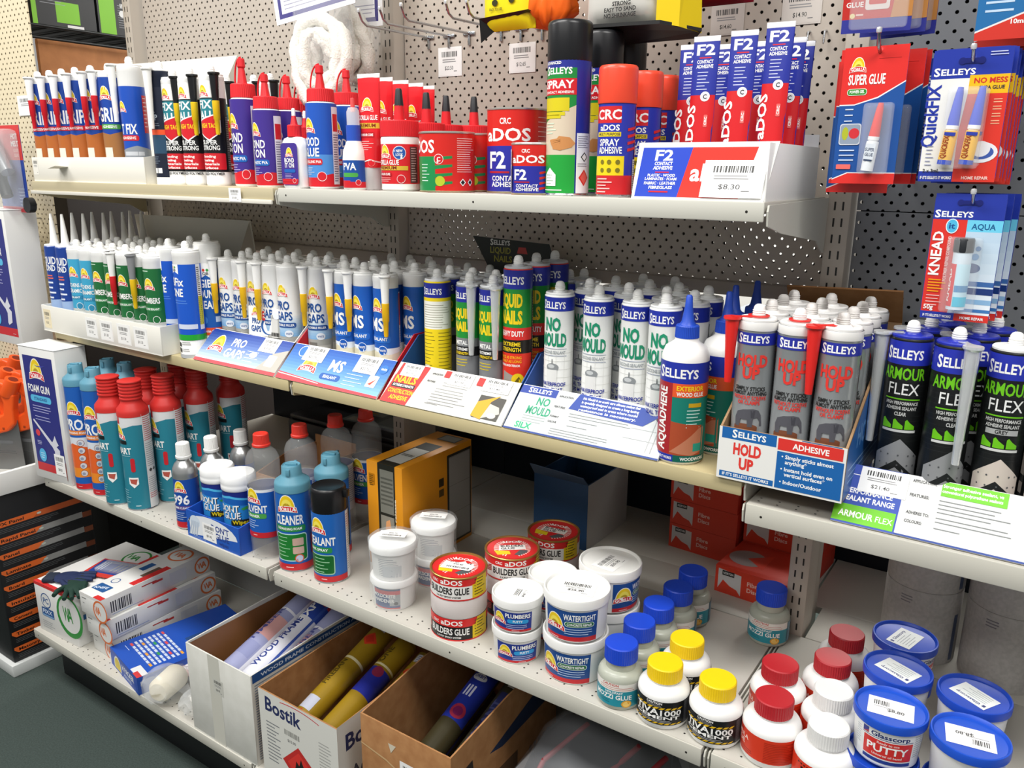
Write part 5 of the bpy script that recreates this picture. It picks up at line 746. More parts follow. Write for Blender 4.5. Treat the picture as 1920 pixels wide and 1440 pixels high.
def k_mo():
    o = thing('repair_kit'); r = .041
    lathe('lower_tub', [(0, .001), (r*.9, 0), (r*.93, .003), (r, .06), (0, .06)], P('#ececea', .4), o, 40); wrap('label', moh, (r*.93, r), o, .0, H=60)
    lathe('lower_lid', [(r, .056), (r*1.09, .058), (r*1.09, .068), (r*1.05, .072), (0, .072)], P('#efefed', .4), o, 40)
    lathe('upper_tub', [(0, .072), (r*.93, .073), (r, .138), (0, .138)], P('#e6e6e3', .4), o, 40); wrap('print', [LN(-14, 50, 40, 10, 4.4, '#9a9ea4', 1.4), R(-6, 6, 30, 34, '#c6c9cb')], (r*.93, r), o, .076, H=60)
    lathe('upper_lid', [(r, .136), (r*1.09, .138), (r*1.09, .15), (r*1.04, .155), (0, .156)], P('#efefed', .4), o, 40)
    rr = random.Random(4); prof = [(r*1.02, .002), (r*1.1, .03), (r*1.13, .066), (r*1.06, .09), (r*1.1, .13), (r*1.14, .15), (r*1.1, .16), (r*.6, .164), (0, .166)]
    w_ = lathe('shrink_wrap', prof, PLASTIC, o, 48, sharp=70)
    for v in w_.data.vertices: k = 1+rr.uniform(-.03, .03); v.co.x *= k; v.co.y *= k
    flat('price_sticker', [R(-26, -12, 26, 12, '#f4f4f2'), BC(-18, -8, 36, 6, '#444444'), T('$36.70', 0, 2, 4, '#444444', 16)], o, (0, 0, .1665), (1, .1, 0), (-.1, 1, 0)); return o
put('mo', (1.2, -.318, ZL), .35, 'white twin-tub repair kit in shrink wrap in front of the yellow carton', 'repair kit', 'shrink-wrapped repair kits', k_mo)
put('mo', (1.208, -.21, ZL), .35, 'white twin-tub repair kit in shrink wrap behind the front kit', 'repair kit', 'shrink-wrapped repair kits', k_mo)
for o in COL.objects:
    if o.get('group') == 'shrink-wrapped repair kits': o.scale.z = .82
bg = [band(4, 26, 50, '#d5282a'), band(4, 19, 50, '#eceae6'), band(22, 50, 50, '#d5282a')]
def bgl(bc_, tc): return [band(2, 32, 50, bc_), band(32, 50, 50, '#d32a2a'), T('CRC', -28, 37, 6, WH, 14), T('aDOS', 4, 35.5, 11, WH, 40), T('BUILDERS GLUE', -2, 14, 15, tc, 76), T('2 X POT EPOXY SYSTEM', -2, 6, 4, tc, 46), ('p', [(42, 2), (78, 2), (78, 50), (52, 50), (48, 34), (42, 34)], '#e6c81e'), LN(46, 44, 26, 6, 6.6, '#4a4410', 2), ('g', [('p', [(-72+q*6, 10+q*5), (-44, 16+q*4), (-44, 19+q*4), (-72+q*6, 13+q*5)], '#b0504a') for q in range(4)]), band(0, 3, 50, '#d32a2a')]
lid_b = [C(0, 0, 43, '#d32a2a', 43, 32), ('g', [('p', [(34*math.cos(a*.157), 34*math.sin(a*.157)), (34*math.cos(a*.157+.07), 34*math.sin(a*.157+.07)), (24*math.cos(a*.157+.04), 24*math.sin(a*.157+.04)), (24*math.cos(a*.157), 24*math.sin(a*.157))], '#ece6e0') for a in list(range(-8, 8))+list(range(13, 28))]), ('p', [(-25, -8), (25, -6), (24, 14), (-24, 12)], '#e9e6e2'), T('aDOS', 0, 22, 8, WH, 34), T('BUILDERS', 0, 5, 8, '#222222', 42, 2), T('GLUE', -8, -5, 8, '#222222', 26, 2), ('p', [(-34, -8), (-6, -12), (-4, -24), (-28, -26)], '#e6c81e'), ('p', [(2, -26), (14, -8), (28, -10), (26, -18), (12, -30)], '#55585a')]
def k_bu(sticker=False):
    o = thing('glue_pack'); r = .05
    lathe('lower_tin', [(0, 0), (r, 0), (r, .05), (0, .05)], P('#2a2422', .35), o, 44); lathe('sleeve', [(r*.985, .05), (r*1.0, .053), (r*1.0, .09), (r*.985, .093)], P('#d8cfcc', .3), o, 44)
    lathe('upper_tin', [(0, .093), (r, .093), (r, .1425), (r*.96, .1425), (r*.95, .14), (0, .14)], P('#e9e7e3', .3), o, 44)
    wrap('lower_label', bgl('#1d1b1b', '#f0efec'), r, o, 0); wrap('upper_label', bgl('#ebe9e5', '#1d1b1b'), r, o, .093)
    l = lathe('lid', [(r*.99, .141), (r*1.02, .1415), (r*1.02, .1438), (r*1.0, .1448), (r*.95, .1442), (r*.93, .141), (0, .141)], P('#b88a4a', .3, .7), o, 44); lathe('lid_disc', [(0, .1412), (r*.925, .1412), (r*.925, .1418), (0, .1418)], P('#cf2828', .35), l, 44)
    flat('lid_print', lid_b, l, (0, 0, .142), (1, 0, 0), (0, 1, 0)); return o
for key, x, y, rz, lb in (('bu1', 1.3545, -.318, .3, 'red builders glue tin pack in front with torn white price sticker on its lid'), ('bu', 1.3925, -.207, .65, 'red glue tin pack, second in the diagonal file'), ('bu', 1.4165, -.1, .1, 'red glue tin pack nearest the dark blue carton')):
    o = put(key, (x, y, ZL), rz, lb, 'glue pack', 'red two-tin glue packs', k_bu)
    o.scale.z = .83
    if key == 'bu1': flat('price_sticker', [('p', [(-30, -16), (24, -14), (30, 4), (12, 10), (6, 18), (-6, 8), (-28, 10)], '#f2f2f0'), BC(-20, -10, 42, 6, '#444444'), T('$49.40', -2, 1, 4.6, '#444444', 18)], o, (0, 0, .1432), (1, 0, 0), (0, 1, 0))
def ptk(sub, lc): return [('p', [(-36, 4), (38, 4), (38, 46), (-36, 46)], lc), R(-36, 4, 38, 9, '#c5272f'), LOGO(-20, 17, 26), T('PLUMBERS', 14, 34, 9, WH, 42), RR(-4, 22, 32, 31, '#2f9ad8', 4), T(sub, 14, 24.5, 5, WH, 16), LN(-6, 19, 38, 3, 4, '#b8c4e8', 1.2), LN(4, 7, 18, 1, 2, '#f0c0c0', 1.4)]
lidp = [R(-22, -14, 22, 14, '#f4f4f2'), BC(-4, -11, 9, 22, '#333333', 5), LN(8, 10, 8, 5, 4, '#999999', 1), T('$4.40', 14, -6, 4, '#444444', 12, 90)]
k_pt = lambda: tub(VS(ptk('PUTTY', '#24388c'), .83), .039, .0415, .0575, '#ebebe8', '#e9e9e6', lidp, .0435)
k_pt0 = lambda: tub(VS(ptk('PUTTY', '#24388c'), .83), .039, .0415, .0575, '#ebebe8', '#e9e9e6', None, .0435)
GP = 'small plumbers putty tubs'
put('pt0', (1.4835, -.324, ZL), .55, 'small white and navy putty tub underneath its twin in front', 'putty tub', GP, k_pt0); put('pt', (1.4835, -.324, ZL+.0577), .25, 'small white and navy putty tub stacked on top in front', 'putty tub', GP, k_pt)
put('pt0', (1.498, -.235, ZL), .3, 'small white putty tub underneath, behind the front small stack', 'putty tub', GP, k_pt0); put('pt0', (1.498, -.235, ZL+.0577), .3, 'small white tub on top with a bare lid behind the front small stack', 'putty tub', GP, k_pt0)
wt = [('p', [(-46, 4), (46, 4), (46, 66), (-46, 66)], '#1f4a8c'), ('p', [(-46, 4), (46, 4), (46, 14), (-46, 12)], '#c5272f'), LOGO(-26, 22, 36), T('WATERTIGHT', 16, 48, 12, WH, 52), RR(-8, 34, 40, 45, '#dfeee0', 5), RR(-7, 35, 39, 44, '#1f6a3c', 4.4), T('CONCRETE REPAIR', 16, 37, 5, WH, 40), LN(-8, 30, 48, 3, 5, '#bcd0ee', 1.4), LN(-34, 8, 22, 1, 2, '#f0c0c0', 1.5)]
lidw = [R(-30, -22, 30, 20, '#f1f1ef'), BC(-22, 4, 44, 9, '#333333', 18), LN(-18, 1, 36, 2, 3, '#888888', 1), T('$25.90', 0, -12, 6, '#444444', 26), LN(10, -16, 14, 1, 2, '#777777', 1)]
k_wt = lambda: tub(VS(wt, .84), .048, .0515, .075, '#ebebe8', '#e9e9e6', lidw, .0535, lid_h=.016)
k_wt0 = lambda: tub(VS(wt, .84), .048, .0515, .075, '#ebebe8', '#e9e9e6', None, .0535, lid_h=.016)
GW = 'large watertight repair tubs'
put('wt0', (1.587, -.309, ZL), .1, 'large white and blue repair tub underneath in front', 'repair tub', GW, k_wt0); put('wt', (1.587, -.309, ZL+.0752), .3, 'large white and blue repair tub stacked on top in front with price sticker', 'repair tub', GW, k_wt)
put('wt0', (1.59, -.2, ZL), -.9, 'large white repair tub underneath, behind the front large stack', 'repair tub', GW, k_wt0); put('wt', (1.59, -.2, ZL+.0752), 1.5, 'large white repair tub on top, turned away, next to the blue-capped jars', 'repair tub', GW, k_wt)
mz = [band(4, 52, 34.5, '#2a8fa0'), R(-60, 38, 42, 54, '#e9e7e0'), T('CAUTION', -8, 48.5, 5, '#c0392b', 26), LN(-26, 46, 62, 2, 4, '#c98a80', 1.2), T('HOLDFAST', -2, 32, 4.6, WH, 28), T('MOZZI GLUE', -4, 20, 10, WH, 60), LN(-30, 16, 24, 2, 4, '#1f6a78', 1.2), C(18, 11, 8, '#e0a02a'), C(18, 11, 6, '#f0c86a'), R(42, 4, 76, 54, '#1d4f66'), ('g', [R(44, 6+q*12, 74, 16+q*12, '#2f6a84') for q in range(4)]), LN(45, 50, 28, 12, 3.8, '#8fb6c6', 1)]
k_mz = lambda: jar(VS(mz, .76), .0345, .098, .0255, .024, P('#cfd3c4', .25, 0, .35, 1, 1.4), '#1c46c8')
GM = 'translucent glue jars with blue caps'
for i, (x, y) in enumerate(((1.683, -.337), (1.679, -.266), (1.681, -.1965), (1.686, -.127), (1.685, -.057))): put('mz', (x, y, ZL), .25, f'blue-capped translucent glue jar, {ORD[i]} in the file running back from the shelf edge', 'glue jar', GM, k_mz)
put('mz', (1.82, -.036, ZL), .1, 'blue-capped translucent glue jar standing alone against the upright', 'glue jar', GM, k_mz)
tv = [band(6, 56, 38.4, '#17181a'), T('CAUTION', -6, 50, 4.6, WH, 24), LN(-18, 48, 26, 2, 2.4, '#9a9a9a', .8), ('g', [('p', [(-44+q*9, 40), (-38+q*9, 40), (-34+q*9, 44), (-40+q*9, 44)], '#e6b81e') for q in range(9)]), T('TIVA', -18, 27, 13, WH, 40), T('1000', 20, 27, 12, WH, 32), T('CEMENT', -2, 18.5, 7, WH, 72), LN(-26, 16, 52, 2, 3, '#bcbcbc', 1), ('g', [('p', [(-44+q*9, 8), (-38+q*9, 8), (-34+q*9, 11), (-40+q*9, 11)], '#e6b81e') for q in range(9)]), R(40, 6, 86, 56, '#2e2f33'), LN(42, 54, 36, 18, 2.7, '#8a8a8c', .9)]
k_tv = lambda: jar(VS(tv, .76), .0384, .091, .0262, .0205, '#eeeeec', '#f2cc14', neck=.004)
GT = 'white cement jars with yellow caps'
for x, y, rz, lb in ((1.7545, -.336, .2, 'yellow-capped white cement jar in front beside the blue-capped jar'), (1.8335, -.331, .1, 'yellow-capped white cement jar in front by the shelf joint'), (1.757, -.2585, .5, 'yellow-capped white cement jar behind the front pair')): put('tv', (x, y, ZL), rz, lb, 'cement jar', GT, k_tv)
rd = [band(8, 58, 40, '#d23a22'), T('NZ MADE', -30, 50, 4, '#5a1a12', 26), T('FORMULA', -26, 38, 9, '#f2cfc6', 44), T('GLUE', -26, 26, 9, '#f2cfc6', 30), LN(-34, 20, 40, 3, 4, '#8a2414', 1.2), LN(20, 52, 50, 12, 3.6, '#b02c18', 1.4)]
mm_ = [band(8, 58, 40, '#d8381f'), ('g', [R(-26+q*5, 50, -23+q*5, 53, '#3a1a12') for q in range(8)]), T('MIX', 2, 34, 13, '#1c1412', 44), LN(-26, 28, 50, 4, 4, '#8a2414', 1.2)]
k_rd = lambda: jar(VS(rd, .74), .04, .092, .0262, .0205, '#ebebe9', '#b01f28', neck=.004); k_rw = lambda: jar(VS(mm_, .74), .04, .092, .0262, .0205, '#efefed', '#dfdfdd', neck=.004)
GRJ = 'white jars with red labels'
for key, x, y, rz, lb in (('rd', 1.9125, -.326, -.45, 'red-capped white jar in front by the shelf joint'), ('rd', 1.896, -.243, -.4, 'red-capped white jar behind the front red-capped one'), ('rd', 1.956, -.182, -.4, 'red-capped white jar third back, above the white-capped ones'), ('rd', 1.958, -.1, -.4, 'red-capped white jar farthest back near the putty tubs'), ('rw', 1.989, -.344, -.1, 'white-capped jar with red label in front beside the putty tubs'), ('rw', 1.976, -.263, .3, 'white-capped jar with red label behind the front white-capped one')):
    put(key, (x, y, ZL), rz, lb, 'glue jar', GRJ, k_rd if key == 'rd' else k_rw)
gc = [R(-40, 4, 50, 66, '#e9ebea'), R(-30, 52, -22, 62, '#3a3f8c'), ('p', [(-30, 52), (-22, 52), (-22, 57)], '#b5404a'), T('Glasscorp', 4, 53, 8, '#22306a', 46), R(-30, 50, 32, 51, '#22306a'), RR(-28, 16, 32, 48, '#d2332e', 1), T('Ready to use', 2, 42, 4, '#f2d4d0', 26), T('PUTTY', 2, 27, 13, WH, 50), T('Universal oil based', 2, 20, 4, '#f2d4d0', 36), ('p', [(-28, 8), (32, 8), (32, 14), (-28, 14)], '#2a3f8c'), LN(34, 60, 14, 10, 4, '#a5aab4', 1.2), LN(-40, 56, 8, 8, 4, '#a5aab4', 1)]
lidg = [R(-27, -19, 27, 19, '#f1f1f0'), BC(-20, 2, 18, 10, '#333333', 9), T('$8.80', 6, -8, 6, '#555555', 20), LN(-20, -1, 34, 1, 2, '#888888', 1)]
lidq = [R(-25, -17, 25, 17, '#dfe3e2'), T('Glasscorp', 2, 8, 5, '#2a3570', 34), R(-22, 7, -18, 12, '#2a3570'), LN(-18, 4, 36, 5, 4, '#9aa2a6', 1)]
k_gc = lambda: tub(VS(gc, .82), .038, .0415, .066, '#1d4fc0', '#e8e9e8', lidg, .0442, lid_h=.012); k_gq = lambda: tub(VS(gc, .82), .038, .0415, .066, '#1b45b4', '#e8e9e8', lidq, .0442, lid_h=.012); k_g0 = lambda: tub(VS(gc, .82), .038, .0415, .066, '#1b45b4', '#e8e9e8', None, .0442, lid_h=.012)
GG_ = 'white putty tubs with blue lids'
for key, x, y, up, rz, lb, kb in (('gc', 2.055, -.319, 1, .12, 'blue-lidded putty tub with price sticker on top, foremost beside the jars', k_gc), ('gq', 2.0475, -.224, 1, 2.7, 'blue-lidded putty tub on top, second back with an upside-down maker sticker', k_gq), ('gq', 2.042, -.132, 1, 1.3, 'blue-lidded putty tub on top, farthest back before the grey rolls', k_gq), ('gq', 2.1405, -.227, 1, 2.6, 'blue-lidded putty tub on top at the picture edge under the grey rolls', k_gq), ('gc2', 2.145, -.323, 1, 3.3, 'blue-lidded putty tub on top with an upside-down price sticker', k_gc),
    ('g0', 2.053, -.324, 0, .3, 'blue-lidded putty tub beneath the foremost one', k_g0), ('g0', 2.047, -.23, 0, .3, 'blue-lidded putty tub beneath the second one back', k_g0), ('g0', 2.042, -.137, 0, .3, 'blue-lidded putty tub beneath the farthest one', k_g0), ('g0', 2.141, -.232, 0, .3, 'blue-lidded putty tub beneath the one under the grey rolls', k_g0), ('g0', 2.144, -.328, 0, .3, 'blue-lidded putty tub beneath the upside-down price sticker one', k_g0), ('g0', 2.236, -.31, 0, .3, 'blue-lidded putty tub cut by the picture corner', k_g0)):
    put(key, (x, y, ZL+(.0662 if up else 0)), rz, lb, 'putty tub', GG_, kb)
def k_roll():
    o = thing('paper_roll'); lathe('roll', [(.012, .0), (.058, 0), (.059, .002), (.059, .128), (.058, .13), (.012, .13)], noisy('recycled_grey_paper', '#a9a6a2', '#b6b3af', 160, .85), o, 48); lathe('core', [(.012, 0), (.012, .1302), (.0135, .1302), (.0135, 0)], P('#8a6a48', .8), o, 24)
    wrap('print', [R(52, 6, 62, 90, '#4d5a78'), LN(-40, 118, 20, 3, 5, '#77757a', 2)], .059, o, 0); return o
for x, y, z_, lb in ((2.039, .085, 0, 'lower grey paper roll of the stack behind the red-capped jars'), (2.039, .085, .1305, 'upper grey paper roll of the stack behind the red-capped jars'), (2.163, .075, 0, 'lower grey paper roll of the stack behind the putty tubs'), (2.163, .075, .1305, 'upper grey paper roll of the stack behind the putty tubs'), (2.29, .07, 0, 'grey paper roll cut by the picture edge')): put('roll', (x, y, ZL+z_), .2, lb, 'paper roll', 'stacked grey paper rolls', k_roll)
fb = [R(0, 0, 150, 55, '#cf3c26'), ('p', [(6, 8), (6, 50), (52, 46), (52, 4), (44, 14), (30, 18), (16, 28)], '#c9c6c6'), R(14, 38, 38, 48, '#1f1d1d'), T('NORTON', 26, 40.5, 5, '#d9d9d9', 20), T('Fibre', 64, 30, 9, '#e6b8ac', 26, 0, 'l'), T('Discs', 64, 17, 9, '#e6b8ac', 26, 0, 'l')]
def k_fb():
    o = thing('disc_box'); box('carton', 0, .15, 0, .13, 0, .056, P('#c23522', .5), o, .001); flat('front_print', fb, o, (0, 0, 0), (1, 0, 0), (0, 0, 1))
    flat('top_print', [C(40, 60, 36, '#8f8684', 34, 24), ('p', [(40, 60), (80, 30), (80, 100)], '#cf3c26')], o, (0, 0, .056), (1, 0, 0), (0, 1, 0)); return o
for x, y, z_, lb in ((1.683, .07, 0, 'red fibre disc box in front beside the upright'), (1.69, .205, 0, 'red fibre disc box, bottom of the rear stack behind the front box'), (1.69, .205, .0565, 'red fibre disc box, middle of the rear stack'), (1.685, .205, .113, 'red fibre disc box, topmost of the rear stack'), (1.53, .2, .0, 'red fibre disc box, lowest beside the blue carton'), (1.53, .2, .0565, 'red fibre disc box, second layer beside the blue carton'), (1.528, .2, .113, 'red fibre disc box, top layer beside the blue carton')): put('fb', (x, y, ZL+z_), -.06, lb, 'disc box', 'red fibre disc boxes', k_fb)
o = carton('storage_carton', .135, .19, .15, P('#20456c', .55), front=.15, back=.15, side=.15); o.location = (1.262, .07, ZL); tag(o, 'open dark blue carton with grey side behind the glue tins', 'carton')
flat('side_panel', [R(0, 0, 190, 150, '#b9b9b6')], o, (.135, 0, 0), (0, 1, 0), (0, 0, 1)); mesh('flap', [(.0, .0, .15), (.135, 0, .15), (.15, -.05, .185), (.02, -.05, .19), (0, .0, .152), (.135, 0, .152), (.15, -.05, .187), (.02, -.05, .192)], [(0, 1, 2, 3), (7, 6, 5, 4), (3, 2, 6, 7), (1, 5, 6, 2), (0, 3, 7, 4)], P('#3f526a', .6), o)
o.rotation_euler.z = .0
NAVY = P('#0e1622', .6)  # boards added to stand in for the dark of the aisle beyond
for x0, x1, lb in ((.06, .989, 'dark navy board added for the dark aisle behind the black tool case'), (.99, 1.809, 'dark navy board added for the dark aisle behind the blue carton'), (1.81, 2.7, 'dark navy board added for the dark aisle behind the grey paper rolls')):
    tag(box('dark_aisle_board', x0, x1, .348, .356, ZL-.05, ZM-.03, NAVY, None, .001), lb, 'dark filler board')
for i, (x0, x1, h, c_, lb) in enumerate(((1.1, 1.36, .15, '#b9bcc0', 'pale carton on the rear deck behind the red and green cartridges'), (1.37, 1.62, .13, '#d5d5d2', 'white carton on the rear deck behind the green lettered cartridges'), (1.63, 1.8, .15, '#9aa3ad', 'grey blue carton on the rear deck by the upright'), (.5, .72, .15, '#4a4c52', 'dark grey packet on the rear deck behind the gap fillers'), (.73, .9, .14, '#8d9096', 'grey packet on the rear deck beside the middle upright'), (.07, .48, .17, '#3a2c24', 'brown board parcel on the rear deck behind the long white tray'))):
    o = thing('rear_carton', lb, 'carton', (x0, .1, ZM)); box('body', 0, x1-x0, 0, .2, 0, h, P(c_, .55), o, .003); flat('print', [R(10, h*400, (x1-x0)*800, h*700, '#e6e6e6' if i % 2 else '#55708f'), LN(14, h*300, 60, 3, 8, '#7d7d80', 2)], o, (0, 0, 0), (1, 0, 0), (0, 0, 1))
# ---------------------------------------------------------------- base deck
def wbox(w_, d, h, fr, sd, tp, col='#dfdfdc'):
    o = thing('wipe_box' if 0 else 'product_box'); box('carton', 0, w_, 0, d, 0, h, P(col, .5), o, .0012)
    flat('front_print', fr, o, (0, 0, 0), (1, 0, 0), (0, 0, 1)); flat('side_print', sd, o, (w_, 0, 0), (0, 1, 0), (0, 0, 1)); flat('top_print', tp, o, (0, 0, h), (1, 0, 0), (0, 1, 0)); return o
ring = lambda x, y, r, t, c, bgc: ('g', [C(x, y, r, c, r, 28), C(x, y, r-t, bgc, r-t, 28)])
WM = lambda x, y, h, c, w_: ('g', [T('W', x-w_*.18, y, h, c, w_*.6), T('A', x+w_*.2, y, h, c, w_*.5)])
o = wbox(.176, .27, .143, [R(0, 134, 176, 143, '#cf3030'), ring(46, 96, 22, 3, '#22508c', '#dfdfdc'), T('PC', 46, 88, 16, '#22508c', 24), RR(22, 48, 76, 74, '#22508c', 3), T('FIXX', 48, 58, 12, '#cfdcec', 42), R(24, 49, 74, 54, '#7da4cc'), LN(20, 34, 60, 4, 6, '#9a9ea2', 1.4), ('g', [C(150, 80, 56, '#2f8a3a', 60, 28), C(150, 84, 46, '#dfdfdc', 50, 28)]), R(176, 0, 220, 1, '#dfdfdc'), WM(144, 66, 40, '#2f8a3a', 44)][:-2]+[WM(144, 66, 40, '#2f8a3a', 44)],
    [R(20, 70, 70, 84, '#2a62a0'), LN(30, 40, 40, 4, 8, '#aaaeb2', 1.6)], [R(0, 0, 176, 10, '#cf3030'), ring(120, 220, 40, 6, '#2f8a3a', '#dfdfdc'), WM(112, 208, 24, '#2f8a3a', 50), BC(120, 30, 44, 26), R(150, 180, 172, 262, '#cf3030')])
o.location = (.028, -.446, ZB); o.rotation_euler.z = .06; tag(o, 'white and green boxed fixings, the big box at the end of the base deck', 'product box')
wr = [R(0, 50, 92, 57, '#e8e6e2'), ring(86, 24, 30, 5, '#d8703a', '#dfdfdc'), WM(76, 14, 22, '#d8703a', 26), LN(10, 44, 26, 1, 3, '#555555', 2), LN(12, 30, 10, 1, 3, '#8a8a8a', 1.4)]
ws = [BC(24, 12, 56, 30, '#33343a', 11), LN(110, 46, 60, 1, 3, '#b53030', 3), R(140, 38, 170, 44, '#c8403a'), R(190, 10, 240, 46, '#d2d4d8'), ring(290, 28, 24, 5, '#d8703a', '#dfdfdc'), WM(290, 20, 18, '#d8703a', 30), LN(26, 8, 120, 1, 3, '#8aa0c8', 1.5)]
wt_ = [R(60, 0, 92, 14, '#cf3030'), RR(10, 26, 60, 56, '#2a5a94', 3), T('KNIFE', 34, 36, 10, '#d4dfec', 38, 20), ring(30, 80, 12, 2.4, '#22508c', '#dfdfdc'), R(56, 130, 84, 186, '#6a5446'), R(20, 150, 40, 190, '#2a5a94'), R(70, 90, 90, 200, '#cf3030'), ring(46, 260, 34, 6, '#d8703a', '#dfdfdc'), WM(46, 250, 22, '#d8703a', 40)]
k_wr = lambda: wbox(.092, .315, .057, wr, ws, wt_)
for i, (dx, dy, lb) in enumerate(((0, .012, 'white and orange fixings box, bottom of the three stacked'), (.004, 0, 'white and orange fixings box in the middle of the three stacked'), (-.002, -.006, 'white and orange fixings box on top of the three stacked'))): put('wr', (.236+dx, -.426+dy, ZB+.0575*i), -.03+.03*i, lb, 'product box', 'stacked white and orange fixings boxes', k_wr)
o = thing('blister_card', 'red and blue carded drill set lying on the white and green box', 'blister card', (.1, -.36, ZB+.146), 1.0); box('card', 0, .17, 0, .085, 0, .0012, P('#c83a30', .4), o, 0); o.rotation_euler = (.04, -.05, .25)
flat('print', [R(0, 0, 170, 85, '#c8382f'), ('p', [(10, 18), (150, 14), (160, 78), (4, 80)], '#27408c'), ('g', [R(20+q*9, 30, 23+q*9, 70, '#c9cfe0') for q in range(3)]), ('g', [('p', [(70+q*14, 28), (73+q*14, 28), (80+q*14, 68), (77+q*14, 68)], '#8f8a6a') for q in range(4)])], o, (0, 0, .0012), (1, 0, 0), (0, 1, 0)); box('blister', .03, .15, .02, .07, .0014, .012, PLASTIC, o, .003)
def glove(label, loc, rz, c, cc):
    o = thing('work_glove', label, 'glove', loc, rz); vs, fs = [], []
    lathe('palm', [(0, .0), (.03, .002), (.034, .007), (.028, .012), (0, .0135)], P(c, .8), o, 24, s=(1.2, .85))
    for k in range(4): tube('finger', [(.02+.0*k, -.02+.013*k, .006), (.045, -.024+.015*k, .008), (.07-.006*abs(k-1.5), -.026+.017*k, .006)], .0065, P(c, .8), o, 10, (1, 1, .8))
    tube('thumb', [(-.005, -.024, .007), (.012, -.042, .008), (.03, -.05, .006)], .0065, P(c, .8), o, 10, (1, 1, .8)); box('cuff', -.062, -.03, -.021, .021, .0, .012, P(cc, .8), o, .004); return o
glove('dark green work glove on the white and green box', (.165, -.405, ZB+.1445), -.5, '#16362c', '#22272a'); glove('navy work glove beside the green one', (.105, -.392, ZB+.1445), .6, '#1c2a50', '#1f2a3c')
o = wbox(.178, .3, .046, [R(0, 0, 178, 46, '#1f4fb0'), C(46, 14, 24, '#e3e6e8', 26), C(46, 14, 20, '#d8c23a', 22), R(20, 0, 76, 4, '#1f4fb0'), T('H PACKER', 116, 20, 15, WH, 76), T('ASSORTED', 112, 7, 8, '#c2d2ee', 50)], [R(0, 0, 300, 46, '#1d49a4')], [R(0, 0, 178, 300, '#1f50b2'), ('g', [R(20+c_*17, 40+r_*11, 34+c_*17, 46+r_*11, '#c9d2e0' if (r_*3+c_) % 7 else ('#d8504a', '#e0a03a', '#3a9a4a')[c_ % 3]) for r_ in range(8) for c_ in range(8)]), R(90, 150, 150, 230, '#284a80'), ('p', [(110, 160), (168, 150), (172, 270), (130, 280)], '#a83c3a'), LN(20, 30, 40, 1, 3, '#c2d2ee', 1.4), R(130, 2, 178, 26, '#d9dbdc'), R(150, 0, 178, 12, '#c8393a')], '#1f4fb0')
o.location = (.335, -.425, ZB); o.rotation_euler.z = -.2; tag(o, 'flat glossy blue packer assortment box on the base deck', 'product box')
def crumple(name, rx, ry, rz_, par, mat, seed, n=28):
    rr = random.Random(seed); bm = bmesh.new(); bmesh.ops.create_icosphere(bm, subdivisions=3, radius=1)
    for v in bm.verts: k = 1+rr.uniform(-.12, .1); v.co = (v.co.x*rx*k, v.co.y*ry*k, max(-.9, v.co.z)*rz_*(1+rr.uniform(-.08, .08)))
    return bm_obj(name, bm, mat, par, 30)
o = thing('bagged_pad', 'cream foam roller head in a clear bag lying on the base deck', 'bagged item', (.575, -.425, ZB+.038), .25); lathe('roller', [(0, -.04), (.028, -.04), (.03, -.036), (.028, .03), (.02, .04), (0, .041)], P('#dcd2b8', .8), o, 32).rotation_euler = (1.45, 0, .2); crumple('bag', .06, .055, .042, o, PLASTIC, 3)
box('header_card', -.03, .05, .05, .14, -.01, -.008, P('#c8908a', .5), o, .0004); flat('print', [R(0, 0, 80, 90, '#d3a9a2'), R(8, 20, 70, 50, '#efeae6'), LN(14, 44, 50, 3, 7, '#8a7a78', 1.8), R(0, 76, 80, 90, '#b8433f')], o, (-.03, .05, -.008), (1, 0, 0), (0, 1, 0))
o = thing('bagged_parts', 'small crumpled clear bag beside the tall white carton', 'bagged item', (.672, -.412, ZB+.028), .1); crumple('bag', .036, .045, .032, o, PLASTIC, 9); lathe('parts', [(0, -.02), (.016, -.018), (.018, .006), (.01, .014), (0, .016)], P('#d5d2c8', .6), o, 20)
WC = noisy('white_carton_board', '#d2d2ca', '#dadad3', 30, .65)
o = carton('storage_carton', .214, .4, .215, WC, front=.214, back=.225, side=.22); o.location = (.714, -.4545, ZB); tag(o, 'tall white carton with blue printed side holding foam tubes', 'carton')
for ch in o.children: pass
flat('front_print', [R(74, 0, 112, 214, '#cccbc0'), price_ops(86, 126, 34, 36, '$18.90', '#c9c9c0')], o, (0, 0, 0), (1, 0, 0), (0, 0, 1)); flat('side_print', [R(4, 194, 396, 214, '#22508c'), T('WOOD FRAME CONSTRUCTION ADHESIVE', 190, 200, 8, '#cfdcec', 330), LN(8, 188, 180, 30, 6, '#7d8ea2', 2.6), LN(200, 188, 180, 30, 6, '#7d8ea2', 2.6)], o, (.214, 0, 0), (0, 1, 0), (0, 0, 1))
flat('inner_lining', [R(0, 60, 390, 210, '#8a5c34')], o, (.0035, .004, 0), (0, 1, 0), (0, 0, 1)); flat('inner_lining', [R(0, 60, 200, 210, '#7a5230')], o, (.006, .3965, 0), (1, 0, 0), (0, 0, 1))
fr_ = [band(6, 296, 27, '#a9acca'), R(-30, 10, 40, 290, '#9a9ec2'), band(200, 206, 27, '#e3e3ea'), band(262, 296, 27, '#d9dae4'), R(-24, 120, 30, 180, '#cf9c98'), R(-20, 60, 26, 100, '#8d92ba'), T('TIMBER', 0, 150, 14, '#4a4f8c', 110, 90), R(30, 20, 46, 290, '#e3e3ea'), R(-84, 296, 84, 297, '#e3e3ea')]
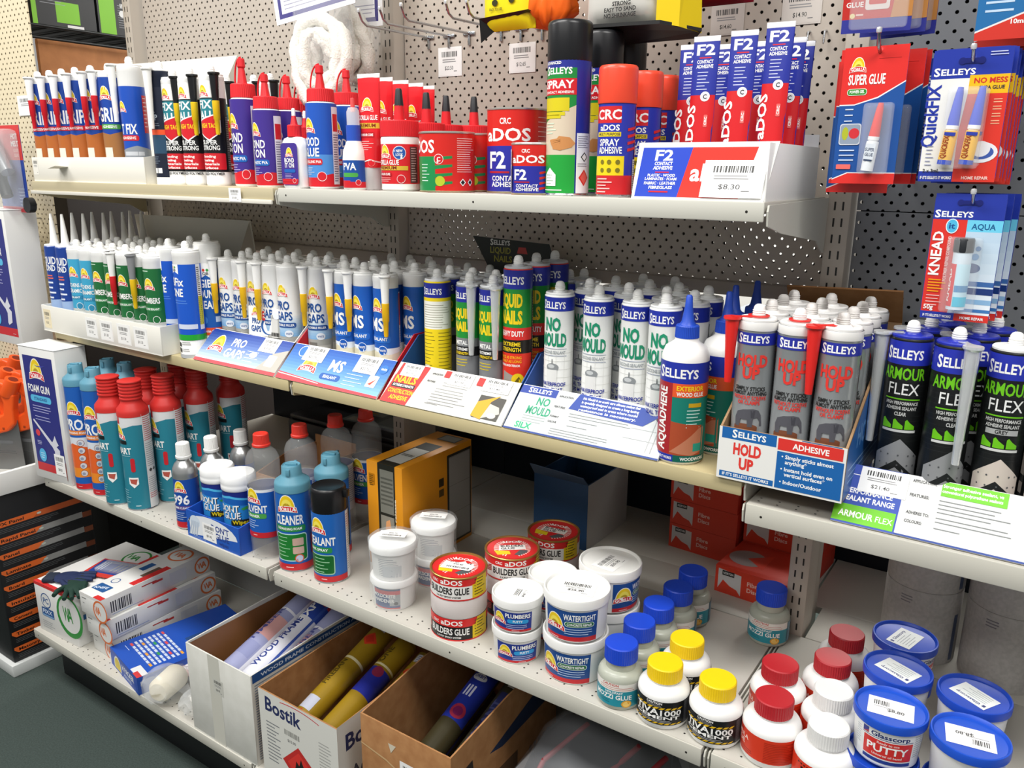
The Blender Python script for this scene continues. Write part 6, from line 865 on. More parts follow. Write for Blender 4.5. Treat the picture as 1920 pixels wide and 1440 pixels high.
fr2 = [band(6, 296, 27, '#dcdde6'), R(-40, 240, 60, 296, '#c0333c'), R(-34, 214, 50, 256, '#2a459c'), T('TXP', 6, 224, 22, WH, 60, 90), T('WOOD FRAME', 4, 130, 20, '#2d3f86', 150, 90), R(22, 10, 28, 296, '#3a55a4')]
def ctube(ops, r, H, body, endc, nm='foam_tube'):
    o = thing(nm); lathe('body', [(0, 0), (r, 0), (r, H), (r*.95, H+.001), (0, H-.008)], P(body, .4), o, 32); wrap('label', ops, r, o, 0); lathe('end_cap', [(r*1.0, H-.006), (r*1.02, H-.005), (r*1.02, H+.002), (r*.93, H+.002), (r*.92, H-.006), (0, H-.006)], P(endc, .4), o, 32); return o
for key, ops, x, y, z_, tl, rz, lb in (('fr', fr_, .768, -.412, .118, -1.27, .0, 'lilac printed foam tube leaning in the white carton along its brown wall'), ('fr2', fr2, .828, -.416, .112, -1.25, .0, 'white, red and blue wood frame tube leaning in the white carton'), ('fr', fr_, .886, -.418, .108, -1.24, 1.2, 'lilac foam tube leaning in the white carton next to its printed side')):
    o = put(key, (x, y, ZB+z_), (tl, 0, 0), lb, 'foam tube', 'foam tubes in the white carton', lambda: ctube(ops, .027, .3, '#b9bcd4', '#d5d5de'))
o = carton('storage_carton', .222, .36, .2, CARD, front=.2, back=.21, side=.205); o.location = (.951, -.455, ZB); tag(o, 'open white printed carton holding the gold adhesive tubes', 'carton')
flat('front_print', [R(0, 0, 222, 200, '#d9d9d2'), T('Bostik', 70, 156, 32, '#27305c', 104, -2), ('g', [('p', [(20+q*11, 190+.0*q-((q-8)**2)*.22+6), (31+q*11, 190-((q-7)**2)*.22+6), (31+q*11, 188-((q-7)**2)*.22+6), (20+q*11, 188-((q-8)**2)*.22+6)], '#c8404a') for q in range(4, 14)]), LN(18, 132, 40, 12, 8, '#7d7f84', 2.4), BC(72, 124, 44, 12, '#8a8a84'), T('$15.90', 92, 110, 6, '#8a8a88', 24), ('p', [(110, 16), (168, 62), (110, 108), (62, 62)], '#c02c28'), ('p', [(110, 28), (152, 62), (110, 96), (76, 62)], '#d9362e'), ('p', [(104, 44), (120, 44), (126, 60), (116, 84), (110, 66), (102, 74), (98, 56)], '#1f1a18'), LN(170, 150, 34, 14, 7, '#a5a5a2', 1.6)], o, (0, 0, 0), (1, 0, 0), (0, 0, 1))
flat('side_print', [R(0, 0, 360, 203, '#d5d5cf'), T('Bostik', 80, 140, 36, '#27305c', 120), T('Adv', 60, 70, 28, '#3a3f50', 60), T('& S', 62, 30, 28, '#3a3f50', 50)], o, (.222, 0, 0), (0, 1, 0), (0, 0, 1))
gd = [band(6, 286, 25, '#96791a'), band(170, 176, 25, '#d9d0a8'), ('p', [(4, 214), (24, 232), (4, 250), (-16, 232)], '#cc3a22'), ('p', [(4, 220), (17, 232), (4, 244), (-9, 232)], '#b52c1a'), R(-12, 262, 20, 284, '#c9cbd6'), LN(-8, 280, 24, 4, 5, '#77778a', 2), T('FIREBAN', 0, 130, 14, '#4a3c10', 70, 90), R(-14, 30, 16, 64, '#b8bccb'), ('p', [(0, 4), (14, 16), (0, 28), (-14, 16)], '#b83a22')]
gd2 = [band(6, 286, 25, '#96791a'), R(-30, 130, 50, 200, '#26309a'), C(8, 190, 13, '#8a2a4a'), band(206, 211, 25, '#d9d0a8'), T('ONE', 0, 236, 16, '#4a3c10', 44, 90)]
for i, (key, ops, x, y, z_, tl, rz, lb) in enumerate((('gd', gd, 1.005, -.412, .105, -1.27, 0, 'gold adhesive tube with red diamond mark lying on top in the printed carton'), ('gd2', gd2, 1.063, -.415, .085, -1.28, 0, 'gold tube with navy band in the middle of the printed carton'), ('gd', gd, 1.12, -.416, .07, -1.3, .9, 'gold adhesive tube low by the side of the printed carton'))):
    put(key, (x, y, ZB+z_), (tl, 0, 0), lb, 'adhesive tube', 'gold adhesive tubes', lambda: ctube(ops, .025, .29, '#96791a', '#7f6718', 'adhesive_tube'))
o = carton('storage_carton', .205, .34, .275, CARD, front=.265, back=.3, side=.285); o.location = (1.237, -.456, ZB); tag(o, 'open brown carton with a price ticket holding the dark sealant tubes', 'carton')
flat('front_print', [price_ops(92, 150, 56, 58, '$12.45'), ('p', [(66, 232), (84, 232), (72, 214)], '#d2c9b4'), ('p', [(0, 206), (60, 196), (120, 172), (205, 150), (205, 146), (118, 168), (60, 192), (0, 203)], '#c9a678'), R(178, 60, 204, 120, '#4a3a2c')], o, (0, 0, 0), (1, 0, 0), (0, 0, 1)); flat('side_print', [('p', [(110, 200), (338, 260), (338, 200), (150, 190)], '#23304c'), ('p', [(20, 215), (60, 222), (64, 190), (30, 180)], '#2a2420'), R(60, 60, 200, 150, '#5c4430'), ('g', [R(240+q*16, 40, 248+q*16, 130, '#6e4f34') for q in range(5)])], o, (.205, 0, 0), (0, 1, 0), (0, 0, 1))
dk = [band(6, 276, 25, '#3a3522'), R(-26, 120, 40, 250, '#23349a'), C(8, 140, 16, '#a8304a'), C(8, 140, 10, '#7a1f5a'), ('g', [R(-8+q*7, 176, -4+q*7, 202, '#cfd3e6') for q in range(3)]), C(2, 224, 16, '#d9dbe2', 9), T('ORBIT', 2, 222, 7, '#23349a', 24), band(252, 276, 25, '#6a5c3a'), C(8, 264, 9, '#8a7c58')]
dk2 = [band(6, 276, 25, '#383424'), R(-10, 80, 30, 230, '#2a2f5c'), T('SEALANT', 6, 150, 18, '#4a4f7c', 120, 90), R(-6, 244, 14, 262, '#d5d5cc'), T('TV', 4, 248, 10, '#222222', 14)]
for i, (ops, x, y, z_, lb) in enumerate(((dk, 1.318, -.415, .14, 'dark tube with blue label and white oval in the brown carton'), (dk2, 1.38, -.418, .125, 'dark olive tube with white tab beside the blue-labelled one'), (dk2, 1.285, -.41, .06, 'dark olive tube lying deep in the brown carton'))): put('dk%d' % min(i, 1), (x, y, ZB+z_), (-1.27, 0, .0), lb, 'sealant tube', 'dark tubes in the brown carton', lambda: ctube(ops, .025, .28, '#3a3522', '#2c2818', 'sealant_tube'))
o = thing('plastic_bag', 'big crumpled clear plastic bag of dark parts on the base deck under the cement jars', 'plastic bag', (1.605, -.23, ZB+.1355)); crumple('bag', .145, .2, .135, o, P('#dfe3e8', .05, 0, 0, .16), 21); crumple('contents', .125, .18, .115, o, P('#131316', .4), 8)
for k in range(4): tube('red_strap', [(-.09+.05*k, -.16, -.02), (-.06+.05*k, -.1, .09), (-.03+.05*k, 0, .112)], .005, P('#7c1f26', .5), o, 8)
# ---------------------------------------------------------------- neighbouring rack at the far end
panel(-1.0, -.1, -.2, .585, 2.1, PEGC, 'cream pegboard at the far end behind the saws and hot glue card')
o = thing('saw_stand', 'black saw display stand with orange labelled stripes and white rim', 'display stand', (-.071, -.484, 0))
box('cabinet', -.5, 0, 0, .262, .035, .53, P('#17181a', .45), o, .004); box('plinth', -.52, .012, -.012, .275, 0, .035, P('#c9ccca', .5), o, .003)
boxes('rim', [(-.515, .008, -.008, .004, .522, .582), (-.006, .008, -.008, .27, .522, .582), (-.515, .008, .258, .27, .522, .582), (-.515, -.503, -.008, .27, .522, .582)], P('#dadad6', .45), o, .002); box('tray', -.51, 0, 0, .262, .532, .545, P('#b9b7b0', .6), o, 0)
st = []
for k, s_ in enumerate(('FX Panel', 'Rapid Panel', 'Panel', 'Laminate', 'Board', 'Insulation', 'Cement', 'Timber', 'Masonry')):
    zz = 432-k*46
    st += [('p', [(0, zz+9), (10, zz), (100, zz), (120, zz+4), (120, zz+17), (0, zz+17)], '#d9662a'), ('p', [(100, zz), (230, zz), (230, zz+17), (120, zz+17)], '#8b8c8a' if k else '#b5562a'), R(230, zz-2, 256, zz+14, '#7a4026'), T(s_, 12, zz+4, 9, '#1c1512', 8*len(s_), 0, 'l'), C(116, zz+9, 6, '#b9c0b4', 3), LN(8, zz-6, 170, 3, 4.6, '#55585a', 1.5)]
flat('drawer_print', st, o, (0, .004, 0), (0, 1, 0), (0, 0, 1))
def k_saw():
    o = thing('hand_saw'); og = P('#ee5a1e', .4)
    out = [(-.04, -.02), (-.052, .03), (-.045, .085), (-.02, .108), (.02, .112), (.05, .1), (.06, .07), (.052, .03), (.05, -.01), (.03, -.03), (0, -.038), (-.02, -.04)]
    inn = [(-.022, .02), (-.026, .05), (-.018, .068), (.008, .078), (.02, .072), (.026, .05), (.022, .02), (.004, .01)]
    bm = bmesh.new()
    def loop(pts, y): return [bm.verts.new((a, y, c)) for a, c in pts]
    A, B_, C_, D = loop(out, -.014), loop(inn, -.014), loop(out, .014), loop(inn, .014)
    e1 = [bm.edges.new((q[i], q[(i+1) % len(q)])) for q in (A, B_) for i in range(len(q))]; bmesh.ops.triangle_fill(bm, edges=e1, use_beauty=True)
    e2 = [bm.edges.new((q[i], q[(i+1) % len(q)])) for q in (C_, D) for i in range(len(q))]; bmesh.ops.triangle_fill(bm, edges=e2, use_beauty=True)
    for p, q in ((A, C_), (B_, D)):
        for i in range(len(p)): j = (i+1) % len(p); bm.faces.new((p[i], p[j], q[j], q[i]))
    h = bm_obj('handle', bm, og, o); bv = h.modifiers.new('round', 'BEVEL'); bv.width = .006; bv.segments = 3; bv.limit_method = 'ANGLE'
    lathe('hollow_grip', [(.012, 0), (.0195, 0), (.021, .004), (.02, .05), (.012, .05)], og, h, 24, (0, 0)).matrix_local = Matrix.Translation((.036, 0, .07)) @ Matrix.Rotation(.45, 4, 'Y')
    lathe('grip_bore', [(0, .046), (.0122, .046), (.0122, .0505), (0, .0505)], P('#7a2408', .7), h, 20).matrix_local = Matrix.Translation((.036, 0, .07)) @ Matrix.Rotation(.45, 4, 'Y')
    mesh('blade', [(-.034, -.0008, -.03), (.052, -.0008, -.0), (.056, -.0008, -.145), (-.03, -.0008, -.145), (-.034, .0008, -.03), (.052, .0008, -.0), (.056, .0008, -.145), (-.03, .0008, -.145)], [(0, 1, 2, 3), (7, 6, 5, 4), (0, 4, 5, 1), (1, 5, 6, 2), (2, 6, 7, 3), (3, 7, 4, 0)], P('#8d8f90', .35, .8), o)
    flat('etching', [LN(-18, -90, 60, 2, 6, '#5d5f60', 2), R(-14, -70, 30, -60, '#6a6c6e')], o, (0, -.0009, 0), (1, 0, 0), (0, 0, 1))
    boxes('screw', [(-.03, -.024, -.0152, -.0145, -.022, -.016), (.016, .022, -.0152, -.0145, -.024, -.018)], P('#9a3a12', .5), h, .0005); return o
for px, py, y, rz, lb in ((-4, 765, -.375, .5, 'orange-handled hand saw foremost in the stand'), (36, 768, -.335, .5, 'orange-handled hand saw half hidden by the foam gun box'), (-12, 745, -.33, .5, 'orange-handled hand saw behind the foremost one, at the picture edge'), (28, 737, -.295, .5, 'orange-handled hand saw with its grip end open above the foremost one'), (4, 712, -.245, .5, 'orange-handled hand saw at the back of the stand')):
    p = ony(px, py, y); put('saw', (p.x, y, .69), rz, lb, 'hand saw', 'orange-handled saws in the stand', k_saw)
gb = gunbox('white and navy foam gun box hanging on the cream pegboard', (-.245, -.335, .899), .03, False, True); tube('hook', [(.075, .132, .325), (.075, -.012, .325), (.075, -.02, .332)], .0022, STEEL, gb, 8)
o = thing('blister_card', 'red and blue carded hot melt glue gun hanging at the picture edge', 'blister card', (-.19, -.285, 1.245)); box('card', 0, .14, 0, .001, 0, .215, P('#27408c', .35), o, 0)
flat('print', [R(0, 0, 140, 215, '#2a479c'), R(0, 0, 140, 14, '#c8323a'), R(0, 130, 140, 215, '#cc3a38'), T('HOT', 108, 182, 13, WH, 30), T('MELT', 108, 164, 13, WH, 36), T('GLUE', 110, 150, 8, '#f0b8b0', 24), T('GUN', 110, 138, 8, '#f0b8b0', 22), LN(96, 60, 40, 6, 8, '#a9b8e0', 2)], o, (0, 0, 0), (1, 0, 0), (0, 0, 1))
tube('gun_body', [(.02, -.02, .19), (.06, -.022, .15), (.1, -.022, .1)], .016, P('#a9adb0', .25, .7), o, 14); tube('gun_grip', [(.07, -.022, .13), (.06, -.022, .08), (.08, -.022, .04)], .014, P('#1d1f22', .4), o, 12); lathe('wheel', [(0, -.008), (.019, -.008), (.019, .008), (0, .008)], P('#1c1d20', .4), o, 24).matrix_local = Matrix.Translation((.15, -.004, .02)) @ Matrix.Rotation(1.57, 4, 'X')
box('blister', .004, .138, -.042, -.001, .01, .205, PLASTIC, o, .012)
price_tag('white price ticket holder on the cream pegboard above the hot glue card', (-.165, -.2025, 1.49), .09, .05, '')
# wire rack with black cartons, brown board in front
o = thing('wire_rack', 'black wire rack shelf seen past the far upright', 'wire rack', (-.4, -.05, 0)); bk = P('#17181a', .4)
tube('post', [(0, -.02, 0), (0, -.02, 2.1)], .012, bk, o, 10)
for z_ in (1.722, 1.755): tube('edge_wire', [(0, -.02, z_), (0, .8, z_)], .0045, bk, o, 8)
for k in range(14): tube('cross_wire', [(0, .01+.058*k, 1.755), (-.32, .01+.058*k, 1.755)], .003, bk, o, 6)
for y0, y1, n_, lb in ((-.03, .16, 0, 'black carton with lime square on the wire rack'), (.168, .42, 1, 'black carton with lime stripe on the wire rack next to the slotted upright')):
    o = thing('rack_carton', lb, 'carton', (-.415, y0, 1.759)); w_ = (y1-y0)*1000; box('body', -.25, 0, 0, y1-y0, 0, .3, P('#1b1c1f', .5), o, .001)
    flat('print', [R(0, 0, w_, 300, '#1b1c1f')]+([R(0, 0, 14, 300, '#76b81c'), R(70, 14, 140, 72, '#76b81c'), LN(26, 120, 90, 8, 8, '#8d9096', 1.6), R(100, 0, 150, 10, '#dddddd')] if not n_ else [R(6, 0, 56, 300, '#76b81c'), LN(66, 90, 100, 10, 7, '#8d9096', 1.4), T('INE PAINT', 120, 84, 12, '#d9dada', 90), C(80, 66, 10, '#d9dada'), C(110, 66, 10, '#d9dada'), R(200, 0, 252, 60, '#76b81c')]), o, (0, 0, 0), (0, 1, 0), (0, 0, 1))
o = box('brown_board', -.44, -.425, -.02, 1.3, 1.3, 1.722, noisy('hardboard', '#a46a3c', '#b07443', 30, .7), None, .001); tag(o, 'large plain brown board fixed under the wire rack', 'board')
tag(box('dark_filler_block', -.75, -.415, .0, 1.3, 0, 1.298, P('#1e1714', .6), None, .003), 'dark brown block added for the shade below the brown board past the far upright', 'cabinet')  # block added in place of the brown board's shaded lower part
o = box('dark_gap_board', -.2, -.19, .16, 1.0, 0, .85, P('#241a15', .7), None, .001); tag(o, 'dark brown board added for the dark gap behind the teal foam cans', 'board')  # board added to darken the gap behind the cans
for x0, x1, lb in ((.036, W-.012, 'grey back panel behind the boxed fixings of the base deck'), (W+.028, 2*W-.012, 'grey back panel behind the open cartons of the base deck')):
    tag(box('back_panel', x0, x1, .001, .004, ZB, ZL-.035, P('#9a9a98', .5), None, 0), lb, 'back panel')
# ---------------------------------------------------------------- hooks, cards and bags on the pegboards
def hook(x, z, ln, label, yb=.03, up=.02):
    o = thing('peg_hook', label, 'peg hook', (x, yb, z), 0, 'steel pegboard hooks')
    tube('arm', [(0, -.002, 0), (0, -ln+.02, -.002), (0, -ln+.008, .004), (0, -ln, up)], .0023, STEEL, o, 8)
    lathe('tip', [(0, -.004), (.003, -.003), (.0036, 0), (.003, .003), (0, .004)], P('#e6e8ea', .2, .6), o, 12).location = (0, -ln, up+.001)
    boxes('back_plate', [(-.014, .014, -.004, -.001, -.003, .003), (-.0025, .0025, -.004, -.001, -.022, .004)], STEEL, o, .0006); return o
for bx, by, ln, lb in ((805, 71, .2, 'empty steel hook lowest of the three beside the middle upright'), (843, 68, .2, 'empty steel hook in the middle of the three beside the middle upright'), (881, 63, .2, 'empty steel hook nearest the yellow bag of the three'), (941, 55, .17, 'steel hook under the yellow and black bag'), (978, 54, .17, 'steel hook between the yellow and orange bags'), (1018, 52, .15, 'steel hook under the orange bag')):
    p = ony(bx, by, .03); hook(p.x, p.z, ln, lb)
for px, py, lb in ((1519, 62, 'bare hook end near the top price cards by the dark upright, first'), (1550, 60, 'bare hook end near the top price cards by the dark upright, second'), (1323, 72, 'bare hook end under the price card marked 14.60')):
    p = ony(px, py, .03); o = thing('peg_hook', lb, 'peg hook', (p.x, .03, p.z), 0, 'bare hook ends'); tube('wire', [(0, 0, .002), (0, -.012, 0), (0, -.013, -.016)], .0016, STEEL, o, 8); lathe('tip', [(0, -.002), (.0022, 0), (0, .002)], P('#e6e8ea', .2, .6), o, 10).location = (0, -.013, -.017)
for px, py, w_, h_, pr_, lb in ((843, 143, .06, .055, '$23.50', 'white price card marked 23.50 on the beige pegboard'), (978, 136, .06, .053, '$12.65', 'white price card marked 12.65 on the beige pegboard'), (1361, 66, .055, .046, '$14.60', 'price card marked 14.60 in a clear sleeve'), (1500, 46, .06, .05, '$14.90', 'price card marked 14.90 in a clear sleeve near the dark pegboard')):
    p = ony(px, py, .027); price_tag(lb, (p.x, .0285, p.z), w_, h_, pr_, bg='#f2f2f0' if px < 1200 else '#cfc8c0')
ROPE = noisy('white_rope', '#e2ded2', '#f0ede4', 300, .9, .8)
def coil(o, cx, cz, r0, seed):
    rr = random.Random(seed)
    for k in range(5):
        pts = []; r = r0*(1-.13*k); ph = rr.uniform(0, 6)
        for i in range(33):
            a = 2*math.pi*i/32; q = r*(1+.06*math.sin(3*a+ph)); pts.append((cx+q*.82*math.cos(a)+.003*math.sin(2*a+ph), .012*math.sin(a+ph)+.014*(k % 3-1), cz+q*1.15*math.sin(a)))
        vs, fs = [], []; n = 10
        for i, p in enumerate(pts):
            t = Vector(pts[(i+1) % 33 if i < 32 else 1])-Vector(pts[i-1 if i else 31]); t.normalize(); A = t.cross(Vector((0, 1, 0))).normalized(); B_ = t.cross(A)
            for j in range(n): th = 2*math.pi*j/n+i*.9; q = .0132*(1+.2*math.cos(2*th)); vs.append(Vector(p)+A*q*math.cos(th-i*.9)+B_*q*math.sin(th-i*.9))
        for i in range(32):
            for j in range(n): j2 = (j+1) % n; fs.append((i*n+j, i*n+j2, (i+1)*n+j2, (i+1)*n+j))
        mesh('rope_loop', vs, fs, ROPE, o, 60)
def bag(name, o, prof, mat, seed, sy=.4, c=(0, 0), amp=.06, seg=40):
    rr = random.Random(seed); b = lathe(name, prof, mat, o, seg, c, 70, (1, sy))
    for v in b.data.vertices: k = 1+rr.uniform(-amp, amp); v.co.x = c[0]+(v.co.x-c[0])*k; v.co.y *= k; v.co.z += rr.uniform(-amp, amp)*.06
    return b
FILM = P('#f6f8f8', .1, 0, 0, .2)
for px, py, y, r0, lb, hw, hx, sd in ((608, 108, -.15, .066, 'bagged white rope coil hanging in front with a purple-bordered header card', .2, -.005, 1), (668, 85, -.06, .052, 'bagged white rope coil behind the front one, nearer the upright', .1, .02, 5)):
    p = ony(px, py, y); o = thing('bagged_rope', lb, 'bagged rope', (p.x, y, p.z), .1, 'bagged rope coils'); coil(o, 0, -.005, r0, sd)
    bag('bag', o, [(.001, -r0*1.5), (r0*.7, -r0*1.42), (r0*1.02, -r0*.6), (r0*1.12, .02), (r0*1.0, r0*1.3), (r0*.95, r0*1.9)], FILM, sd)
    hz = r0*1.35 if sd == 1 else .03; hz = hz-.01 if sd == 1 else .032
    h = box('header_card', hx-hw/2, hx+hw/2, -.003, 0, hz, hz+.16, P('#eef0f0', .35), o, .001)
    flat('header_print', [R(0, 0, hw*1000, 160, '#f0f1f2'), R(10, 9, hw*1000-10, 160, '#4a4684'), R(18, 17, hw*1000-18, 160, '#f0f1f2'), LN(26, 40, hw*600, 3, 7, '#9a9ab0', 1.8), T('CORD', hw*520, 60, 20, '#4a4684', 80)], h, (hx-hw/2, -.003, hz), (1, 0, 0), (0, 0, 1))
    if sd == 1: h.rotation_euler = (0, -.13, 0)
    tube('hanger', [(hx, .0, hz+.15), (hx, .03-y, hz+.15)], .0022, STEEL, o, 8)
def packet(label, x, y, z, wd, h, d, cols, ops, name='packet', group=None):
    o = thing(name, label, 'packet', (x, y, z), 0, group); bm = bmesh.new(); bmesh.ops.create_grid(bm, x_segments=10, y_segments=12, size=.5); vs = []
    rr = random.Random(int(wd*1000)); top = bm.verts[:]; r = bmesh.ops.duplicate(bm, geom=bm.faces[:]+bm.edges[:]+bm.verts[:]); bot = [g for g in r['geom'] if isinstance(g, bmesh.types.BMVert)]
    for s_, q in ((-1, top), (1, bot)):
        for v in q: a, b = v.co.x*2, v.co.y*2; e = max(0, 1-a**4)*max(0, 1-b**6); v.co = (a*wd/2, s_*(d/2*e**.5+.0006)+rr.uniform(-.0012, .0012)*e, (b+1)/2*h)
    bmesh.ops.remove_doubles(bm, verts=bm.verts, dist=.0004); k = bm_obj('film', bm, cols, o, 60)
    if ops: flat('print', ops, o, (0, -d/2-.0022, 0), (1, 0, 0), (0, 0, 1), .2)
    return o
p = ony(905, 72, -.12); o = packet('yellow and black packet hanging at the top beside the orange bag', p.x+.05, -.11, p.z+.01, .105, .16, .034, P('#ead81c', .25), [T('EASY TO USE', -16, 30, 4, '#222222', 26), C(-18, 42, 6, '#3a3a20', 5), C(16, 44, 6, '#3a3a20', 5), R(-40, 60, 40, 120, '#d9c41a')])
mesh('black_base', [(-.05, -.02, .02), (.05, -.02, .026), (.055, .02, .02), (-.05, .02, .004), (-.052, -.012, -.018), (-.03, .0, .002)], [(0, 1, 2, 3), (0, 4, 5), (0, 5, 1), (5, 4, 3), (5, 3, 2), (5, 2, 1), (0, 3, 4)], P('#1d1e1e', .35), o)
p = ony(1030, 42, -.1); o = thing('plastic_bag', 'crumpled orange plastic packet hanging at the top', 'packet', (p.x, -.1, p.z+.045)); bag('film', o, [(0, -.05), (.03, -.046), (.055, -.03), (.05, -.01), (.06, .01), (.05, .04), (.055, .1)], P('#f06a1c', .3), 31, .45, (0, 0), .16, 36)
p = ony(1092, 78, -.17); o = packet('grey and yellow filler bag with black base hanging above the black-capped sprays', p.x+.062, -.15, p.z+.016, .13, .17, .05, P('#c9c9c2', .22), [R(-12, 40, 52, 100, '#f0f0ee'), LN(16, 46, 26, 1, 3, '#777777', 2), T('STRONG', 6, 28, 6, '#2a2a2a', 30), T('EASY TO SAND', 4, 20, 6, '#2a2a2a', 52), T('NO SHRINKAGE', 4, 12, 6, '#2a2a2a', 52), C(-22, 60, 14, '#55585a', 18)])
mesh('yellow_gusset', [(.062, -.026, .0), (.062, -.026, .17), (.092, -.012, .17), (.092, -.012, -.006), (.104, .02, .17), (.112, .025, -.012), (.062, .03, .17), (.062, .03, 0)], [(0, 3, 2, 1), (3, 5, 4, 2), (5, 7, 6, 4), (7, 0, 1, 6)], P('#e6c81a', .3), o)
mesh('black_base', [(-.062, -.03, .006), (.07, -.03, .002), (.115, .018, -.006), (.1, .034, -.012), (-.02, .036, -.012), (-.062, .026, -.004), (-.062, -.03, .001), (.07, -.03, -.003), (.115, .018, -.01), (.1, .034, -.017), (-.02, .036, -.017), (-.062, .026, -.009)], [(0, 1, 2, 3, 4, 5), (11, 10, 9, 8, 7, 6)]+[(i, (i+1) % 6, 6+(i+1) % 6, 6+i) for i in range(6)], P('#1c1d1d', .4), o)
p = ony(1352, 10, -.05); packet('dark red packet at the top edge beside the filler bag', p.x, -.05, p.z, .1, .12, .03, P('#7a1620', .25), [LN(-30, 60, 50, 3, 8, '#a8505a', 2)])
# carded glues
def card_shape(o, w_, h, ops, col, corner=.006):
    pts = []
    for cx, cz, a0 in ((w_/2-corner, corner, -90), (w_/2-corner, h-corner, 0), (-w_/2+corner, h-corner, 90), (-w_/2+corner, corner, 180)):
        for k in range(5): a = math.radians(a0+22.5*k); pts.append((cx+corner*math.cos(a), cz+corner*math.sin(a)))
    n = len(pts); vs = [(x, y, z) for y in (0, .0009) for x, z in pts]
    mesh('card', vs, [tuple(range(n)), tuple(range(2*n-1, n-1, -1))]+[((i+1) % n, i, n+i, n+(i+1) % n) for i in range(n)], P(col, .3), o); flat('card_print', ops, o, (0, 0, 0), (1, 0, 0), (0, 0, 1), .22)
def blis(o, x0, x1, z0, z1, d=.013): return box('blister', x0, x1, -d, -.0006, z0, z1, P('#f2f6f8', .06, 0, 0, .14), o, .004)
def smalltube(o, x, z, c1, c2, c3, h, tilt=.1):
    g = lathe('tube', [(0, 0), (.0075, 0), (.0075, h*.42), (.0072, h*.44), (0, h*.44)], P(c1, .3), o, 18); g.location = (x, -.007, z)
    lathe('tube_cap', [(.0066, h*.5), (.0064, h*.56), (.0042, h*.92), (.003, h), (0, h)], P(c2, .3), g, 18); lathe('tube_neck', [(.0055, h*.43), (.0055, h*.45), (.0068, h*.46), (.0068, h*.51), (0, h*.51)], P(c3, .3), g, 18)
    for f in (g,): f.rotation_euler = (0, tilt, 0); f.scale = (1, .8, 1)
    return g
sgp = [('p', [(-38, 0), (38, 0), (38, 164), (-38, 164)], '#1f4f96'), ('p', [(-38, 96), (-20, 96), (8, 104), (38, 122), (38, 165), (-38, 165)], '#e6e4e4'), ('p', [(-38, 97.4), (-20, 97.4), (7, 105.4), (38, 123.6), (38, 165), (-38, 165)], '#d8302c'), ('p', [(-38, 0), (38, 0), (38, 14), (-20, 14), (-38, 6)], '#e6e4e4'), ('p', [(-38, 0), (38, 0), (38, 13), (-19, 13), (-38, 4.6)], '#d8302c'), R(4, 150, 30, 150.6, '#a81c1c'), LOGO(-20, 135, 19), T('SUPER GLUE', -8, 121, 12, WH, 44), RR(-30, 108, -6, 116, '#e6f0e0', 3.4), RR(-29.4, 108.6, -6.6, 115.4, '#3a8a34', 3), T('POWER GEL', -18, 110.6, 3.6, WH, 18), ('g', [LN(-30, 92-q*7, 14, 1, 2, '#c9d6ea', 1.4) for q in range(4)]), RR(-34, 48, -8, 74, '#c9ced6', 3), RR(-33, 49, -9, 73, '#8a97a8', 3), C(-16, 62, 6.5, '#c8323a'), C(-27, 62, 4, '#a8b030', 8), ('g', [LN(-32, 42-q*6, 26, 1, 2, '#c9d6ea', 1.4) for q in range(3)]), RR(-34, 18, -16, 24, '#e06a62', 1)]
def k_sg():
    o = thing('blister_card'); card_shape(o, .076, .165, sgp, '#1f4f96'); blis(o, -.006, .03, .012, .098); g = smalltube(o, .006, .016, '#e2e6ea', '#d8302c', '#e9e9e9', .082, .1)
    flat('tube_label', [R(-6, 14, 6, 33, '#cfd6de'), T('SUPER', 0, 24, 4, '#33415c', 11), T('GLUE', 0, 18, 4, '#33415c', 10), R(-5, 12, 5, 14, '#33415c')], g, (0, -.0076, 0), (1, 0, 0), (0, 0, 1)); return o
SG = 'red and blue super glue cards on one hook'
for i, (dx, dy, dz, rz) in enumerate(((0, 0, 0, -.06), (-.007, .016, 0, -.02), (-.013, .034, -.012, .05), (.012, .05, .0, -.1), (.016, .066, .0, -.12))):
    put('sg', (1.921+dx, -.195+dy, 1.3485+dz), (0, 0, rz), f'red and blue super glue card, {ORD[i]} from the front of its hook', 'blister card', SG, k_sg)
hook(1.925, 1.508, .245, 'steel hook holding the red and blue super glue cards', up=.02)
o = thing('double_hook', 'bent wire hook with nothing on it under the super glue cards', 'peg hook', (1.918, .03, 1.345)); tube('wire', [(-.024, 0, .02), (-.024, -.09, .012), (-.012, -.1, -.004), (.012, -.1, -.004), (.024, -.09, .012), (.024, 0, .02)], .002, STEEL, o, 8)
qfp = [R(-41, 0, 41, 150, '#e2e2de'), R(-41, 0, 0, 12, '#26389c'), R(-41, 118, 41, 150, '#26389c'), R(0, 100, 41, 121, '#e6b41e'), ('p', [(-4, 0), (41, 0), (41, 100), (0, 100), (-4, 60)], '#d8382c'), R(-41, 0, -4, 9, '#26389c'), SEL(-16, 122, 7, WH, 44), T('QuickFIX', -29, 76, 15, '#26389c', 72, 90), T('NO MESS', 22, 112, 6, '#c8302a', 34), T('SUPA GLUE', 24, 105, 4, '#2a2a3a', 26), ('g', [LN(28, 94-q*8, 10, 2, 3, '#f0b890', 1) for q in range(4)]), C(22, 34, 18, '#e4e4ea', 12), C(22, 34, 14, '#3f5aa8', 8), C(22, 38, 10, '#e4e4ea', 9), LN(-36, 42, 9, 6, 4.4, '#8a90b0', 1), T('2 x 3mL', -28, 11, 4, '#333333', 18), T("IF IT'S SELLEYS IT WORKS", -22, 3, 3.4, WH, 34), T('HOME REPAIR', 20, 3, 3.6, '#f2d0c8', 28), R(-8, 134, 8, 140, '#1b2470'), C(-10, 137, 4, '#1b2470'), C(10, 137, 4, '#1b2470'), LN(18, 146, 20, 2, 3, '#c9cfea', 1)]
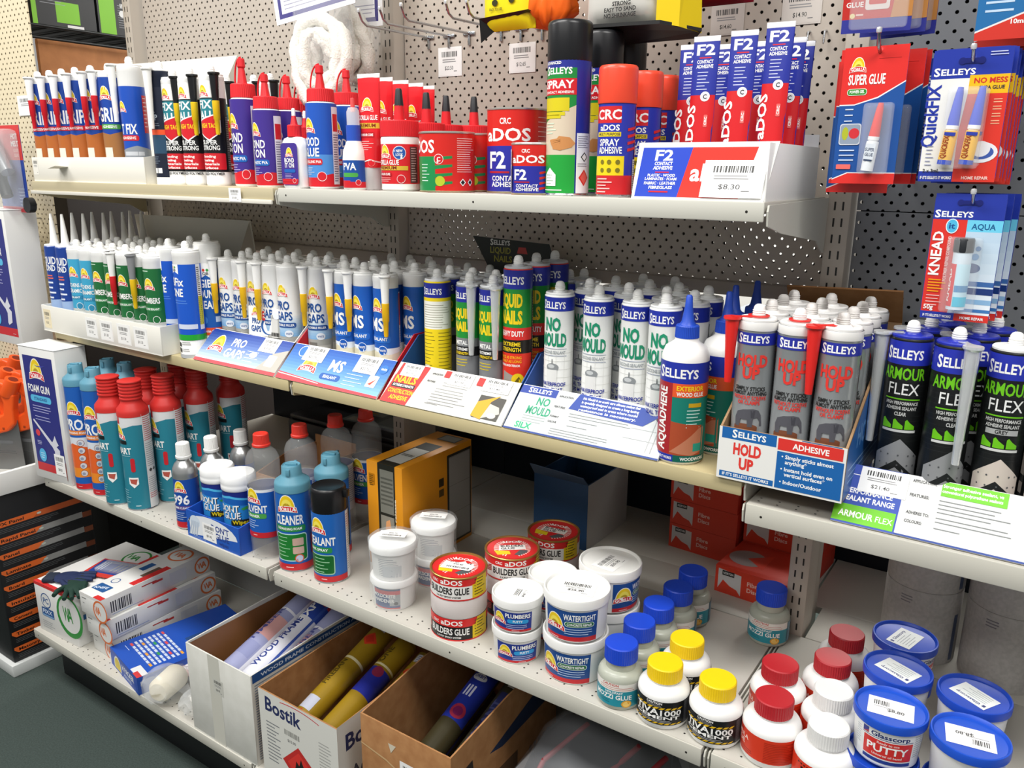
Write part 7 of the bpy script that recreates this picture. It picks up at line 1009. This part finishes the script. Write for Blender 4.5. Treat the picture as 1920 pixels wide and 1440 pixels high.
def k_qf():
    o = thing('blister_card'); card_shape(o, .083, .151, qfp, '#26389c'); blis(o, -.02, .022, .015, .108)
    for x in (-.011, .012):
        g = smalltube(o, x-.003, .02, '#e9b41c', '#3f55c8', '#eef0f2', .088, .08); lathe('tube_band', [(.0078, 0), (.0078, .005), (.0078, .0052)], P('#3f55b8', .3), g, 18); flat('tube_label', [T('QUICKFIX', 0, 20, 6, '#8a2a1a', 26, 90), R(-6, 33, 6, 37, '#26389c')], g, (0, -.0079, 0), (1, 0, 0), (0, 0, 1))
    return o
QF = 'blue, white and red twin glue cards on one hook'
for i in range(7):
    put('qf', (2.028+(0, .004, .006, .009, .011, .013, -.018)[i], -.2+.013*i, 1.3525+(0, .001, 0, -.002, 0, -.003, 0)[i]), (0, 0, (.0, -.05, -.07, -.09, -.1, -.12, .1)[i]), f'blue, white and red twin glue card, {ORD[i]} from the front of its hook', 'blister card', QF, k_qf)
hook(2.029, 1.488, .245, 'steel hook holding the blue, white and red twin glue cards', up=.014)
knp = [R(-38, 0, 38, 155, '#d2dce8'), ('p', [(-38, 8), (-8, 8), (0, 60), (0, 125), (-38, 125)], '#d8352c'), R(-38, 0, 0, 9, '#26389c'), R(0, 0, 38, 9, '#d8352c'), R(-38, 124, 38, 155, '#26389c'), SEL(-15, 127, 7, WH, 42), R(0, 110, 38, 124, '#6cc8e6'), T('AQUA', 18, 113, 7, '#1f5c8c', 26), grad(0, 9, 38, 110, '#e8f0f6', '#b8cfe2', 8), C(12, 66, 9, '#2a4480', 6), R(0, 44, 38, 50, '#3f6aa8'), R(0, 34, 38, 42, '#1f3a78'), R(0, 22, 38, 28, '#8ab4d8'), R(0, 12, 38, 16, '#3f78b8'), C(16, 90, 3, '#5a84b4'), C(14, 80, 4, '#7aa0c8'), T('KNEAD', -24, 82, 12, WH, 54, 90), C(-16, 116, 7, '#e9f2f6', 9), C(-16, 116, 6, '#4fb4dc', 8), T('it', -16, 113, 7, '#1f4f8c', 7), T('POLYMER REPAIR COMPOUND', -15, 76, 3.4, '#f2c8c0', 56, 90), LN(-34, 50, 20, 5, 3.6, '#f0a01e', 1.5), LN(-34, 30, 20, 4, 4, '#f2c8c0', 1), T('50g', -30, 12, 6, WH, 11), T("IF IT'S SELLEYS IT WORKS", -19, 2.6, 3.2, WH, 32), T('HOME REPAIR', 20, 2.6, 3.4, WH, 26), R(-8, 142, 8, 147, '#1b2470'), C(-10, 144.5, 3.6, '#1b2470'), C(10, 144.5, 3.6, '#1b2470')]
def k_kn():
    o = thing('blister_card'); card_shape(o, .077, .155, knp, '#26389c'); blis(o, -.017, .021, .012, .104, .022)
    g = lathe('putty_tube', [(0, 0), (.0105, 0), (.0105, .076), (0, .076)], P('#d6e4ee', .2), o, 24); g.location = (.001, -.0112, .016); lathe('tube_cap', [(.0112, .07), (.0115, .072), (.0115, .085), (.0105, .087), (0, .087)], P('#23262a', .35), g, 24)
    wrap('tube_label', [R(-14, 4, -4, 56, '#d8464a'), T('KNEAD', -9, 30, 6, WH, 40, 90), R(-3, 4, 16, 56, '#c2e2ee'), R(-3, 4, 16, 16, '#4fc0dc'), R(-3, 22, 16, 30, '#5f94c0')], .0105, g, 0); return o
KN = 'blue and red kneadable putty cards on one hook'
for i, (dx, dy, rz) in enumerate(((0, 0, .0), (.006, .03, -.14), (.012, .06, -.16))):
    put('kn', (2.047+dx, -.19+dy, 1.1835), (0, 0, rz), f'blue and red kneadable putty card, {ORD[i]} from the front of its hook', 'blister card', KN, k_kn)
hook(2.05, 1.3265, .235, 'steel hook holding the kneadable putty cards', up=.014)
rp = [R(-40, 0, 40, 150, '#c8342f'), R(-40, 0, 40, 16, '#3a3f9c'), T('SELEYS'[:0] or 'GLUE', -26, 30, 6, WH, 20), C(-28, 20, 3, '#e9d9a0'), LN(-24, 22, 12, 1, 2, '#f0d0c8', 2), RR(-14, 26, 14, 120, '#e6dcd8', 3), RR(-10, 32, 10, 116, '#d04038', 2), ('p', [(16, 16), (40, 16), (40, 60), (22, 60)], '#c88a4a')]
def k_rp():
    o = thing('blister_card'); card_shape(o, .08, .15, rp, '#3a3f9c'); blis(o, -.03, .036, .004, .13, .018); return o
for i, (dx, dy, rz, tl) in enumerate(((0, 0, .1, .16), (.014, .03, -.15, .05), (.022, .055, -.2, .02))):
    put('rp', (1.913+dx, -.18+dy, 1.532), (tl, 0, rz), f'red and blue blister card above the super glue, {ORD[i]} from the front', 'blister card', 'red blister cards at the top edge', k_rp)
bp = [R(-60, 0, 60, 150, '#2a6ea8'), ('p', [(-60, 0), (60, 0), (60, 50), (20, 40), (-60, 10)], '#e6e4e4'), ('p', [(-60, 0), (60, 0), (60, 48), (20, 38), (-60, 8)], '#d23a30'), RR(-54, 56, -4, 110, '#d9d2b8', 3), ('g', [LN(-52, 50-q*9, 40, 1, 2, '#c2d8ee', 2.4) for q in range(3)]), T('10ml', -18, 16, 5, WH, 14), R(44, 60, 60, 150, '#5f6cc0')]
def k_bp():
    o = thing('blister_card'); card_shape(o, .12, .15, bp, '#d23a30'); blis(o, .006, .046, .034, .14, .02); lathe('bottle', [(0, 0), (.014, 0), (.015, .004), (.015, .06), (.006, .075), (0, .075)], P('#8a1a22', .15), o, 24).location = (.026, -.012, .04); return o
for i, (dx, dy, dz) in enumerate(((0, 0, 0), (-.004, .04, -.004), (.006, .07, -.006))):
    put('bp', (2.085+dx, -.19+dy, 1.512+dz), (.1, 0, -.04*i), f'wide blue and red card cut by the picture top, {ORD[i]} from the front', 'blister card', 'blue and red cards at the top corner', k_bp)
